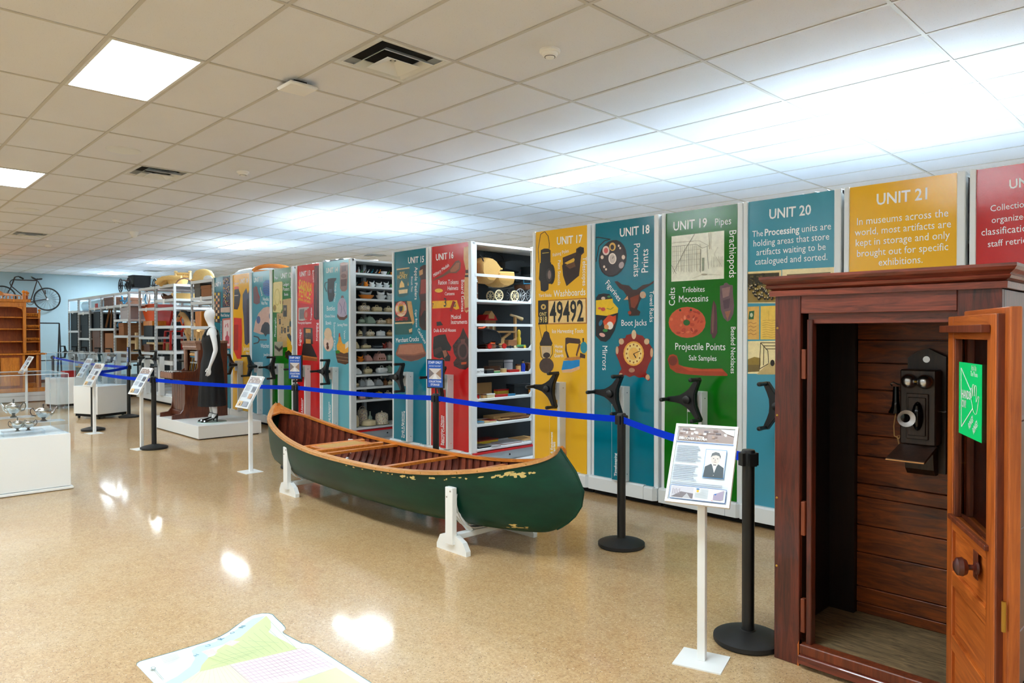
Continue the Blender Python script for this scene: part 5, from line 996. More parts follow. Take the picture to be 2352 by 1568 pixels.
# silver tea service
def lathe_at(prof, c, n=24, sx=1, sy=1): return MB().lathe(prof, n, c, sx=sx, sy=sy)
def vessel(px, py, lab, s, zt, kind, X, spout):
    p = PX(px, py, X); o = thing('silver_' + ('teapot' if kind < 2 else 'sugar_bowl' if kind == 2 else 'creamer'), lab, 'teapot' if kind < 2 else 'tableware', (X, p.y, zt), math.radians(90), 'silver tea service')
    o.scale = (.74, .74, 1) if kind == 1 else (.64, .64, 1)
    part('pedestal', MB().lathe([(.36 * s, 0), (.37 * s, .03 * s), (.24 * s, .08 * s), (.16 * s, .16 * s), (.2 * s, .24 * s)], 20), 'silver_dark', o, True)
    part('body', MB().lathe([(.2 * s, .22 * s), (.5 * s, .36 * s), (.74 * s, .6 * s), (.82 * s, .82 * s), (.8 * s, .92 * s), (.7 * s, .96 * s)], 28), 'silver', o, True)
    if kind < 3:
        part('lid', MB().lathe([(.7 * s, .96 * s), (.5 * s, 1.06 * s), (.2 * s, 1.12 * s), (.06 * s, 1.14 * s)], 24), 'silver', o, True)
        part('finial', MB().lathe([(.12 * s, 1.12 * s), (.05 * s, 1.2 * s), (.1 * s, 1.3 * s), (.08 * s, 1.38 * s), (.01, 1.42 * s)], 12), 'silver_dark', o, True)
    def handle(sg): return MB().tube([(sg * .78 * s, 0, .86 * s), (sg * 1.0 * s, 0, 1.1 * s), (sg * 1.2 * s, 0, 1.02 * s), (sg * 1.24 * s, 0, .78 * s), (sg * 1.08 * s, 0, .52 * s), (sg * .7 * s, 0, .45 * s)], .05 * s, 8)
    part('handle', handle(-spout), 'silver_dark', o, True)
    if kind == 2 or kind == 3: part('handle', handle(spout), 'silver_dark', o, True) if kind == 2 else part('lip', MB().tube([(spout * .7 * s, 0, .86 * s), (spout * .95 * s, 0, 1.0 * s)], [.2 * s, .06 * s], 10), 'silver', o, True)
    if kind < 2: part('spout', MB().tube([(spout * .6 * s, 0, .5 * s), (spout * .95 * s, 0, .66 * s), (spout * 1.1 * s, 0, .95 * s), (spout * 1.28 * s, 0, 1.12 * s)], [.22 * s, .14 * s, .09 * s, .07 * s], 10), 'silver', o, True)
XV = XC - .42
rz0 = zt1 + .16
part_r = thing('acrylic_riser', 'clear acrylic riser under the taller silver teapot', 'riser', (XV, PX(30, 940, XV).y, zt1), 0, 'clear acrylic risers'); part('riser_shelf', MB().box(-.1, -.16, .155, .1, .16, .16), 'acrylic_edge', part_r); part('riser_side', MB().box(-.1, -.16, 0, .1, -.155, .155), 'acrylic', part_r); part('riser_side', MB().box(-.1, .155, 0, .1, .16, .155), 'acrylic', part_r)
part_r = thing('acrylic_riser', 'clear acrylic riser under the wide low silver teapot', 'riser', (XV, PX(100, 950, XV).y, zt1), 0, 'clear acrylic risers'); part('riser_shelf', MB().box(-.1, -.17, .095, .1, .17, .1), 'acrylic_edge', part_r); part('riser_side', MB().box(-.1, -.17, 0, .1, -.165, .095), 'acrylic', part_r); part('riser_side', MB().box(-.1, .165, 0, .1, .17, .095), 'acrylic', part_r)
part_r = thing('acrylic_riser', 'low clear acrylic riser under the sugar bowl and creamer', 'riser', (XC - .2, PX(53, 985, XC - .2).y, zt1), 0, 'clear acrylic risers'); part('riser_shelf', MB().box(-.08, -.17, .035, .08, .17, .04), 'acrylic_edge', part_r); part('riser_side', MB().box(-.08, -.17, 0, .08, -.165, .035), 'acrylic', part_r); part('riser_side', MB().box(-.08, .165, 0, .08, .17, .035), 'acrylic', part_r)
vessel(31, 940, 'tall silver teapot with its spout to the left on a clear riser', .13, zt1 + .16, 0, XV, -1)
vessel(100, 950, 'low silver teapot with its spout to the right on a clear riser', .125, zt1 + .1, 1, XV, 1)
vessel(40, 970, 'lidded silver sugar bowl in front of the two teapots', .095, zt1 + .04, 2, XC - .2, -1)
vessel(65, 970, 'open silver creamer right of the sugar bowl', .092, zt1 + .04, 3, XC - .2, -1)
# two farther cases
z3 = lambda px, py, X, Y: C0.z + (PZ(px, py).normalized().z if False else 0)
def zat(px, py, x, y):
    d = ray(px, py); k = (V(x, y, 0) - V(0, 0, 0)).dot(V(_f.x, _f.y, 0)) / V(d.x, d.y, 0).dot(V(_f.x, _f.y, 0)); return CH + d.z * k
rz3 = math.atan2(.53, -.23)
zt3 = zat(216, 888, -14.76, 3.54); ztp3 = zat(218, 812, -14.76, 3.54)
case('low white display case on castors with an empty clear cover before the open racks', (-14.76, 3.54, 0), rz3, .62, .63, .09, zt3, max(ztp3, zt3 + .5), True, False)
rz2 = math.atan2(.55, -.14)
zt2 = zat(127, 868, -17.4, 3.41); ztp2 = zat(127, 810, -17.4, 3.41)
case('farther white display case holding a red box and a green tin', (-17.4, 3.41, 0), rz2, .78, .42, .09, zt2, max(ztp2, zt2 + .5), True, False)
def at2(px, py, Y): return PY(px, py, Y)
p = V(-17.62, 3.62, zt2)
o = thing('red_box', 'small red box inside the second display case', 'box', (-17.55, 3.6, zt2), rz2); part('box_body', MB().cbox(-.02, -.06, 0, .2, .1, .12, .004), 'red_paint', o); part('box_lid', MB().cbox(-.024, -.064, .1, .204, .104, .135, .004), 'red_paint', o)
o = thing('green_tin', 'dark green tin with a yellow lid inside the second display case', 'tin', (-17.62, 3.86, zt2), rz2); part('tin_body', MB().cbox(0, -.06, 0, .15, .1, .2, .006), simple('tin_green', (24, 70, 44), .4), o); part('tin_lid', MB().cbox(-.004, -.064, .2, .154, .104, .225, .006), 'panel_yellow', o); part('tin_handle', MB().tube([(.03, .02, .22), (.04, .02, .26), (.11, .02, .26), (.12, .02, .22)], .008, 6), 'panel_yellow', o)
# ------------------------------------------------------------------ oak bookcase on a white plinth
XB = -19.75
def B(x, y, X=XB): p = PX(x / 5.808, 660 + y / 5.808, X); return p.y, p.z
yr = B(548, 600)[0]; yl = 1.75; z0 = B(300, 1395)[1]; zc_ = B(300, 895)[1]; ztop = B(300, 255)[1]
yp = B(610, 1480)[0]
o = thing('display_plinth', 'low white plinth under the oak bookcase', 'plinth', (XB + .12, yl, 0)); part('plinth_body', MB().cbox(-.85, 0, .02, 0, yp - yl + .04, z0 * .62, .004), 'white_paint', o); part('plinth_top', MB().cbox(-.86, -.01, z0 * .62 + .004, .012, yp - yl + .05, z0 - .002, .004), 'white_paint', o)
ym = B(350, 600)[0]; yms = B(308, 600)[0]
bc = thing('oak_bookcase', 'tall carved golden oak bookcase with doors and side shelves at left', 'bookcase', (XB, yl, z0)); L = lambda y: y - yl; Zr = lambda z: z - z0
D_ = .42
def bp(name, y0, y1, za, zb_, x0=-D_, x1=0, mat='oak', **k): m = MB(); m.cbox(x0, L(y0), Zr(za), x1, L(y1), Zr(zb_), .006); return part(name, m, mat, bc, **k)
zbase = B(300, 1340)[1]; zcr = B(330, 140)[1]
bp('base_moulding', yl, yr + .06, z0, zbase, x1=.04); bp('back_board', yl, yr, zbase, ztop, -D_, -D_ + .03, 'oak_dark')
bp('counter', yl, yr + .1, B(0, 905)[1], B(0, 883)[1], x1=.06)
bp('lower_carcass', yl, B(325, 0)[0], zbase, B(0, 906)[1], -D_ + .03, -.02, 'oak_dark')
for a, b in ((10, 122), (140, 252), (-110, 0)):
    ya, yb = B(a, 1100)[0], B(b, 1100)[0]
    if ya < yl: continue
    za, zb_ = B(0, 1320)[1], B(0, 940)[1]
    dr = bp('cabinet_door', ya - .018, yb + .018, za, zb_, -.02, .004)
    m = MB(); w = yb - ya; pts = [(L(ya), Zr(za + .05)), (L(yb), Zr(za + .05)), (L(yb), Zr(zb_ - .12)), (L(yb) - w * .15, Zr(zb_ - .06)), (L(ya) + w * .15, Zr(zb_ - .06)), (L(ya), Zr(zb_ - .12))]; m.prism(pts, 'x', .004, .012); part('arched_panel', m, 'oak', dr); part('knob', MB().lathe([(.012, 0), (.016, .02), (.004, .026)], 10, (.004, L(yb) - .02, Zr((za + zb_) / 2)), ax=(1, 0, 0)), 'oak_dark', dr)
bp('pilaster', B(290, 0)[0], B(325, 0)[0], zbase, B(0, 906)[1], -.04, .02); bp('pilaster', B(475, 0)[0], B(510, 0)[0], zbase, B(0, 906)[1], -.04, .0); bp('side_panel', B(510, 0)[0], yr, zbase, B(0, 906)[1], -D_, -.02, 'oak_dark')
for yy in (1100, 1300): bp('side_shelf', B(325, 0)[0], B(475, 0)[0], B(0, yy - 8)[1] - .02, B(0, yy - 8)[1], -D_ + .03, -.01)
for a, b in ((0, 0),): pass
for yy in (388, 547, 717): bp('shelf', yl, yms, B(0, yy)[1] - .025, B(0, yy)[1], -D_ + .03, -.02)
for yy in (400, 552, 718): bp('side_shelf', ym, yr, B(400, yy)[1] - .025, B(400, yy)[1], -D_ + .08, -.06)
bp('column', yms, ym, B(0, 883)[1], B(0, 250)[1], -.05, .02); bp('side_panel', yr - .03, yr, B(0, 883)[1], B(545, 345)[1], -D_ + .05, -.08, 'oak_dark'); bp('wing_divider', ym - .03, ym, B(0, 883)[1], ztop, -D_ + .03, -.05, 'oak_dark')
bp('frieze', yl, ym, B(0, 255)[1], B(0, 190)[1], -.04, .03); bp('cornice', yl, ym + .08, B(0, 190)[1], B(0, 150)[1], -D_, .07)
m = MB(); m.prism([(L(B(210, 0)[0]), Zr(B(0, 255)[1])), (L(B(300, 0)[0]), Zr(B(0, 255)[1])), (L(B(300, 0)[0]), Zr(B(0, 320)[1])), (L(B(290, 0)[0]), Zr(B(0, 285)[1])), (L(B(250, 0)[0]), Zr(B(0, 268)[1]))], 'x', -.03, .01); part('carved_bracket', m, 'oak', bc)
m = MB(); y0_, y1_ = B(60, 0)[0], B(330, 0)[0]; m.prism([(0, Zr(B(0, 100)[1])), (L(B(0, 0)[0]), Zr(B(0, 45)[1])), (L(B(40, 0)[0]), Zr(B(0, 70)[1])), (L(B(290, 0)[0]), Zr(B(0, 100)[1])), (L(B(290, 0)[0]), Zr(B(0, 108)[1])), (0, Zr(B(0, 108)[1]))], 'x', -.02, .03); part('crest_rail', m, 'oak', bc)
def finial(y, z, s=1, x=0): part('finial', MB().lathe([(.03 * s, 0), (.03 * s, .02 * s), (.012 * s, .03 * s), (.036 * s, .06 * s), (.04 * s, .08 * s), (.02 * s, .1 * s), (.004, .115 * s)], 12, (x, L(y), Zr(z))), 'oak', bc, True)
bp('corner_post', B(298, 0)[0], B(332, 0)[0], B(0, 150)[1], B(0, 92)[1], -.04, .05); finial(B(315, 0)[0], B(0, 92)[1]); finial(B(376, 0)[0], B(0, 92)[1], 1, -.2); finial(B(412, 0)[0], B(0, 92)[1], .9, -.38); bp('corner_post', B(362, 0)[0], B(392, 0)[0], B(0, 170)[1], B(0, 92)[1], -.24, -.17, 'oak_dark'); bp('corner_post', B(530, 0)[0] - .03, yr, B(0, 400)[1], B(0, 330)[1], -.1, -.05); finial(B(530, 0)[0], B(0, 330)[1], .8, -.07)
def spindles(y0, y1, zb_, zt_, n, x=0.):
    for k in range(n):
        y = y0 + (y1 - y0) * (k + .5) / n; h = zt_ - zb_
        part('spindle', MB().lathe([(.008, 0), (.014, h * .15), (.008, h * .3), (.016, h * .55), (.008, h * .8), (.012, h)], 6, (x, L(y), Zr(zb_))), 'oak', bc)
spindles(yl, B(298, 0)[0], B(0, 148)[1], B(0, 110)[1], 22, .03)
for za, zb_ in ((385, 352), (535, 510), (705, 682), (885, 855)):
    spindles(ym, yr - .02, B(400, za)[1], B(400, zb_)[1], 8, -.07); bp('gallery_rail', ym, yr, B(400, zb_)[1], B(400, zb_)[1] + .018, -.085, -.055)
for za, zb_ in ((1118, 1095), (1332, 1300)): spindles(B(330, 0)[0], B(472, 0)[0], B(400, za)[1], B(400, zb_)[1], 7, -.02); bp('gallery_rail', B(328, 0)[0], B(474, 0)[0], B(400, zb_)[1], B(400, zb_)[1] + .016, -.035, -.005)
m = MB(); m.prism([(L(ym), Zr(B(0, 250)[1])), (L(B(405, 0)[0]), Zr(B(0, 290)[1])), (L(B(440, 0)[0]), Zr(B(0, 320)[1])), (L(B(500, 0)[0]), Zr(B(0, 350)[1])), (L(ym), Zr(B(0, 350)[1]))], 'x', -D_ + .04, -D_ + .08); part('carved_side_bracket', m, 'oak_dark', bc)
# ------------------------------------------------------------------ bicycle hung on the blue wall
XW = XF + .16
def K(x, y, dx=0): p = PX(x / 7.84, 560 + y / 7.84, XW); return V(dx, p.y, p.z)
wc2 = K(850, 995); wr2 = abs(K(850, 798).z - wc2.z); wc1 = K(35, 965); bk0 = V(XW, (wc1.y + wc2.y) / 2, 0)
bike = thing('bicycle', 'old dark bicycle hung high on the pale blue wall', 'bicycle', bk0)
R_ = lambda v: V(v.x, v.y - bk0.y, v.z)
def wheel3(c, r, parent, name='wheel', mat='black_rubber', spokes=20, t=.022, ax='x', rim='steel'):
    pts = [(c.x, c.y + r * math.cos(2 * PI * k / 36), c.z + r * math.sin(2 * PI * k / 36)) if ax == 'x' else (c.x + r * math.cos(2 * PI * k / 36), c.y, c.z + r * math.sin(2 * PI * k / 36)) for k in range(36)]
    w = part(name, MB().tube(pts, t, 8, closed=True), mat, parent, True); m = MB()
    for k in range(spokes): a = 2 * PI * k / spokes; e = V(0, math.cos(a) * r, math.sin(a) * r) if ax == 'x' else V(math.cos(a) * r, 0, math.sin(a) * r); m.tube([c, c + e], .0035 if spokes > 14 else .008, 4)
    o = part('spokes', m, rim, w); o['kind'] = 'stuff'
    part('hub', MB().lathe([(.03, -.03), (.03, .03)], 10, c, ax=(1, 0, 0) if ax == 'x' else (0, 1, 0)), rim, w)
wheel3(R_(wc2), wr2, bike); wheel3(R_(wc1), wr2, bike)
bt = lambda name, pts, r: part(name, MB().tube([R_(K(*p)) for p in pts], r, 8), 'bike_frame', bike, True)
M['bike_frame'] = simple('bike_frame', (50, 34, 34), .4)
bt('top_tube', [(262, 645), (670, 660)], .016); bt('head_tube', [(268, 600), (200, 775)], .02); bt('down_tube', [(215, 770), (390, 915), (545, 1045)], .016); bt('seat_tube', [(668, 665), (545, 1045)], .016); bt('seat_stay', [(685, 670), (770, 830), (850, 995)], .015); bt('chain_stay', [(545, 1045), (700, 1015), (850, 995)], .012); bt('fork', [(200, 775), (140, 885), (35, 965)], .015); bt('saddle_post', [(668, 665), (672, 620)], .014); bt('stay_brace', [(812, 830), (822, 905)], .016)
part('handlebar', MB().tube([R_(K(*p)) for p in ((195, 750), (178, 700), (200, 660), (250, 635), (272, 595), (330, 585), (420, 625))], .014, 8), 'black_plastic', bike, True); part('hand_grip', MB().tube([R_(K(*p)) for p in ((350, 592), (425, 630))], .024, 8), 'black_plastic', bike, True)
m = MB(); m.prism([(R_(K(*p)).y, R_(K(*p)).z) for p in ((562, 588), (600, 605), (650, 630), (735, 618), (757, 622), (752, 645), (690, 650), (640, 650), (590, 625))], 'x', -.06, .06); part('saddle', m, 'black_plastic', bike)
part('chain_wheel', MB().tube([(0, R_(K(545, 1045)).y + .09 * math.cos(2 * PI * k / 20), R_(K(545, 1045)).z + .09 * math.sin(2 * PI * k / 20)) for k in range(20)], .008, 6, closed=True), 'bike_frame', bike); part('pedal', MB().bar(R_(K(545, 1045)) + V(.03, 0, 0), R_(K(640, 1060)) + V(.05, 0, 0), .02), 'bike_frame', bike); part('wall_bracket', MB().bar(V(-.15, 0, R_(K(470, 650)).z), V(0, 0, R_(K(470, 650)).z), .02), 'steel', bike)
# ------------------------------------------------------------------ garment rack by the blue wall
GX = -25.6
g = lambda x, y: PX(x, y, GX)
o = thing('garment_rack', 'black metal garment rack standing by the pale blue wall', 'rack', (GX, g(120, 742).y, 0)); gy0 = g(120, 742).y; ya, yb, zt_ = g(78, 741).y - gy0, g(136, 742).y - gy0, g(130, 742).z
part('top_bar', MB().tube([(0, ya, zt_), (0, yb, zt_)], .018, 8), 'black_plastic', o)
for y in (ya, yb):
    for dx in (-.3, .3): part('leg', MB().tube([(0, y, zt_), (dx, y, .03)], .02, 8), 'black_plastic', o)
    part('foot_bar', MB().tube([(-.32, y, .03), (.32, y, .03)], .018, 8), 'black_plastic', o)
part('low_bar', MB().tube([(0, ya, .75), (0, yb, .75)], .014, 8), 'black_plastic', o)
# ------------------------------------------------------------------ platform with player piano and mannequin
HP = .206
pf = PZ(455.8, 1010.9); pr = PZ(572, 1000.5)
o = thing('display_platform', 'low white display platform under the piano and the mannequin', 'platform', (pf.x, pf.y, 0)); m = MB(); m.cbox(-1.95, 0, .015, 0, .95, HP, .004); part('platform_box', m, 'white_paint', o); part('shadow_gap', MB().box(-1.92, .03, 0, -.03, .92, .015), 'dark_gap', o)
xn = PZ(396.4, 963.6, HP).x; xf_ = PZ(366, 956.5, HP).x
def Q(x, y, X=None): p = PX(280 + x / 7.127, 740 + y / 7.127, X or xn); return p.y, p.z
yb_ = Q(1300, 900)[0] + .42; pw_ = xn - xf_
pn = thing('player_piano', 'brown upright player piano with exposed mechanism on the white platform', 'piano', (xn, Q(825, 1560)[0], HP)); oy, oz = Q(825, 1560)
A_ = lambda *pts: [(Q(*p)[0] - oy, max(0, Q(*p)[1] - oz)) for p in pts]
side = A_((825, 1562), (828, 1492), (960, 1465), (1010, 1400), (1032, 1290), (1032, 1010), (992, 925), (930, 903), (838, 897), (838, 786), (1185, 770), (1245, 720), (1252, 400), (1215, 300)); top = side[-1][1]; side += [(yb_ - oy, top), (yb_ - oy, 0)]
for x0, nm in ((-.035, 'side_panel'), (-pw_, 'side_panel')): m = MB(); m.prism(side, 'x', x0, x0 + .035); part(nm, m, 'piano_wood', pn)
yk0, zk0 = A_((838, 897))[0]; yk1, zk1 = A_((838, 786))[0]; ku = A_((1245, 720))[0]
part('key_bed', MB().cbox(-pw_ - .01, yk0 - .004, zk0, .004, ku[0] + .02, zk1 - .005, .006), 'piano_wood', pn); part('key_lid', MB().cbox(-pw_ + .035, yk0 - .012, zk0 + .01, -.035, yk0 - .002, zk1 - .01, .004), 'piano_edge', pn)
for k in range(14): part('key', MB().box(-pw_ + .05 + k * (pw_ - .1) / 14, yk0 + .02, zk1 - .006, -pw_ + .05 + (k + .9) * (pw_ - .1) / 14, yk0 + .14, zk1 + .006), 'navy_dark' if k % 3 == 1 else 'white_paint', pn)
yu = A_((1250, 500))[0][0]
m = MB(); m.prism([(yu - .06, top - .01), (yu - .06, top + .025), (yb_ - oy, top + .03), (yb_ - oy, top - .01)], 'x', -pw_ - .03, .03); part('lid', m, 'piano_edge', pn)
m = MB(); m.prism([(yu - .05, top - .01), (yu - .035, top - .06), (yu - .04, top - .075), (yu - .02, top - .12), (yu + .03, top - .12), (yu + .03, top - .01)], 'x', -pw_ - .012, .012); part('lid_moulding', m, 'piano_edge', pn)
part('corner_column', MB().cbox(-pw_ - .0, yu - .02, zk1, -pw_ + .07, yu + .02, top - .1, .004), 'piano_edge', pn); part('back_board', MB().box(-pw_ + .035, yb_ - oy - .3, .05, -.035, yb_ - oy - .26, top - .02), 'brown_wood', pn)
for k in range(6): xx = -pw_ + .1 + k * (pw_ - .16) / 6; part('mechanism_rod', MB().tube([(xx, yu + .04, zk1), (xx + .03, yu + .06, zk1 + .16 + .03 * (k % 3)), (xx + .05, yu + .08, top - .16)], .008, 6), 'steel' if k % 2 else 'brass', pn)
for z in (.12, .22, .3): part('mechanism_bar', MB().box(-pw_ + .09, yu + .05, zk1 + z, -.045, yu + .075, zk1 + z + .022), 'blue_metal' if z == .22 else 'grey_metal', pn)
part('tracker_bar', MB().cbox(-.16, yu + .0, top - .3, -.06, yu + .03, top - .14, .004), 'pale_card', pn); part('spool', MB().lathe([(.03, 0), (.03, pw_ * .5)], 12, (-pw_ + .12, yu + .06, top - .2), ax=(1, 0, 0)), 'tan', pn)
lp = A_((1010, 950))[0]
for k in range(5): part('lower_panel_slat', MB().cbox(-pw_ + .035 + k * (pw_ - .07) / 5, lp[0] + .02, .12, -pw_ + .03 + (k + 1) * (pw_ - .07) / 5, lp[0] + .04, zk0 - .01, .004), 'piano_wood', pn)
part('toe_rail', MB().cbox(-pw_ + .035, lp[0], .04, -.035, lp[0] + .03, .12, .004), 'piano_wood', pn)
# mannequin
mb0 = PZ(487.5, 968.5, HP)
man = thing('mannequin', 'white faceless mannequin in a long black sleeveless dress on the platform', 'mannequin', mb0, math.radians(-19)); man.scale = (1.045,) * 3
VX = [(0, 0, .90, .13), (0, .005, 1.04, .105), (0, -.015, 1.18, .12), (0, -.005, 1.32, .105), (0, .005, 1.395, .052), (0, -.01, 1.45, .045), (0, -.028, 1.51, .062), (0, -.03, 1.575, .088), (0, -.015, 1.635, .075), (0, -.01, 1.675, .03),
      (.13, .005, 1.34, .06), (.185, .01, 1.30, .048), (.215, .035, 1.16, .038), (.235, .045, 1.06, .034), (.232, .01, .95, .03), (.225, -.03, .84, .021), (.222, -.042, .80, .022),
      (-.13, .005, 1.34, .06), (-.185, .01, 1.30, .048), (-.215, .035, 1.16, .038), (-.235, .045, 1.06, .034), (-.232, .01, .95, .03), (-.225, -.03, .84, .021), (-.222, -.042, .80, .022),
      (.08, 0, .80, .085), (.085, -.005, .5, .055), (.085, .02, .3, .048), (.085, .04, .13, .03), (.085, .0, .06, .03), (-.08, 0, .80, .085), (-.075, -.015, .5, .055), (-.07, -.01, .3, .048), (-.07, -.0, .13, .03), (-.07, -.04, .06, .03)]
ED = [(0, 1), (1, 2), (2, 3), (3, 4), (4, 5), (5, 6), (6, 7), (7, 8), (8, 9), (3, 10), (10, 11), (11, 12), (12, 13), (13, 14), (14, 15), (15, 16), (3, 17), (17, 18), (18, 19), (19, 20), (20, 21), (21, 22), (22, 23), (0, 24), (24, 25), (25, 26), (26, 27), (27, 28), (0, 29), (29, 30), (30, 31), (31, 32), (32, 33)]
for sg, hb in ((1, 16), (-1, 23)):                                   # four fingers and a thumb, loosely curled
    bx, by, bz, _ = VX[hb]
    for k, (dy, ln) in enumerate(((-.03, .066), (-.012, .074), (.006, .07), (.022, .056))):
        i = len(VX); VX += [(bx, by + dy * .8, bz - .04, .0095), (bx - sg * .004, by + dy - .006, bz - .04 - ln * .55, .008), (bx - sg * .016, by + dy - .014, bz - .04 - ln, .0065)]; ED += [(hb, i), (i, i + 1), (i + 1, i + 2)]
    i = len(VX); VX += [(bx - sg * .008, by - .032, bz - .012, .0105), (bx - sg * .012, by - .05, bz - .05, .008)]; ED += [(hb, i), (i, i + 1)]
me = bpy.data.meshes.new('body'); me.from_pydata([v[:3] for v in VX], ED, []); tmp = bpy.data.objects.new('tmp_body', me); col.objects.link(tmp)
sk = tmp.modifiers.new('Skin', 'SKIN'); sk.use_smooth_shade = True; sb = tmp.modifiers.new('Sub', 'SUBSURF'); sb.levels = 2; sb.render_levels = 2
for i, v in enumerate(VX): me.skin_vertices[0].data[i].radius = (v[3], v[3] * (.8 if i in (1, 2, 3) else 1)); me.skin_vertices[0].data[i].use_root = (i == 0)
dg = bpy.context.evaluated_depsgraph_get(); bme = bpy.data.meshes.new_from_object(tmp.evaluated_get(dg)); bpy.data.objects.remove(tmp)
bme.materials.clear(); bme.materials.append(M['mannequin_white']); bme.polygons.foreach_set('use_smooth', [True] * len(bme.polygons)); link('body', bme, man)
def ring_(z, rx, ry, cy=0, n=48, pl=0., ph=0): return [((rx + pl * math.sin(12 * 2 * PI * k / n + ph)) * math.cos(2 * PI * k / n), cy + (ry + pl * math.sin(12 * 2 * PI * k / n + ph)) * math.sin(2 * PI * k / n), z) for k in range(n)]
part('dress', MB().loft([ring_(.24, .20, .185, .0, pl=.012), ring_(.45, .19, .175, 0, pl=.01), ring_(.7, .182, .16, 0, pl=.006), ring_(.86, .172, .15), ring_(.98, .14, .125), ring_(1.04, .132, .118), ring_(1.12, .14, .125, -.005), ring_(1.2, .152, .13, -.012), ring_(1.27, .148, .118, -.008), ring_(1.31, .12, .1)], cap=False), 'dress_black', man, 60)
for sg in (-1, 1): part('shoulder_strap', MB().tube([(sg * .1, -.105, 1.25), (sg * .105, -.085, 1.32), (sg * .1, -.03, 1.385), (sg * .1, .03, 1.385), (sg * .1, .08, 1.33)], .014, 8, flat=.4), 'dress_black', man)
glass('sheer_mesh', (.16, .17, .18), .3, .5); part('sheer_yoke', MB().loft([ring_(1.29, .132, .108, n=32), ring_(1.36, .1, .09, n=32)], cap=False), 'sheer_mesh', man, 60)
for sg, yy in ((1, .0), (-1, -.04)):
    x = .085 if sg > 0 else -.07; m = MB()
    m.loft([[(x + a * w, yy + y, z + b * h) for a, b in ((-1, 0), (-.6, 1), (.6, 1), (1, 0), (.6, -.5), (-.6, -.5))] for y, z, w, h in ((-.15, .012, .008, .01), (-.13, .014, .03, .02), (-.07, .02, .036, .02), (-.0, .05, .03, .012), (.05, .075, .03, .03), (.075, .085, .02, .04))]); sh_ = part('shoe', m, 'patent_black', man, True)
    part('heel', MB().lathe([(.016, .085), (.009, .03), (.009, .0)][::-1], 8, (x, yy + .062, 0)), 'patent_black', sh_); part('ankle_strap', MB().tube([(x + .034 * math.cos(a), yy + .03 + .036 * math.sin(a), .13 - .01 * math.sin(a)) for a in (2 * PI * k / 14 for k in range(14))], .005, 6, closed=True), 'patent_black', sh_)
part('base_disc', MB().lathe([(.2, .0), (.2, .008), (.195, .01)], 36), 'glass_disc' if 'glass_disc' in M else 'glass_green', man)
# ------------------------------------------------------------------ open racks at the far end of the row
YR = 5.36
def rz_(px, py): return PY(px, py, YR).z
M['rack_white'] = simple('rack_white', (214, 220, 224), .4)
RKI = []
def rack(x0, x1, lab, ztop, levels, depth=1.95, feet=True, wheelpos=None, wrot=180):
    u = thing('open_rack', lab, 'storage rack', ((x0 + x1) / 2, YR, 0), 0, 'open white storage racks'); hw = (x1 - x0) / 2
    RKI.append((x0 + .07, x1 - .07, [z - .004 for z, dk in levels if dk]))
    for y in (0, .97, depth):
        for sg in (-1, 1):
            m = MB(); xx = sg * (hw - .025); m.box(xx - .022, y, .1, xx + .022, y + .012, ztop); m.box(xx + sg * .018 - .006, y, .1, xx + sg * .018 + .006, y + .05, ztop); po = part('post', m, 'rack_white', u)
            if y == 0:
                h = MB()
                for k in range(int((ztop - .2) / .075)): h.box(xx - .006, y - .0012, .2 + k * .075, xx + .006, y - .0002, .235 + k * .075)
                q = part('slot_row', h, 'dark_gap', po); q['kind'] = 'stuff'
    for z, dk in levels:
        for y in (0, depth): part('beam', MB().box(-hw + .02, y - .004, z - .06, hw - .02, y + .03, z), 'rack_white', u)
        for sg in (-1, 1): part('side_beam', MB().box(sg * (hw - .03) - .012, .02, z - .05, sg * (hw - .03) + .012, depth, z), 'rack_white', u)
        if dk: part('deck', MB().box(-hw + .03, .02, z - .02, hw - .03, depth, z - .004), 'rack_white' if dk == 1 else 'cream_wood', u)
    m = MB(); m.cbox(-hw, -.06, .06, hw, .02, .2, .006); part('skirting', m, 'white_metal', u); part('base_frame', MB().box(-hw, .02, .05, hw, depth, .2), 'grey_metal', u); part('kick_plate', MB().box(-hw, .03, 0, hw, .06, .06), 'dark_gap', u)
    part('shade_sheet', MB().box(-hw + .03, depth - .04, .2, hw - .03, depth - .03, 2.2), 'navy_dark', u)  # added sheet; its dark colour stands in for the shade inside the rack
    if wheelpos is not None:
        m = MB(); m.cbox(wheelpos - .06, -.12, .2, wheelpos + .06, -.02, 1.06, .003); part('handle_post', m, 'white_metal', u); part('handle_bar', MB().box(-hw + .02, -.03, .88, hw - .02, .0, .97), 'white_metal', u); crank(u, (wheelpos, -.2, 1.015), wrot)
    for z, dk in levels[1:2]: part('shelf_label', MB().box(-.05, -.01, z - .085, .05, -.004, z + .01), 'white_paint', u)
    return u
xs = [-25.58, -24.37, -23.14, -21.94, -20.72, -19.49]
lv = [[(2.605, 0), (rz_(168, 714), 1), (rz_(168, 759), 0), (.75, 1), (.25, 1)], [(2.605, 0), (rz_(190, 717), 1), (rz_(190, 776), 0), (.9, 1), (.25, 1)], [(2.605, 0), (rz_(218, 706), 1), (rz_(218, 754), 1), (.9, 1), (.25, 1)], [(2.605, 0), (rz_(245, 703), 1), (rz_(245, 754), 1), (.85, 1), (.25, 1)], [(2.605, 0), (rz_(278, 699), 1), (rz_(278, 733), 1), (rz_(278, 770), 1), (rz_(278, 807), 2), (.25, 1)]]
labs = ['far left open rack of the row with a grey roll', 'open rack holding a tall black cabinet', 'open rack with a brown cabinet and red tag', 'open rack with slanted wooden ladder poles', 'open rack below the black doll carriage']
RK = [rack(a, b, l, 2.605, v, wheelpos=0., wrot=180 if k % 2 else 0) for k, (a, b, v, l) in enumerate(zip(xs, xs[1:], lv, labs))]
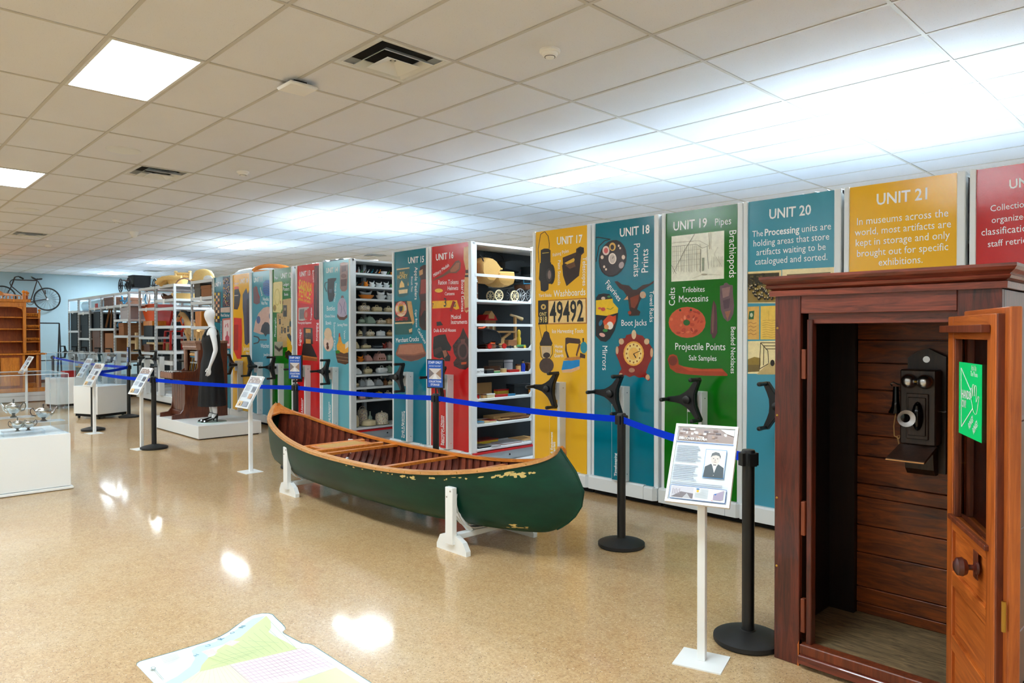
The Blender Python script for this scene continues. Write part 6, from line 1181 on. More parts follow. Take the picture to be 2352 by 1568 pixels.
RK.append(rack(-18.69, -17.505, 'open rack holding the orange sleigh body', 2.635, [(2.635, 1), (rz_(337, 707), 0), (rz_(337, 773), 1), (rz_(337, 808), 2), (.25, 1)], wheelpos=.25, wrot=0))
RK.append(rack(-17.495, -16.28, 'open rack below the wicker carriage, holding the rocking horse', 2.64, [(2.64, 1), (rz_(378, 687), 1), (rz_(378, 706), 0), (rz_(378, 748), 0), (rz_(378, 806), 1), (.25, 1)], wheelpos=0., wrot=180))
RK.append(rack(-15.29, -14.12, 'open rack with boxes behind the mannequin head', 2.635, [(2.635, 1), (rz_(460, 682), 1), (rz_(460, 692), 0), (rz_(460, 749), 1), (.9, 1), (.25, 1)], wheelpos=-.1, wrot=180))
# --- things on and in the racks
def boxy(name, lab, cat, px0, py0, px1, py1, Y, depth, mat, lid=None, grp=None):
    a, b = PY(px0, py0, Y), PY(px1, py1, Y)
    if name != 'red_tag':                                            # keep it inside its bay and on a deck
        x0, x1, zs = max(RKI, key=lambda r_: min(r_[1], b.x) - max(r_[0], a.x)); b.z = min(zs, key=lambda z: abs(z - b.z)) + .001; b.x = min(b.x, x1); a.x = max(a.x, x0)
    w, h = b.x - a.x, max(.1, a.z - b.z); o = thing(name, lab, cat, ((a.x + b.x) / 2, Y, b.z), 0, grp)
    m = MB(); m.cbox(-w / 2, 0, 0, w / 2, depth, h, .008); part('body', m, mat, o)
    if lid: m = MB(); m.cbox(-w / 2 - .008, -.008, h * .72, w / 2 + .008, depth + .008, h + .006, .006); part('lid', m, lid, o)
    return o
boxy('archive_box', 'grey cardboard box on the top shelf behind the mannequin', 'box', 444, 653, 460, 678, 5.41, .5, 'grey_card', 'grey_card'); o = boxy('leather_case', 'brown leather case beside the grey box behind the mannequin', 'case', 462, 657, 485, 676, 5.41, .5, 'cardboard', 'cardboard'); 
boxy('wooden_radio', 'small orange-brown wooden radio left of the mannequin head', 'radio', 447, 715, 462, 746, 5.42, .3, 'oak', None); boxy('grey_crate', 'pale grey crate on the rack below the black doll carriage', 'crate', 276, 706, 294, 731, 5.42, .9, 'pale_card', 'pale_card')
boxy('brown_crate', 'brown wooden crate behind the cream door frame', 'crate', 276, 793, 294, 806, 5.75, .6, 'cardboard', None); boxy('black_cabinet', 'tall black cabinet filling the second rack', 'cabinet', 182, 720, 203, 810, 5.42, .8, 'navy_dark', 'navy_dark'); boxy('teal_cabinet', 'dark teal glazed cabinet in the far left rack', 'cabinet', 159, 718, 177, 800, 5.41, .8, 'navy_dark', None)
boxy('brown_cabinet', 'brown wooden cabinet with mirror in the third rack', 'cabinet', 207, 757, 230, 812, 5.42, .7, 'brown_wood', 'brown_wood'); boxy('wall_mirror', 'grey mirror panel standing above the brown cabinet', 'mirror', 208, 717, 229, 751, 5.45, .05, 'navy_dark', None); boxy('travel_trunk', 'brown trunk on the upper shelf of the fourth rack', 'trunk', 235, 685, 259, 702, 5.42, .7, 'brown_wood', 'brown_wood'); boxy('red_tag', 'small bright red tag hanging on the third rack', 'tag', 218, 697, 224, 706, 5.33, .01, 'red_paint', None)
boxy('wardrobe', 'reddish brown wardrobe low in the fourth rack', 'wardrobe', 241, 765, 260, 812, 5.42, .7, 'cardboard', None); boxy('cardboard_box', 'tan cardboard box behind the slotted rack post', 'box', 266, 742, 284, 770, 5.45, .5, 'cardboard', 'cardboard')
boxy('small_chest', 'brown chest on the low shelf of the rack below the orange sleigh body', 'chest', 322, 790, 344, 806, 5.45, .5, 'brown_wood', 'brown_wood')
a = PX(0, 0, 1) if False else None
o = thing('carpet_roll', 'long grey-blue roll lying across the two far left racks', 'roll', (-23.9, 5.85, rz_(190, 714) + .19)); part('roll_body', MB().lathe([(.02, -1.55), (.17, -1.55), (.18, -1.5), (.18, 1.5), (.17, 1.55), (.02, 1.55)], 24, ax=(1, 0, 0)), 'wall_blue', o, True); part('roll_core', MB().lathe([(.05, 1.552), (.05, 1.556)], 16, ax=(1, 0, 0)), 'dark_gap', o)
for k, (px, lab) in enumerate(((249, 'leaning brown wooden pole in the fourth rack'), (257, 'second leaning reddish wooden pole in the fourth rack'))):
    p0, p1 = PY(px - 3 - (3 if k == 0 else 0), 752, 5.6), PY(px + 4 - k * 4, 706, 5.7); solo('wooden_pole', MB().bar((0, 0, 0), p1 - p0, .04, .04), 'cardboard', lab, 'pole', p0)
# cream door frame
p0, p1 = PY(281, 746, 5.5), PY(303, 806, 5.5); p0.x = max(p0.x, -20.65); p1.x = min(p1.x, -19.56); w, h = p1.x - p0.x, p0.z - p1.z
o = thing('bed_frame', 'cream wooden bed frame standing in the rack', 'frame', (p0.x, 5.6, p1.z)); 
for a in ((0, 0, .14, h), (w - .12, 0, w, h * .7)): part('upright', MB().cbox(a[0], 0, a[1], a[2], .05, a[3], .006), 'cream_wood', o)
part('rail', MB().cbox(.14, 0, h - .16, w * .35, .05, h, .006), 'cream_wood', o); part('rail', MB().cbox(.14, 0, h * .28, w - .12, .05, h * .4, .006), 'cream_wood', o)
p0, p1 = PY(322, 783, 5.5), PY(354, 806, 5.5); p0.x, p1.x = max(p0.x, -18.6), min(p1.x, -17.58); w, h = p1.x - p0.x, p0.z - p1.z
o = thing('pine_bench', 'pale pine bench on the shelf under the black sewing machine', 'bench', (p0.x, 5.5, RKI[5][2][2] + .001))
part('seat', MB().cbox(0, 0, h - .05, w, .35, h, .006), 'cream_wood', o)
for x in (.02, w - .08):
    for y in (.02, .28): part('leg', MB().box(x, y, 0, x + .06, y + .05, h - .05), 'cream_wood', o)
# blue folded stroller frame
o = thing('stroller_frame', 'blue metal folded stroller frame hanging in the rack below the doll carriage', 'stroller', (0, 0, 0)); q0 = PY(270, 690, 5.6); o.location = (q0.x, 5.6, PY(262, 748, 5.6).z)
def st(name, pts, r, mat): part(name, MB().tube([PY(x, y, 5.6 + d) for x, y, d in pts], r, 7).xf(Matrix.Translation(-o.location)), mat, o)
st('frame_tube', [(287, 706, 0), (281, 730, .05), (272, 748, .1)], .05, 'blue_metal'); st('frame_tube', [(279, 676, 0), (283, 695, 0), (290, 708, 0)], .02, 'blue_metal'); st('frame_tube', [(296, 678, 0), (288, 694, 0), (276, 710, 0)], .02, 'blue_metal'); st('push_bar', [(274, 690, 0), (300, 692, 0)], .02, 'blue_metal')
# orange sleigh body with red side
Ys = 5.75
o = thing('sleigh_body', 'bright orange and red sleigh body in the open racks', 'sleigh', PY(355, 772, Ys)); oi = Matrix.Translation(-o.location)
gq = lambda x, y, d=0: PY(260 + x / 9.8, 600 + y / 9.8, Ys + d)
def slab(name, pts, th, mat): m = MB(); P = [gq(*p) for p in pts]; n = len(P); m.add(P + [p + V(0, th, 0) for p in P], [tuple(range(n))[::-1], tuple(range(n, 2 * n))] + [(i, (i + 1) % n, (i + 1) % n + n, i + n) for i in range(n)]); m.xf(oi); part(name, m, mat, o)
slab('front_board', [(620, 990), (905, 955), (925, 1325), (725, 1325)], .06, 'orange_paint'); slab('front_rim', [(615, 985), (905, 950), (905, 1010), (650, 1040)], .1, 'orange_paint'); slab('side_board', [(930, 965), (1340, 970), (1270, 1330), (1240, 1450), (1130, 1600), (980, 1620), (935, 1400)], .05, 'red_paint'); slab('seat_board', [(690, 1330), (920, 1320), (920, 1360), (700, 1370)], .4, 'orange_paint')
# sewing machine
boxy('sewing_machine', 'black treadle sewing machine under the orange sleigh body', 'sewing machine', 326, 738, 350, 770, 5.45, .35, 'navy_dark', 'oak')
# red chair
def chairish(px, py_seat, py_top, py_floor, Y, lab, mat):
    a = PY(px, py_floor, Y); zs, zt_ = PY(px, py_seat, Y).z - a.z, PY(px, py_top, Y).z - a.z; o = thing('wooden_chair', lab, 'chair', a); w = .2
    for sx in (-1, 1):
        part('leg', MB().bar((sx * w * 1.1, 0, 0), (sx * w * .9, .02, zs), .04), mat, o); part('leg', MB().bar((sx * w * 1.1, .4, 0), (sx * w * .9, .38, zs), .04), mat, o); part('back_post', MB().bar((sx * w * .9, .38, zs), (sx * w, .46, zt_), .035), mat, o)
    part('seat', MB().cbox(-w, 0, zs, w, .4, zs + .03, .01), mat, o); part('stretcher', MB().bar((-w, 0, zs * .4), (w, 0, zs * .4), .025), mat, o)
    for k in range(3): z = zs + (zt_ - zs) * (.4 + .28 * k); part('back_slat', MB().cbox(-w, .41 + .02 * k, z, w, .43 + .02 * k, z + .06, .004), mat, o)
    return o
chairish(384, 762, 738, 803, 5.6, 'red painted wooden chair beside the rocking horse', 'red_paint')
# rocking horse
hY = 5.85
hq = lambda x, y, d=0: PY(260 + x / 9.8, 600 + y / 9.8, hY + d)
o = thing('rocking_horse', 'tan wooden rocking horse with orange bridle in the open rack', 'rocking horse', hq(1650, 1950)); oi = Matrix.Translation(-o.location)
def hp(name, pts, rr, mat, smooth=True, parent=None): m = MB().tube([hq(*p) for p in pts], [k_ * .62 for k_ in rr] if isinstance(rr, list) else rr * .7, 12); m.xf(oi); return part(name, m, mat, o, smooth)
hp('head_and_neck', [(1425, 1345), (1450, 1320), (1500, 1250), (1540, 1190), (1600, 1200), (1680, 1300), (1720, 1420), (1800, 1560)], [.035, .062, .085, .095, .11, .14, .18, .2], 'tan')
hp('body', [(1690, 1500, .05), (1800, 1580, .12), (1980, 1620, .25), (2080, 1620, .32)], [.14, .2, .2, .12], 'tan'); hp('ear', [(1520, 1160), (1505, 1105)], [.03, .008], 'tan'); hp('ear', [(1570, 1150), (1580, 1095)], [.03, .008], 'tan'); hp('mane', [(1540, 1120), (1640, 1140), (1720, 1240), (1760, 1360)], [.03, .05, .05, .03], 'navy_dark')
hp('bridle', [(1470, 1350), (1530, 1280), (1570, 1190), (1540, 1165)], .02, 'orange_paint'); hp('bridle', [(1510, 1290), (1540, 1400), (1640, 1600)], .018, 'orange_paint'); hp('eye', [(1480, 1235, -.07), (1485, 1245, -.075)], [.03, .02], 'navy_dark')
for a, b in ((1640, 1700), (1720, 1800), (1930, 1900), (2000, 2010)): hp('leg', [(a, 1560), (b - 10, 1720), (b, 1900)], [.08, .055, .04], 'tan')
# model boat and basket on the rack shelf
bq = PY(260 + 1180 / 9.8, 684, 5.62); o = thing('model_boat', 'dark wooden model boat on the shelf below the wicker carriage', 'model boat', (bq.x, 5.7, rz_(378, 687))); m = MB(); m.loft([[(x, -w, .1 + s), (x, -w * .5, .02 + s * .5), (x, 0, s * .5), (x, w * .5, .02 + s * .5), (x, w, .1 + s)] for x, w, s in ((-.45, .004, .1), (-.3, .09, .03), (0, .13, 0), (.3, .09, .02), (.45, .004, .06))], cap=False, closed=False); part('hull', m, 'brown_wood', o); part('thwart', MB().box(-.02, -.12, .09, .02, .12, .1), 'cream_wood', o)
o = thing('wicker_basket', 'low wicker basket with a tall handle in the rack near unit 9', 'basket', (PX(424, 684, -16.5).x, PX(424, 684, -16.5).y, rz_(378, 687) )); part('bowl', MB().lathe([(.2, 0), (.27, .1), (.28, .12), (.25, .11), (.19, .02)], 20, sx=.8), 'wicker', o, True); part('handle', MB().tube([(0, .24 * math.cos(a), .1 + .36 * math.sin(a)) for a in (PI * k / 10 for k in range(11))], .014, 8), 'brown_wood', o, True)
# wire frame of bent tubes (blue and white legs) hanging over the sleigh
o = thing('folding_stand', 'pair of bent white and blue metal legs above the orange sleigh body', 'stand', PY(336, 697, 5.8)); oi = Matrix.Translation(-o.location)
for pts, mt in (([(329, 676), (330, 688), (334, 697)], 'white_metal'), ([(335, 674), (333, 688), (336, 697)], 'blue_metal'), ([(337, 676), (340, 690), (342, 697)], 'white_metal'), ([(344, 676), (344, 688), (341, 697)], 'white_metal')): part('leg', MB().tube([PY(x, y, 5.8) for x, y in pts], .02, 6).xf(oi), mt, o)
# --- things on top of the racks and units
def depth_(p): return (Vector(p) - C0).dot(_f)
def carriage_wheel(o, c, r, mat, sp=10): wheel3(V(*c), r, o, 'wheel', mat, sp, .012, 'y', mat)
Yc = 5.75; pc_ = PY(316, 668, Yc)
o = thing('doll_carriage', 'black doll carriage with tall thin wheels on top of the open racks', 'doll carriage', (pc_.x, Yc, 2.612))
for x, y in ((-.34, -.3), (-.34, .3), (.36, -.3), (.36, .3)): carriage_wheel(o, (x, y, .185), .17, 'navy_dark', 10)
prof_ = [(-.38, .24), (-.26, .13), (-.1, .1), (.2, .1), (.36, .2), (.4, .38), (.36, .41), (-.02, .41), (-.04, .27)]
for y in (-.2, .18): part('body_side', MB().prism(prof_, 'y', y, y + .02), 'navy_dark', o)
part('body_floor', MB().box(-.3, -.18, .11, .34, .18, .13), 'navy_dark', o); part('hood_top', MB().cbox(-.03, -.22, .4, .39, .22, .425, .006), 'navy_dark', o); part('hood_back', MB().box(.35, -.18, .13, .37, .18, .4), 'navy_dark', o); part('seat_cushion', MB().cbox(-.1, -.17, .13, .3, .17, .2, .02), 'brown_wood', o)
part('push_handle', MB().tube([(-.3, -.15, .22), (-.5, -.15, .34), (-.85, -.15, .36)], .014, 8), 'navy_dark', o, True); part('push_handle', MB().tube([(-.3, .15, .22), (-.5, .15, .34), (-.85, .15, .36)], .014, 8), 'navy_dark', o, True); part('grip_bar', MB().tube([(-.85, -.15, .36), (-.85, .15, .36)], .016, 8), 'brown_wood', o)
for x in (-.34, .36): part('axle', MB().tube([(x, -.3, .185), (x, .3, .185)], .012, 6), 'navy_dark', o); part('spring', MB().tube([(x, -.22, .185), (x * .7, -.22, .1), (x * .3, -.22, .09)], .01, 6), 'navy_dark', o)
Yw = 5.5; pw0 = PY(392, 650, Yw); sW = 34 * depth_(pw0) / FPX
o = thing('wicker_carriage', 'pale wicker baby carriage with scrolled rail on top of the open racks', 'wicker carriage', (pw0.x, Yw + .1, 2.645), YAW); 
part('basket', MB().loft([[(sW * (cx_ + rx_ * math.cos(a)), .26 * ry_ * math.sin(a), sW * z) for a in (2 * PI * k / 24 for k in range(24))] for cx_, rx_, ry_, z in ((.15, .5, .8, .02), (.15, .58, .95, .2), (.15, .62, 1, .36), (.16, .66, 1.05, .42))]), 'wicker', o, True)
part('foot_scroll', MB().tube([(-.25 * sW, -.1, .38 * sW), (-.5 * sW, -.1, .25 * sW), (-.8 * sW, -.1, .1 * sW), (-.92 * sW, -.1, .02 * sW)], [.06, .075, .07, .05], 12), 'wicker', o, True); part('rim_roll', MB().tube([(-.9 * sW, -.24, .08 * sW), (-.45 * sW, -.26, .4 * sW), (.1 * sW, -.28, .46 * sW), (.8 * sW, -.26, .44 * sW)], .05, 10), 'wicker', o, True)
for x in (-.12, .85): part('rail_post', MB().lathe([(.03, 0), (.03, .5 * sW), (.045, .54 * sW), (.02, .6 * sW)], 10, (x * sW, .1, .4 * sW)), 'cream_wood', o, True)
part('rail', MB().tube([(-.12 * sW, .1, .82 * sW), (.85 * sW, .1, .8 * sW)], .025, 8), 'wicker', o); part('rail', MB().tube([(-.12 * sW, .1, .6 * sW), (.85 * sW, .1, .58 * sW)], .02, 8), 'wicker', o)
for k in range(9): x = (-.05 + k * .1) * sW; part('rail_spindle', MB().tube([(x, .1, .59 * sW), (x + .02 * sW, .1, .81 * sW)], .012, 6), 'wicker', o)
part('foot_box', MB().loft([[(sW * x_, y_ * .2, sW * z_) for x_, z_ in ((-.95, .42), (-.6, .5), (-.5, .3), (-.85, .2))] for y_ in (-1, 1)]), 'wicker', o)
Yh = 5.5; ph0 = PY(462, 646, Yh); rh = 25 * depth_(ph0) / FPX
o = thing('wicker_hood', 'tan wicker carriage hood lying on the rack behind the mannequin', 'wicker hood', (ph0.x, Yh + .05, 2.64), YAW); part('hood_shell', MB().lathe([(rh, 0), (rh * 1.0, .06), (rh * .92, .14), (rh * .7, .21), (rh * .35, .24), (.02, .25)], 28, sy=.62), 'wicker', o, 60); part('hood_rim', MB().tube([(rh * 1.02 * math.cos(a), rh * .64 * math.sin(a), .02) for a in (2 * PI * k / 30 for k in range(30))], .022, 8, closed=True), 'wicker', o, True)
solo('white_cloth', MB().loft([[(r_ * math.cos(a) * (1 + .12 * math.sin(5 * a)), r_ * .6 * math.sin(a), z) for a in (2 * PI * k / 20 for k in range(20))] for r_, z in ((.13, 0), (.12, .04), (.08, .07), (.02, .08))]), 'white_paint', 'crumpled white cloth at the right of the wicker hood', 'cloth', (PY(478, 645, Yh - .08).x, Yh - .08, 2.637), smooth=60)
# large hoop and white dome on units 10 to 12
Yd = 6.0; a, b = PY(528, 632, Yd), PY(668, 614, Yd); wd_ = 140 * depth_((a + b) / 2) / FPX; zt_ = PY(600, 607, Yd).z
solo('white_dome', MB().lathe([(wd_ / 2, 0), (wd_ * .47, (zt_ - 2.65) * .45), (wd_ * .36, (zt_ - 2.65) * .8), (wd_ * .2, (zt_ - 2.65) * .96), (.03, zt_ - 2.65)], 36, sy=.4), 'white_paint', 'large white cloth-covered dome lying on top of units 10 to 12', 'dome', (PY(598, 620, Yd + .3).x, Yd + .3, 2.646), YAW, smooth=60)
a, b, c_ = PY(587, 626, 5.62), PY(662, 615, 5.62), PY(632, 609, 5.62); o = thing('wooden_hoop', 'orange wooden hoop leaning on top of units 11 and 12', 'hoop', ((a.x + b.x) / 2, 5.62, 2.646)); wh = 38 * depth_(c_) / FPX; hz = c_.z - 2.646; o.rotation_euler = (0, 0, YAW); o.location.x = PY(625, 615, 5.62).x
part('bent_rim', MB().tube([(wh * 1.12 * math.cos(t_), 0, .02 + (hz - .02) * math.sin(t_)) for t_ in (PI * k / 24 for k in range(25))], .035, 8), 'gunwale', o, True); part('cross_bar', MB().bar((-wh * 1.12, 0, .02), (wh * 1.12, 0, .02), .04), 'gunwale', o)
def sheet(px0, px1, n, h, lab):
    a, b = PY(px0, 600, 5.55), PY(px1, 600, 5.55); w = b.x - a.x; r3 = random.Random(n); rings = [[(-w / 2 + w * k / 12, y, (h * r3.uniform(.3, 1) if 0 < k < 12 else 0) * (1 if y else .6)) for k in range(13)] for y in (0, .3, .6)]
    m = MB().loft(rings, cap=False, closed=False); solo('plastic_sheet', m, 'white_plastic', lab, 'plastic sheet', ((a.x + b.x) / 2, 5.5, 2.648), smooth=60, group='crumpled plastic sheets on the units')
sheet(700, 735, 1, .06, 'crumpled white plastic sheet on top of the red unit with the fence print'); sheet(745, 800, 2, .09, 'crumpled clear plastic sheet on top of the unit beside the ceramics shelves'); sheet(1800, 1915, 3, .06, 'crumpled plastic sheet on top of the unit left of the phone booth roof'); sheet(1236, 1275, 4, .04, 'small dark crumpled plastic sheet above the licence plate unit')
# ------------------------------------------------------------------ ceramics on the side shelves of unit 14
CERC = dict(white=(232, 236, 236), cream=(222, 206, 166), pink=(206, 160, 150), red=(170, 52, 40), blue=(30, 80, 160), teal=(30, 130, 150), green=(90, 150, 96), sage=(150, 172, 154), brown=(110, 70, 40), orange=(226, 130, 34), yellow=(226, 190, 60), grey=(160, 166, 168), tan=(196, 158, 110), dark=(44, 52, 62))
for k, c in CERC.items(): M['cer_' + k] = simple('cer_' + k, c, .18)
t = NT('cer_floral'); M['cer_floral'] = t.m; v_ = t.vor(70); s_ = t.n('ShaderNodeSeparateColor'); t.L.new(v_.outputs['Color'], s_.inputs[0]); b_ = t.ramp(v_.outputs['Distance'], [(.3, 1.), (.42, 0.)]); c = t.ramp(s_.outputs[0], [(.2, (60, 90, 150)), (.45, (170, 50, 50)), (.7, (90, 120, 70)), (.9, (226, 214, 190))]); t.base(t.mix(b_, lin((224, 212, 188)), c)); t.set(Roughness=.2)
KN = dict(dome='covered cheese dome', box='covered butter dish', hen='hen-shaped covered dish', bird='small bird figurine', wedge='sloped cheese dish', bowl='small bowl', plate='stack of plates', bottle='slim bottle', cyl='lidded jar', bucket='handled pail', cottage='cottage-shaped dish', basket='basket hen dish')
def ceramic(kind, cname, w, h, lab, loc, grp):
    m_ = 'cer_' + cname; o = thing({'dome': 'cheese_dome', 'box': 'butter_dish', 'hen': 'hen_dish', 'bird': 'bird_figurine', 'wedge': 'cheese_dish', 'bowl': 'bowl', 'plate': 'plate_stack', 'bottle': 'bottle', 'cyl': 'lidded_jar', 'bucket': 'pail', 'cottage': 'cottage_dish', 'basket': 'basket_dish'}[kind], lab, 'figurine' if kind == 'bird' else 'ceramic dish', loc, 0, grp)
    r = w / 2; d = min(r, .11)
    def saucer(): part('saucer', MB().lathe([(r * .6, 0), (r, .012), (r * 1.02, .016), (r * .6, .01)], 16, sx=min(1, d / r * 1.1)), m_ if cname != 'floral' else 'cer_cream', o, True)
    if kind in ('dome', 'cyl', 'bucket'):
        saucer(); q = .78 if kind != 'dome' else .8
        part('cover', MB().lathe([(r * .85, .012), (r * .86, h * .6), (r * .8, h * .76), (r * .5, h * .86), (.01, h * .88)], 18, sx=min(1, d / r * 1.1)), m_, o, True)
        if kind == 'bucket': part('handle', MB().tube([(0, r * .7 * math.cos(a), h * .7 + h * .3 * math.sin(a)) for a in (PI * k / 8 for k in range(9))], .006, 6), m_, o, True)
        else: part('knob', MB().ell((0, 0, h * .93), (.012, .012, h * .07), 10, 6), m_, o, True)
    elif kind == 'box':
        saucer(); m = MB(); m.cbox(-d * .6, -r * .78, .012, d * .6, r * .78, h * .74, min(.02, h * .2)); part('cover', m, m_, o, True); part('handle', MB().tube([(0, -r * .25, h * .72), (0, -r * .2, h * .95), (0, r * .2, h * .95), (0, r * .25, h * .72)], .006, 6), 'cer_cream' if cname == 'floral' else m_, o, True)
    elif kind in ('wedge', 'cottage'):
        saucer(); m = MB(); pr_ = [(-r * .75, .012), (r * .75, .012), (r * .75, h * .35), (r * .1, h * .85), (-r * .6, h * .85), (-r * .75, h * .7)] if kind == 'wedge' else [(-r * .7, .012), (r * .7, .012), (r * .7, h * .42), (r * .4, h * .8), (-r * .4, h * .8), (-r * .7, h * .42)]
        m.prism(pr_, 'x', -d * .55, d * .55); part('cover', m, m_, o); part('handle', MB().tube([(0, -r * .3, h * .8), (0, -r * .2, h * .98), (0, r * .05, h * .96), (0, r * .12, h * .78)], .006, 6), m_, o, True)
        if kind == 'cottage':
            for k in (-1, 0, 1): part('window', MB().box(d * .55, r * .36 * k - .01, h * .2, d * .56, r * .36 * k + .01, h * .36), 'cer_brown', o)
    elif kind in ('hen', 'basket'):
        hb = h * .45; part('bowl', MB().lathe([(r * .5, 0), (r * .8, hb * .5), (r * .95, hb), (r * .9, hb), (r * .4, .01)], 18, sx=min(1, d / r)), 'cer_orange' if kind == 'basket' else m_, o, True)
        part('hen_body', MB().loft([[(d * .55 * a_ * math.cos(t_), y * r, hb + (z + b_ * math.sin(t_)) * h) for t_ in (2 * PI * k / 12 for k in range(12))] for y, z, a_, b_ in ((-.85, .38, .1, .06), (-.6, .2, .6, .18), (-.1, .1, 1, .2), (.4, .16, .8, .2), (.6, .34, .4, .14), (.68, .46, .3, .08), (.8, .46, .1, .02))]), m_, o, True); part('comb', MB().prism([(r * .55, hb + h * .5), (r * .62, hb + h * .58), (r * .72, hb + h * .52)], 'x', -.004, .004), 'cer_red' if cname != 'white' else m_, o)
    elif kind == 'bird':
        part('stand', MB().lathe([(r * .7, 0), (r * .6, h * .12)], 12), m_, o); part('bird_body', MB().loft([[(r * .5 * a_ * math.cos(t_), y * r, (z + a_ * .16 * math.sin(t_)) * h) for t_ in (2 * PI * k / 10 for k in range(10))] for y, z, a_ in ((-1, .3, .15), (-.5, .35, .7), (0, .42, 1), (.35, .6, .8), (.5, .8, .7), (.7, .86, .5), (.95, .84, .05))]), m_, o, True)
    elif kind == 'bowl': part('bowl_body', MB().lathe([(r * .5, 0), (r * .9, h * .6), (r, h), (r * .93, h), (r * .4, h * .12)], 18, sx=min(1, d / r)), m_, o, True)
    elif kind == 'plate':
        for k in range(3): part('plate', MB().lathe([(r * .6, .0 + k * .014), (r, .018 + k * .014), (r * .98, .022 + k * .014), (r * .5, .008 + k * .014)], 20, sx=min(1, d / r)), m_ if k % 2 == 0 else 'cer_grey', o, True)
    elif kind == 'bottle': part('bottle_body', MB().lathe([(r * .8, 0), (r * .85, h * .55), (r * .3, h * .72), (r * .28, h * .95), (r * .36, h)], 14), m_, o, True)
    return o
A8 = lambda x: 800 + x / 7.464
B8 = lambda x: 800 + x / 6.818
CER = [(A8, [(72, 46, 95, 'bird', 'white'), (105, 60, 100, 'bird', 'blue'), (150, 50, 70, 'bird', 'red'), (185, 44, 110, 'bottle', 'grey'), (235, 55, 80, 'bird', 'green'), (290, 50, 90, 'bird', 'brown'), (345, 50, 85, 'bird', 'white'), (415, 55, 100, 'bird', 'teal'), (485, 55, 95, 'bird', 'grey'), (540, 48, 100, 'bird', 'orange'), (612, 100, 60, 'bowl', 'white'), (690, 55, 85, 'bird', 'green'), (745, 45, 60, 'bowl', 'orange')]),
       (A8, [(85, 70, 90, 'bird', 'white'), (140, 50, 80, 'bird', 'sage'), (212, 100, 100, 'bird', 'brown'), (305, 85, 110, 'hen', 'orange'), (410, 110, 110, 'hen', 'white'), (530, 130, 100, 'hen', 'white'), (655, 110, 110, 'hen', 'white'), (742, 60, 70, 'bowl', 'green')]),
       (A8, [(100, 90, 95, 'bird', 'dark'), (310, 265, 150, 'basket', 'grey'), (565, 170, 165, 'hen', 'white'), (720, 140, 150, 'hen', 'white')]),
       (A8, [(95, 95, 125, 'cyl', 'sage'), (270, 215, 145, 'box', 'floral'), (490, 190, 120, 'box', 'cream'), (690, 170, 110, 'box', 'cream')]),
       (A8, [(100, 90, 85, 'hen', 'red'), (225, 140, 110, 'box', 'sage'), (375, 180, 140, 'wedge', 'sage'), (560, 180, 95, 'box', 'floral'), (700, 130, 110, 'dome', 'tan')]),
       (A8, [(95, 90, 90, 'cottage', 'pink'), (200, 90, 115, 'cottage', 'cream'), (375, 165, 115, 'box', 'floral'), (555, 160, 110, 'dome', 'white'), (710, 120, 110, 'box', 'tan')]),
       (B8, [(110, 120, 130, 'wedge', 'cream'), (275, 165, 75, 'box', 'cream'), (460, 150, 60, 'plate', 'dark'), (565, 80, 100, 'hen', 'red'), (650, 90, 115, 'wedge', 'pink')]),
       (B8, [(88, 65, 70, 'box', 'white'), (190, 120, 105, 'hen', 'orange'), (312, 125, 110, 'wedge', 'pink'), (490, 200, 150, 'cottage', 'pink'), (645, 120, 110, 'dome', 'sage')]),
       (B8, [(130, 150, 110, 'wedge', 'white'), (305, 150, 110, 'box', 'cream'), (520, 190, 120, 'box', 'white'), (645, 110, 125, 'wedge', 'sage')]),
       (B8, [(110, 120, 80, 'box', 'cream'), (210, 110, 120, 'wedge', 'grey'), (330, 140, 120, 'wedge', 'white'), (470, 140, 115, 'wedge', 'grey'), (575, 70, 120, 'bottle', 'brown'), (650, 90, 75, 'box', 'cream')]),
       (B8, [(85, 65, 70, 'bowl', 'pink'), (210, 125, 130, 'dome', 'pink'), (345, 90, 110, 'bird', 'dark'), (475, 125, 110, 'dome', 'yellow'), (615, 130, 110, 'box', 'floral')]),
       (B8, [(108, 110, 210, 'cyl', 'cream'), (215, 170, 290, 'bucket', 'floral'), (335, 75, 200, 'bottle', 'sage'), (320, 235, 105, 'dome', 'cream'), (520, 205, 215, 'dome', 'floral')])]
XS = -9.03 - .13
for s_, (fx, L) in enumerate(CER):
    z = SH14[s_]; fac = 7.464 if fx is A8 else 6.818
    for k, (cx, w, h, kind, cn) in enumerate(L):
        Xi = XS - (.16 if (s_, k) in ((11, 1), (11, 2), (2, 0)) else 0); p = PX(fx(cx), 780, Xi); p0, p1 = PX(fx(cx - w / 2), 780, Xi), PX(fx(cx + w / 2), 780, Xi)
        colr = {'floral': 'flower-patterned', 'sage': 'pale green', 'dark': 'dark'}.get(cn, cn)
        ceramic(kind, cn, (p1.y - p0.y) * .98, h / fac * .0064 * 1.02, f'{colr} {KN[kind]}, {ORD[k]} from left on the {ORD[s_]} ceramics shelf', (Xi, p.y, z), 'ceramics on the side shelves')
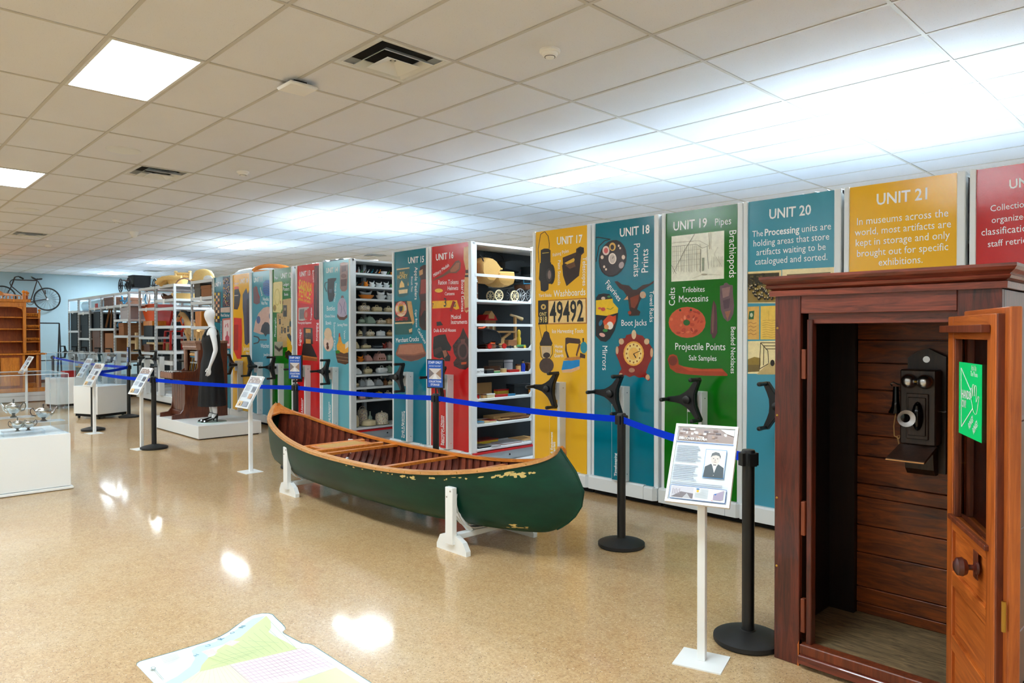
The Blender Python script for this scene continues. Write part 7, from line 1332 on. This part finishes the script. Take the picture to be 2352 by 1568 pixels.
# ------------------------------------------------------------------ toys on the side shelves of unit 16
XT = -6.364
D6 = lambda x, y, dx=0: PX(1080 + x / 6.273, 550 + y / 6.273, XT - dx)
E6 = lambda x, y, dx=0: PX(1080 + x / 5.6, 780 + y / 5.6, XT - dx)
def inst(name, lab, cat, p, grp='toys on the side shelves'): return thing(name, lab, cat, p, 0, grp)
def wheelx(o, c, r, mat, sp=8, t=.008, sm=None):
    w = part('wheel', MB().tube([(c[0], c[1] + r * math.cos(2 * PI * k / 24), c[2] + r * math.sin(2 * PI * k / 24)) for k in range(24)], t, 7, closed=True), mat, o, True); m = MB()
    for k in range(sp): a = 2 * PI * k / sp; m.tube([c, (c[0], c[1] + r * math.cos(a), c[2] + r * math.sin(a))], t * .55, 5)
    part('spokes', m, sm or mat, w)['kind'] = 'stuff'
def local(o): return lambda q: Vector(q) - o.location
z1 = SH16[0]
# wicker pram
pc_ = D6(330, 800, .2); o = inst('wicker_pram', 'golden wicker doll pram with cream wheels on the top toy shelf', 'pram', (XT - .2, pc_.y, z1)); l = local(o)
def yz(x, y, d=.2): q = l(D6(x, y, d)); return q.y, q.z
def shell(name, outline, hw_, mat, bulge=.12):
    m = MB(); P = [yz(*q) for q in outline]; cy, cz = sum(p[0] for p in P) / len(P), sum(p[1] for p in P) / len(P)
    rings = [[(x, cy + (p[0] - cy) * s, cz + (p[1] - cz) * s) for p in P] for x, s in ((-hw_, .78), (-hw_ * .8, .92), (-hw_ * .3, 1), (hw_ * .3, 1), (hw_ * .8, .92), (hw_, .78))]; m.loft(rings); return part(name, m, mat, o, True)
t = NT('wicker_weave'); M['wicker_weave'] = t.m; wv = t.n('ShaderNodeTexWave'); wv.bands_direction = 'DIAGONAL'; t.L.new(t.co(), wv.inputs['Vector']); wv.inputs['Scale'].default_value = 40; wv.inputs['Distortion'].default_value = 1.5; t.base(t.ramp(wv.outputs['Fac'], [(.2, (176, 124, 58)), (.7, (230, 188, 112))])); t.set(Roughness=.6); t.bump(wv.outputs['Fac'], .5, .006)
shell('hood', [(45, 480), (50, 340), (100, 275), (170, 258), (240, 275), (300, 320), (350, 390), (375, 425), (335, 480), (290, 590), (240, 640), (150, 630), (80, 560)], .14, 'wicker_weave')
shell('basket_body', [(290, 470), (400, 458), (545, 465), (558, 560), (535, 650), (450, 690), (360, 685), (290, 640), (265, 580)], .15, 'wicker_weave')
for x, y, dx in ((320, 775, -.12), (545, 780, -.12), (400, 790, .14), (150, 790, .14)):
    q = l(D6(x, y, .2)); r = .062; wheelx(o, (-dx, q.y, r + .005), r, 'cer_cream', 8, .009)
part('push_handle', MB().tube([(.12, *yz(130, 480)), (.12, *yz(100, 330)), (.12, *yz(70, 260)), (.12, *yz(40, 235))], .008, 6), 'black_plastic', o, True); part('spring', MB().tube([(.1, *yz(180, 690)), (.1, *yz(350, 720)), (.1, *yz(540, 700))], .008, 6), 'black_plastic', o, True); part('hood_rim', MB().tube([(x_, *yz(378, 428)) for x_ in (-.1, 0, .1)], .012, 6), 'wicker', o)
# black pram behind
pc_ = D6(600, 830, .45); o = inst('black_pram', 'black hooded doll pram behind the wicker pram', 'pram', (XT - .45, pc_.y, z1)); l = local(o)
def yz(x, y, d=.45): q = l(D6(x, y, d)); return q.y, q.z
shell('hood', [(340, 440), (345, 330), (420, 300), (520, 295), (640, 300), (695, 330), (680, 400), (600, 500), (470, 470)], .16, 'navy_dark'); shell('tub', [(470, 470), (600, 500), (690, 510), (700, 580), (640, 630), (540, 630), (480, 560)], .15, 'navy_dark')
for x in (640, 470): q = l(D6(x, 765, .45)); wheelx(o, (.15, q.y, .085), .08, 'black_plastic', 10, .006, 'steel')
part('push_handle', MB().tube([(.0, *yz(330, 350)), (.0, *yz(300, 250)), (.0, *yz(200, 235)), (0, *yz(200, 150)), (0, *yz(420, 150))], .008, 6), 'black_plastic', o, True); part('hood_arch', MB().tube([(0, *yz(240, 175)), (0, *yz(380, 190)), (0, *yz(450, 230)), (0, *yz(490, 300))], .008, 6), 'black_plastic', o, True)
pc_ = D6(800, 830, .2); o = inst('doll_buggy', 'dark doll buggy with thin spoked wheels at the right of the top toy shelf', 'buggy', (XT - .2, pc_.y, z1)); l = local(o)
def yz(x, y, d=.2): q = l(D6(x, y, d)); return q.y, q.z
shell('tub', [(690, 650), (840, 645), (820, 700), (760, 735), (710, 720)], .1, 'brown_wood'); part('rail', MB().tube([(.1, *yz(690, 560)), (.1, *yz(690, 640)), (.1, *yz(840, 640)), (.1, *yz(870, 570))], .007, 6), 'blue_metal', o); 
for x in (660, 810): q = l(D6(x, 760, .2)); wheelx(o, (.08, q.y, .085), .08, 'grey_metal', 10, .005)
part('upper_tub', MB().cbox(-.1, yz(800, 440)[0], yz(800, 500)[1], .1, yz(885, 440)[0], yz(885, 390)[1], .01), 'navy_dark', o); part('red_lining', MB().cbox(-.2, yz(700, 0)[0], yz(0, 375)[1], -.12, yz(830, 0)[0], yz(0, 325)[1], .01), 'red_paint', o)
pc_ = D6(75, 830, .1); o = inst('metal_churn', 'silver and brown cylinder lantern at the left of the top toy shelf', 'lantern', (XT - .1, pc_.y, z1)); part('foot', MB().lathe([(.035, 0), (.035, .02)], 14), 'silver', o); part('tank', MB().lathe([(.03, .02), (.03, .2), (.026, .23)], 16), 'brown_wood', o, True); part('collar', MB().lathe([(.033, .21), (.03, .24), (.012, .26), (.01, .3)], 14), 'silver', o, True); part('band', MB().lathe([(.0315, .07), (.0315, .085)], 14), 'silver', o)
# second shelf: plush animal, doll house, scooter, cart
z2 = SH16[1]
pc_ = D6(210, 1550, .15); o = inst('plush_animal', 'large black plush animal on red wheels on the second toy shelf', 'toy animal', (XT - .15, pc_.y, z2)); l = local(o)
def yz(x, y, d=.15): q = l(D6(x, y, d)); return q.y, q.z
M['plush'] = simple('plush', (10, 16, 22), .95, bump=1., bscale=90); shell('body', [(50, 1290), (120, 1265), (200, 1275), (300, 1300), (360, 1350), (385, 1430), (380, 1500), (300, 1510), (200, 1500), (90, 1520), (50, 1480)], .12, 'plush')
for x in (200, 410): q = yz(x, 1530); part('wheel', MB().lathe([(.032, -.01), (.034, 0), (.032, .01)], 18, (.1, q[0], .034), ax=(1, 0, 0)), 'red_paint', o); part('axle', MB().tube([(-.1, q[0], .034), (.1, q[0], .034)], .006, 6), 'steel', o)
part('collar', MB().tube([(.08, *yz(50, 1275)), (.1, *yz(110, 1275)), (.08, *yz(160, 1245))], .012, 6), 'orange_paint', o); part('cart_seat', MB().cbox(.05, yz(195, 0)[0], .06, .12, yz(275, 0)[0], .1, .01), 'orange_paint', o)
pc_ = D6(220, 1290, .35); o = inst('doll_house', 'small red brick doll house with a pointed roof', 'doll house', (XT - .38, D6(220, 1290, .38).y, z2)); l = local(o)
def yz(x, y, d=.38): q = l(D6(x, y, d)); return q.y, q.z
a, b = yz(145, 1280), yz(295, 1165); part('wall', MB().cbox(-.1, a[0], 0, .1, b[0], b[1], .003), 'cardboard', o); part('roof', MB().prism([(a[0] - .02, b[1]), (b[0] + .02, b[1]), (b[0] - .03, b[1] + .07), (a[0] + .03, b[1] + .07)], 'x', -.1, .11), 'red_strip', o); g0, g1 = yz(180, 1140), yz(258, 1030); gm = (g0[0] + g1[0]) / 2; part('gable', MB().prism([(g0[0], g0[1]), (g1[0], g0[1]), (g1[0], g0[1] + .05), (gm, g1[1]), (g0[0], g0[1] + .05)], 'x', .0, .12), 'tan', o)
for k in (.25, .75): part('window', MB().box(.1, a[0] + (b[0] - a[0]) * k - .015, b[1] * .55, .103, a[0] + (b[0] - a[0]) * k + .015, b[1] * .8), 'cer_cream', o)
part('door', MB().box(.1, (a[0] + b[0]) / 2 - .012, 0.0, .103, (a[0] + b[0]) / 2 + .012, b[1] * .4), 'red_paint', o)
pc_ = D6(480, 1550, .3); o = inst('wooden_scooter', 'pale wooden scooter with a turned handle on the second toy shelf', 'scooter', (XT - .3, pc_.y, z2)); l = local(o)
def yz(x, y, d=.3): q = l(D6(x, y, d)); return q.y, q.z
q = yz(445, 1490); part('wheel', MB().lathe([(.06, -.012), (.062, 0), (.06, .012)], 20, (.02, q[0], .062), ax=(1, 0, 0)), 'tan', o); q = yz(640, 1490); part('wheel', MB().lathe([(.06, -.012), (.062, 0), (.06, .012)], 20, (.02, q[0], .062), ax=(1, 0, 0)), 'tan', o)
a, b = yz(350, 1330), yz(640, 1310); part('seat_board', MB().cbox(-.04, a[0], a[1] - .012, .04, b[0], a[1] + .012, .004), 'tan', o); part('steering_post', MB().bar((0, *yz(650, 1480)), (0, *yz(645, 1110)), .03), 'tan', o); part('handle', MB().tube([(.0, *yz(580, 1085)), (0, *yz(650, 1105)), (0.02, *yz(735, 1150))], [.014, .016, .026], 10), 'cream_wood', o, True); part('strut', MB().bar((0, *yz(445, 1440)), (0, *yz(570, 1345)), .03), 'tan', o)
pc_ = D6(650, 1550, .1); o = inst('pull_cart', 'red and green wooden pull cart with yellow wheels on the second toy shelf', 'toy cart', (XT - .1, pc_.y, z2)); l = local(o)
def yz(x, y, d=.1): q = l(D6(x, y, d)); return q.y, q.z
a, b = yz(520, 1500), yz(645, 1445); part('wagon', MB().cbox(-.04, a[0], .03, .04, b[0], b[1], .004), 'cardboard', o); a, b = yz(640, 1535), yz(772, 1505); part('platform', MB().cbox(-.04, a[0], .018, .04, b[0], .045, .004), 'cer_green', o); q = yz(700, 0); part('peg', MB().lathe([(.026, .045), (.028, .12), (.018, .15), (.024, .19), (.02, .22), (.004, .235)], 14, (0, q[0], 0)), 'cer_yellow', o, True)
for x, mt in ((610, 'cer_cream'), (748, 'cer_yellow'), (540, 'cer_dark')): q = yz(x, 0); part('wheel', MB().lathe([(.018, -.006), (.018, .006)], 14, (.045, q[0], .02), ax=(1, 0, 0)), mt, o)
# lower shelves
def tb(name, lab, cat, f, x0, y0, x1, y1, z, d, dx, mat, lid=None, rnd_=False):
    a, b = f(x0, y1, dx), f(x1, y0, dx); w, h = b.y - a.y, max(.012, b.z - z); o = inst(name, lab, cat, (XT - dx, (a.y + b.y) / 2, z + .0005))
    if rnd_: part('drum', MB().lathe([(w / 2, 0), (w / 2, h * .8), (w * .48, h * .82)], 20, (-d * 0, 0, 0), sx=min(1, d / w)), mat, o, True); part('lid', MB().lathe([(w * .52, h * .8), (w * .52, h)], 20, sx=min(1, d / w)), lid or mat, o, True)
    else:
        m = MB(); m.cbox(-d / 2, -w / 2, 0, d / 2, w / 2, h * (.75 if lid else 1), .004); part('body', m, mat, o)
        if lid: m = MB(); m.cbox(-d / 2 - .003, -w / 2 - .003, h * .75, d / 2 + .003, w / 2 + .003, h, .004); part('lid', m, lid, o)
    return o
z3, z4, z5, z6 = SH16[2:]
o = tb('shelf_card', 'white handwritten card at the left of the third toy shelf', 'card', E6, 40, 368, 178, 435, z3, .004, .01, 'white_paint'); m = MB(); text3(m, 'Canadian Toys', (.0022, -.085, .018), (.0022, .075, .026), (1, 0, 0), .9); part('lettering', m, 'lettering_black', o)
tb('round_box', 'round brown wooden box on the third toy shelf', 'box', E6, 190, 335, 375, 400, z3, .16, .25, 'brown_wood', 'brown_wood', True); tb('file_box', 'grey lidded box at the back of the third toy shelf', 'box', E6, 200, 255, 390, 400, z3, .1, .5, 'grey_card', 'grey_card'); tb('pale_box', 'pale blue-grey box beside the grey lidded box', 'box', E6, 400, 255, 515, 400, z3, .1, .5, 'pale_card', 'pale_card'); tb('wood_block', 'green and white toy block on the third toy shelf', 'toy', E6, 290, 395, 370, 410, z3, .05, .08, 'cer_green', 'cer_cream'); tb('tan_drum', 'tan toy drum lying with red sticks on the third toy shelf', 'toy', E6, 395, 365, 460, 405, z3, .07, .1, 'tan', 'cer_cream', True); tb('red_sticks', 'flat bright red toy boards on the third toy shelf', 'toy', E6, 480, 380, 605, 402, z3, .08, .08, 'red_paint', 'red_paint'); tb('carved_cup', 'tan carved wooden cup beside the blue figure', 'cup', E6, 590, 312, 645, 395, z3, .06, .1, 'tan', 'brown_wood', True); tb('wood_chest', 'brown wooden chest at the right of the third toy shelf', 'chest', E6, 710, 295, 795, 385, z3, .12, .2, 'brown_wood', 'brown_wood'); tb('dark_blocks', 'cluster of dark toy blocks beside the handwritten card', 'toy', E6, 195, 375, 285, 412, z3, .06, .08, 'navy_dark', 'grey_card')
p = E6(680, 390, .08); o = inst('toy_figure', 'small standing figure in a blue coat and cap on the third toy shelf', 'toy figure', (XT - .08, p.y, z3)); part('coat', MB().lathe([(.026, 0), (.026, .02), (.03, .06), (.024, .1), (.014, .105)], 14), simple('toy_blue', (20, 60, 190), .4), o, True); part('head', MB().ell((0, 0, .122), (.015, .015, .018), 12, 8), 'cer_tan', o, True); part('cap', MB().lathe([(.018, .132), (.014, .146), (.004, .15)], 12), 'cer_dark', o, True)
tb('toy_truck', 'dark red toy truck at the left of the fourth toy shelf', 'toy', E6, 42, 690, 95, 750, z4, .07, .06, 'red_paint', 'brown_wood'); tb('toy_cottage', 'small cream toy house on the fourth toy shelf', 'toy house', E6, 200, 688, 298, 735, z4, .06, .05, 'cer_cream', 'cer_white'); tb('toy_gate', 'small tan toy hut beside the cream toy house', 'toy house', E6, 150, 695, 200, 735, z4, .05, .06, 'tan', 'brown_wood'); tb('hobby_board', 'curved pale wooden board at the back of the fourth toy shelf', 'toy', E6, 50, 545, 270, 640, z4, .03, .4, 'tan'); tb('red_boat', 'flat red toy boat on the fourth toy shelf', 'toy boat', E6, 300, 695, 465, 718, z4, .06, .06, 'red_paint', 'red_paint'); tb('blue_boat', 'flat blue toy boat on the fourth toy shelf', 'toy boat', E6, 470, 690, 565, 710, z4, .05, .06, 'blue_metal', 'blue_metal'); tb('yellow_boat', 'yellow toy boat behind the red toy boat', 'toy boat', E6, 330, 630, 470, 690, z4, .08, .25, 'cer_yellow', 'red_paint'); tb('box_camera', 'black mechanical toy box with a pale dial on the fourth toy shelf', 'toy', E6, 515, 555, 745, 690, z4, .15, .2, 'navy_dark', 'navy_dark'); tb('amber_jar', 'small amber jar at the right of the fourth toy shelf', 'jar', E6, 755, 625, 790, 680, z4, .05, .1, 'oak', 'navy_dark', True)
tb('blue_book', 'pale blue book at the left of the fifth toy shelf', 'book', E6, 42, 1040, 125, 1080, z5, .16, .1, 'cer_grey', 'blue_metal'); tb('tan_book', 'tan book beside the pale blue book', 'book', E6, 128, 1035, 195, 1070, z5, .16, .1, 'cer_cream', 'tan'); tb('maroon_book', 'maroon book beside the tan book on the fifth toy shelf', 'book', E6, 198, 1022, 292, 1060, z5, .14, .1, 'cer_cream', 'cer_red'); tb('game_board', 'large tan folded game board at the back of the fifth toy shelf', 'game board', E6, 200, 930, 620, 1020, z5, .3, .4, 'tan'); tb('cribbage_board', 'narrow dark peg board on the fifth toy shelf', 'game board', E6, 360, 1005, 495, 1030, z5, .06, .08, 'brown_wood', 'tan'); tb('paint_box', 'flat red-brown paint box at the right of the fifth toy shelf', 'box', E6, 460, 970, 778, 1018, z5, .2, .15, 'brown_wood', 'cardboard')
tb('black_game_box', 'black game box at the left of the lowest toy shelf', 'game box', E6, 42, 1345, 205, 1400, z6, .2, .12, 'navy_dark', 'grey_card'); tb('game_box', 'flat grey game box with an orange mark on the lowest toy shelf', 'game box', E6, 208, 1340, 330, 1385, z6, .2, .1, 'pale_card', 'pale_card'); tb('yellow_game_box', 'yellow and red game box at the back of the lowest toy shelf', 'game box', E6, 50, 1255, 295, 1330, z6, .2, .35, 'cer_yellow', 'cer_red'); tb('pink_game_box', 'pale pink game box on the lowest toy shelf', 'game box', E6, 335, 1310, 580, 1370, z6, .25, .15, 'cer_pink', 'pale_card'); tb('parcel_box', 'large tan parcel with a white front on the lowest toy shelf', 'box', E6, 590, 1245, 795, 1320, z6, .3, .18, 'cer_white', 'tan')
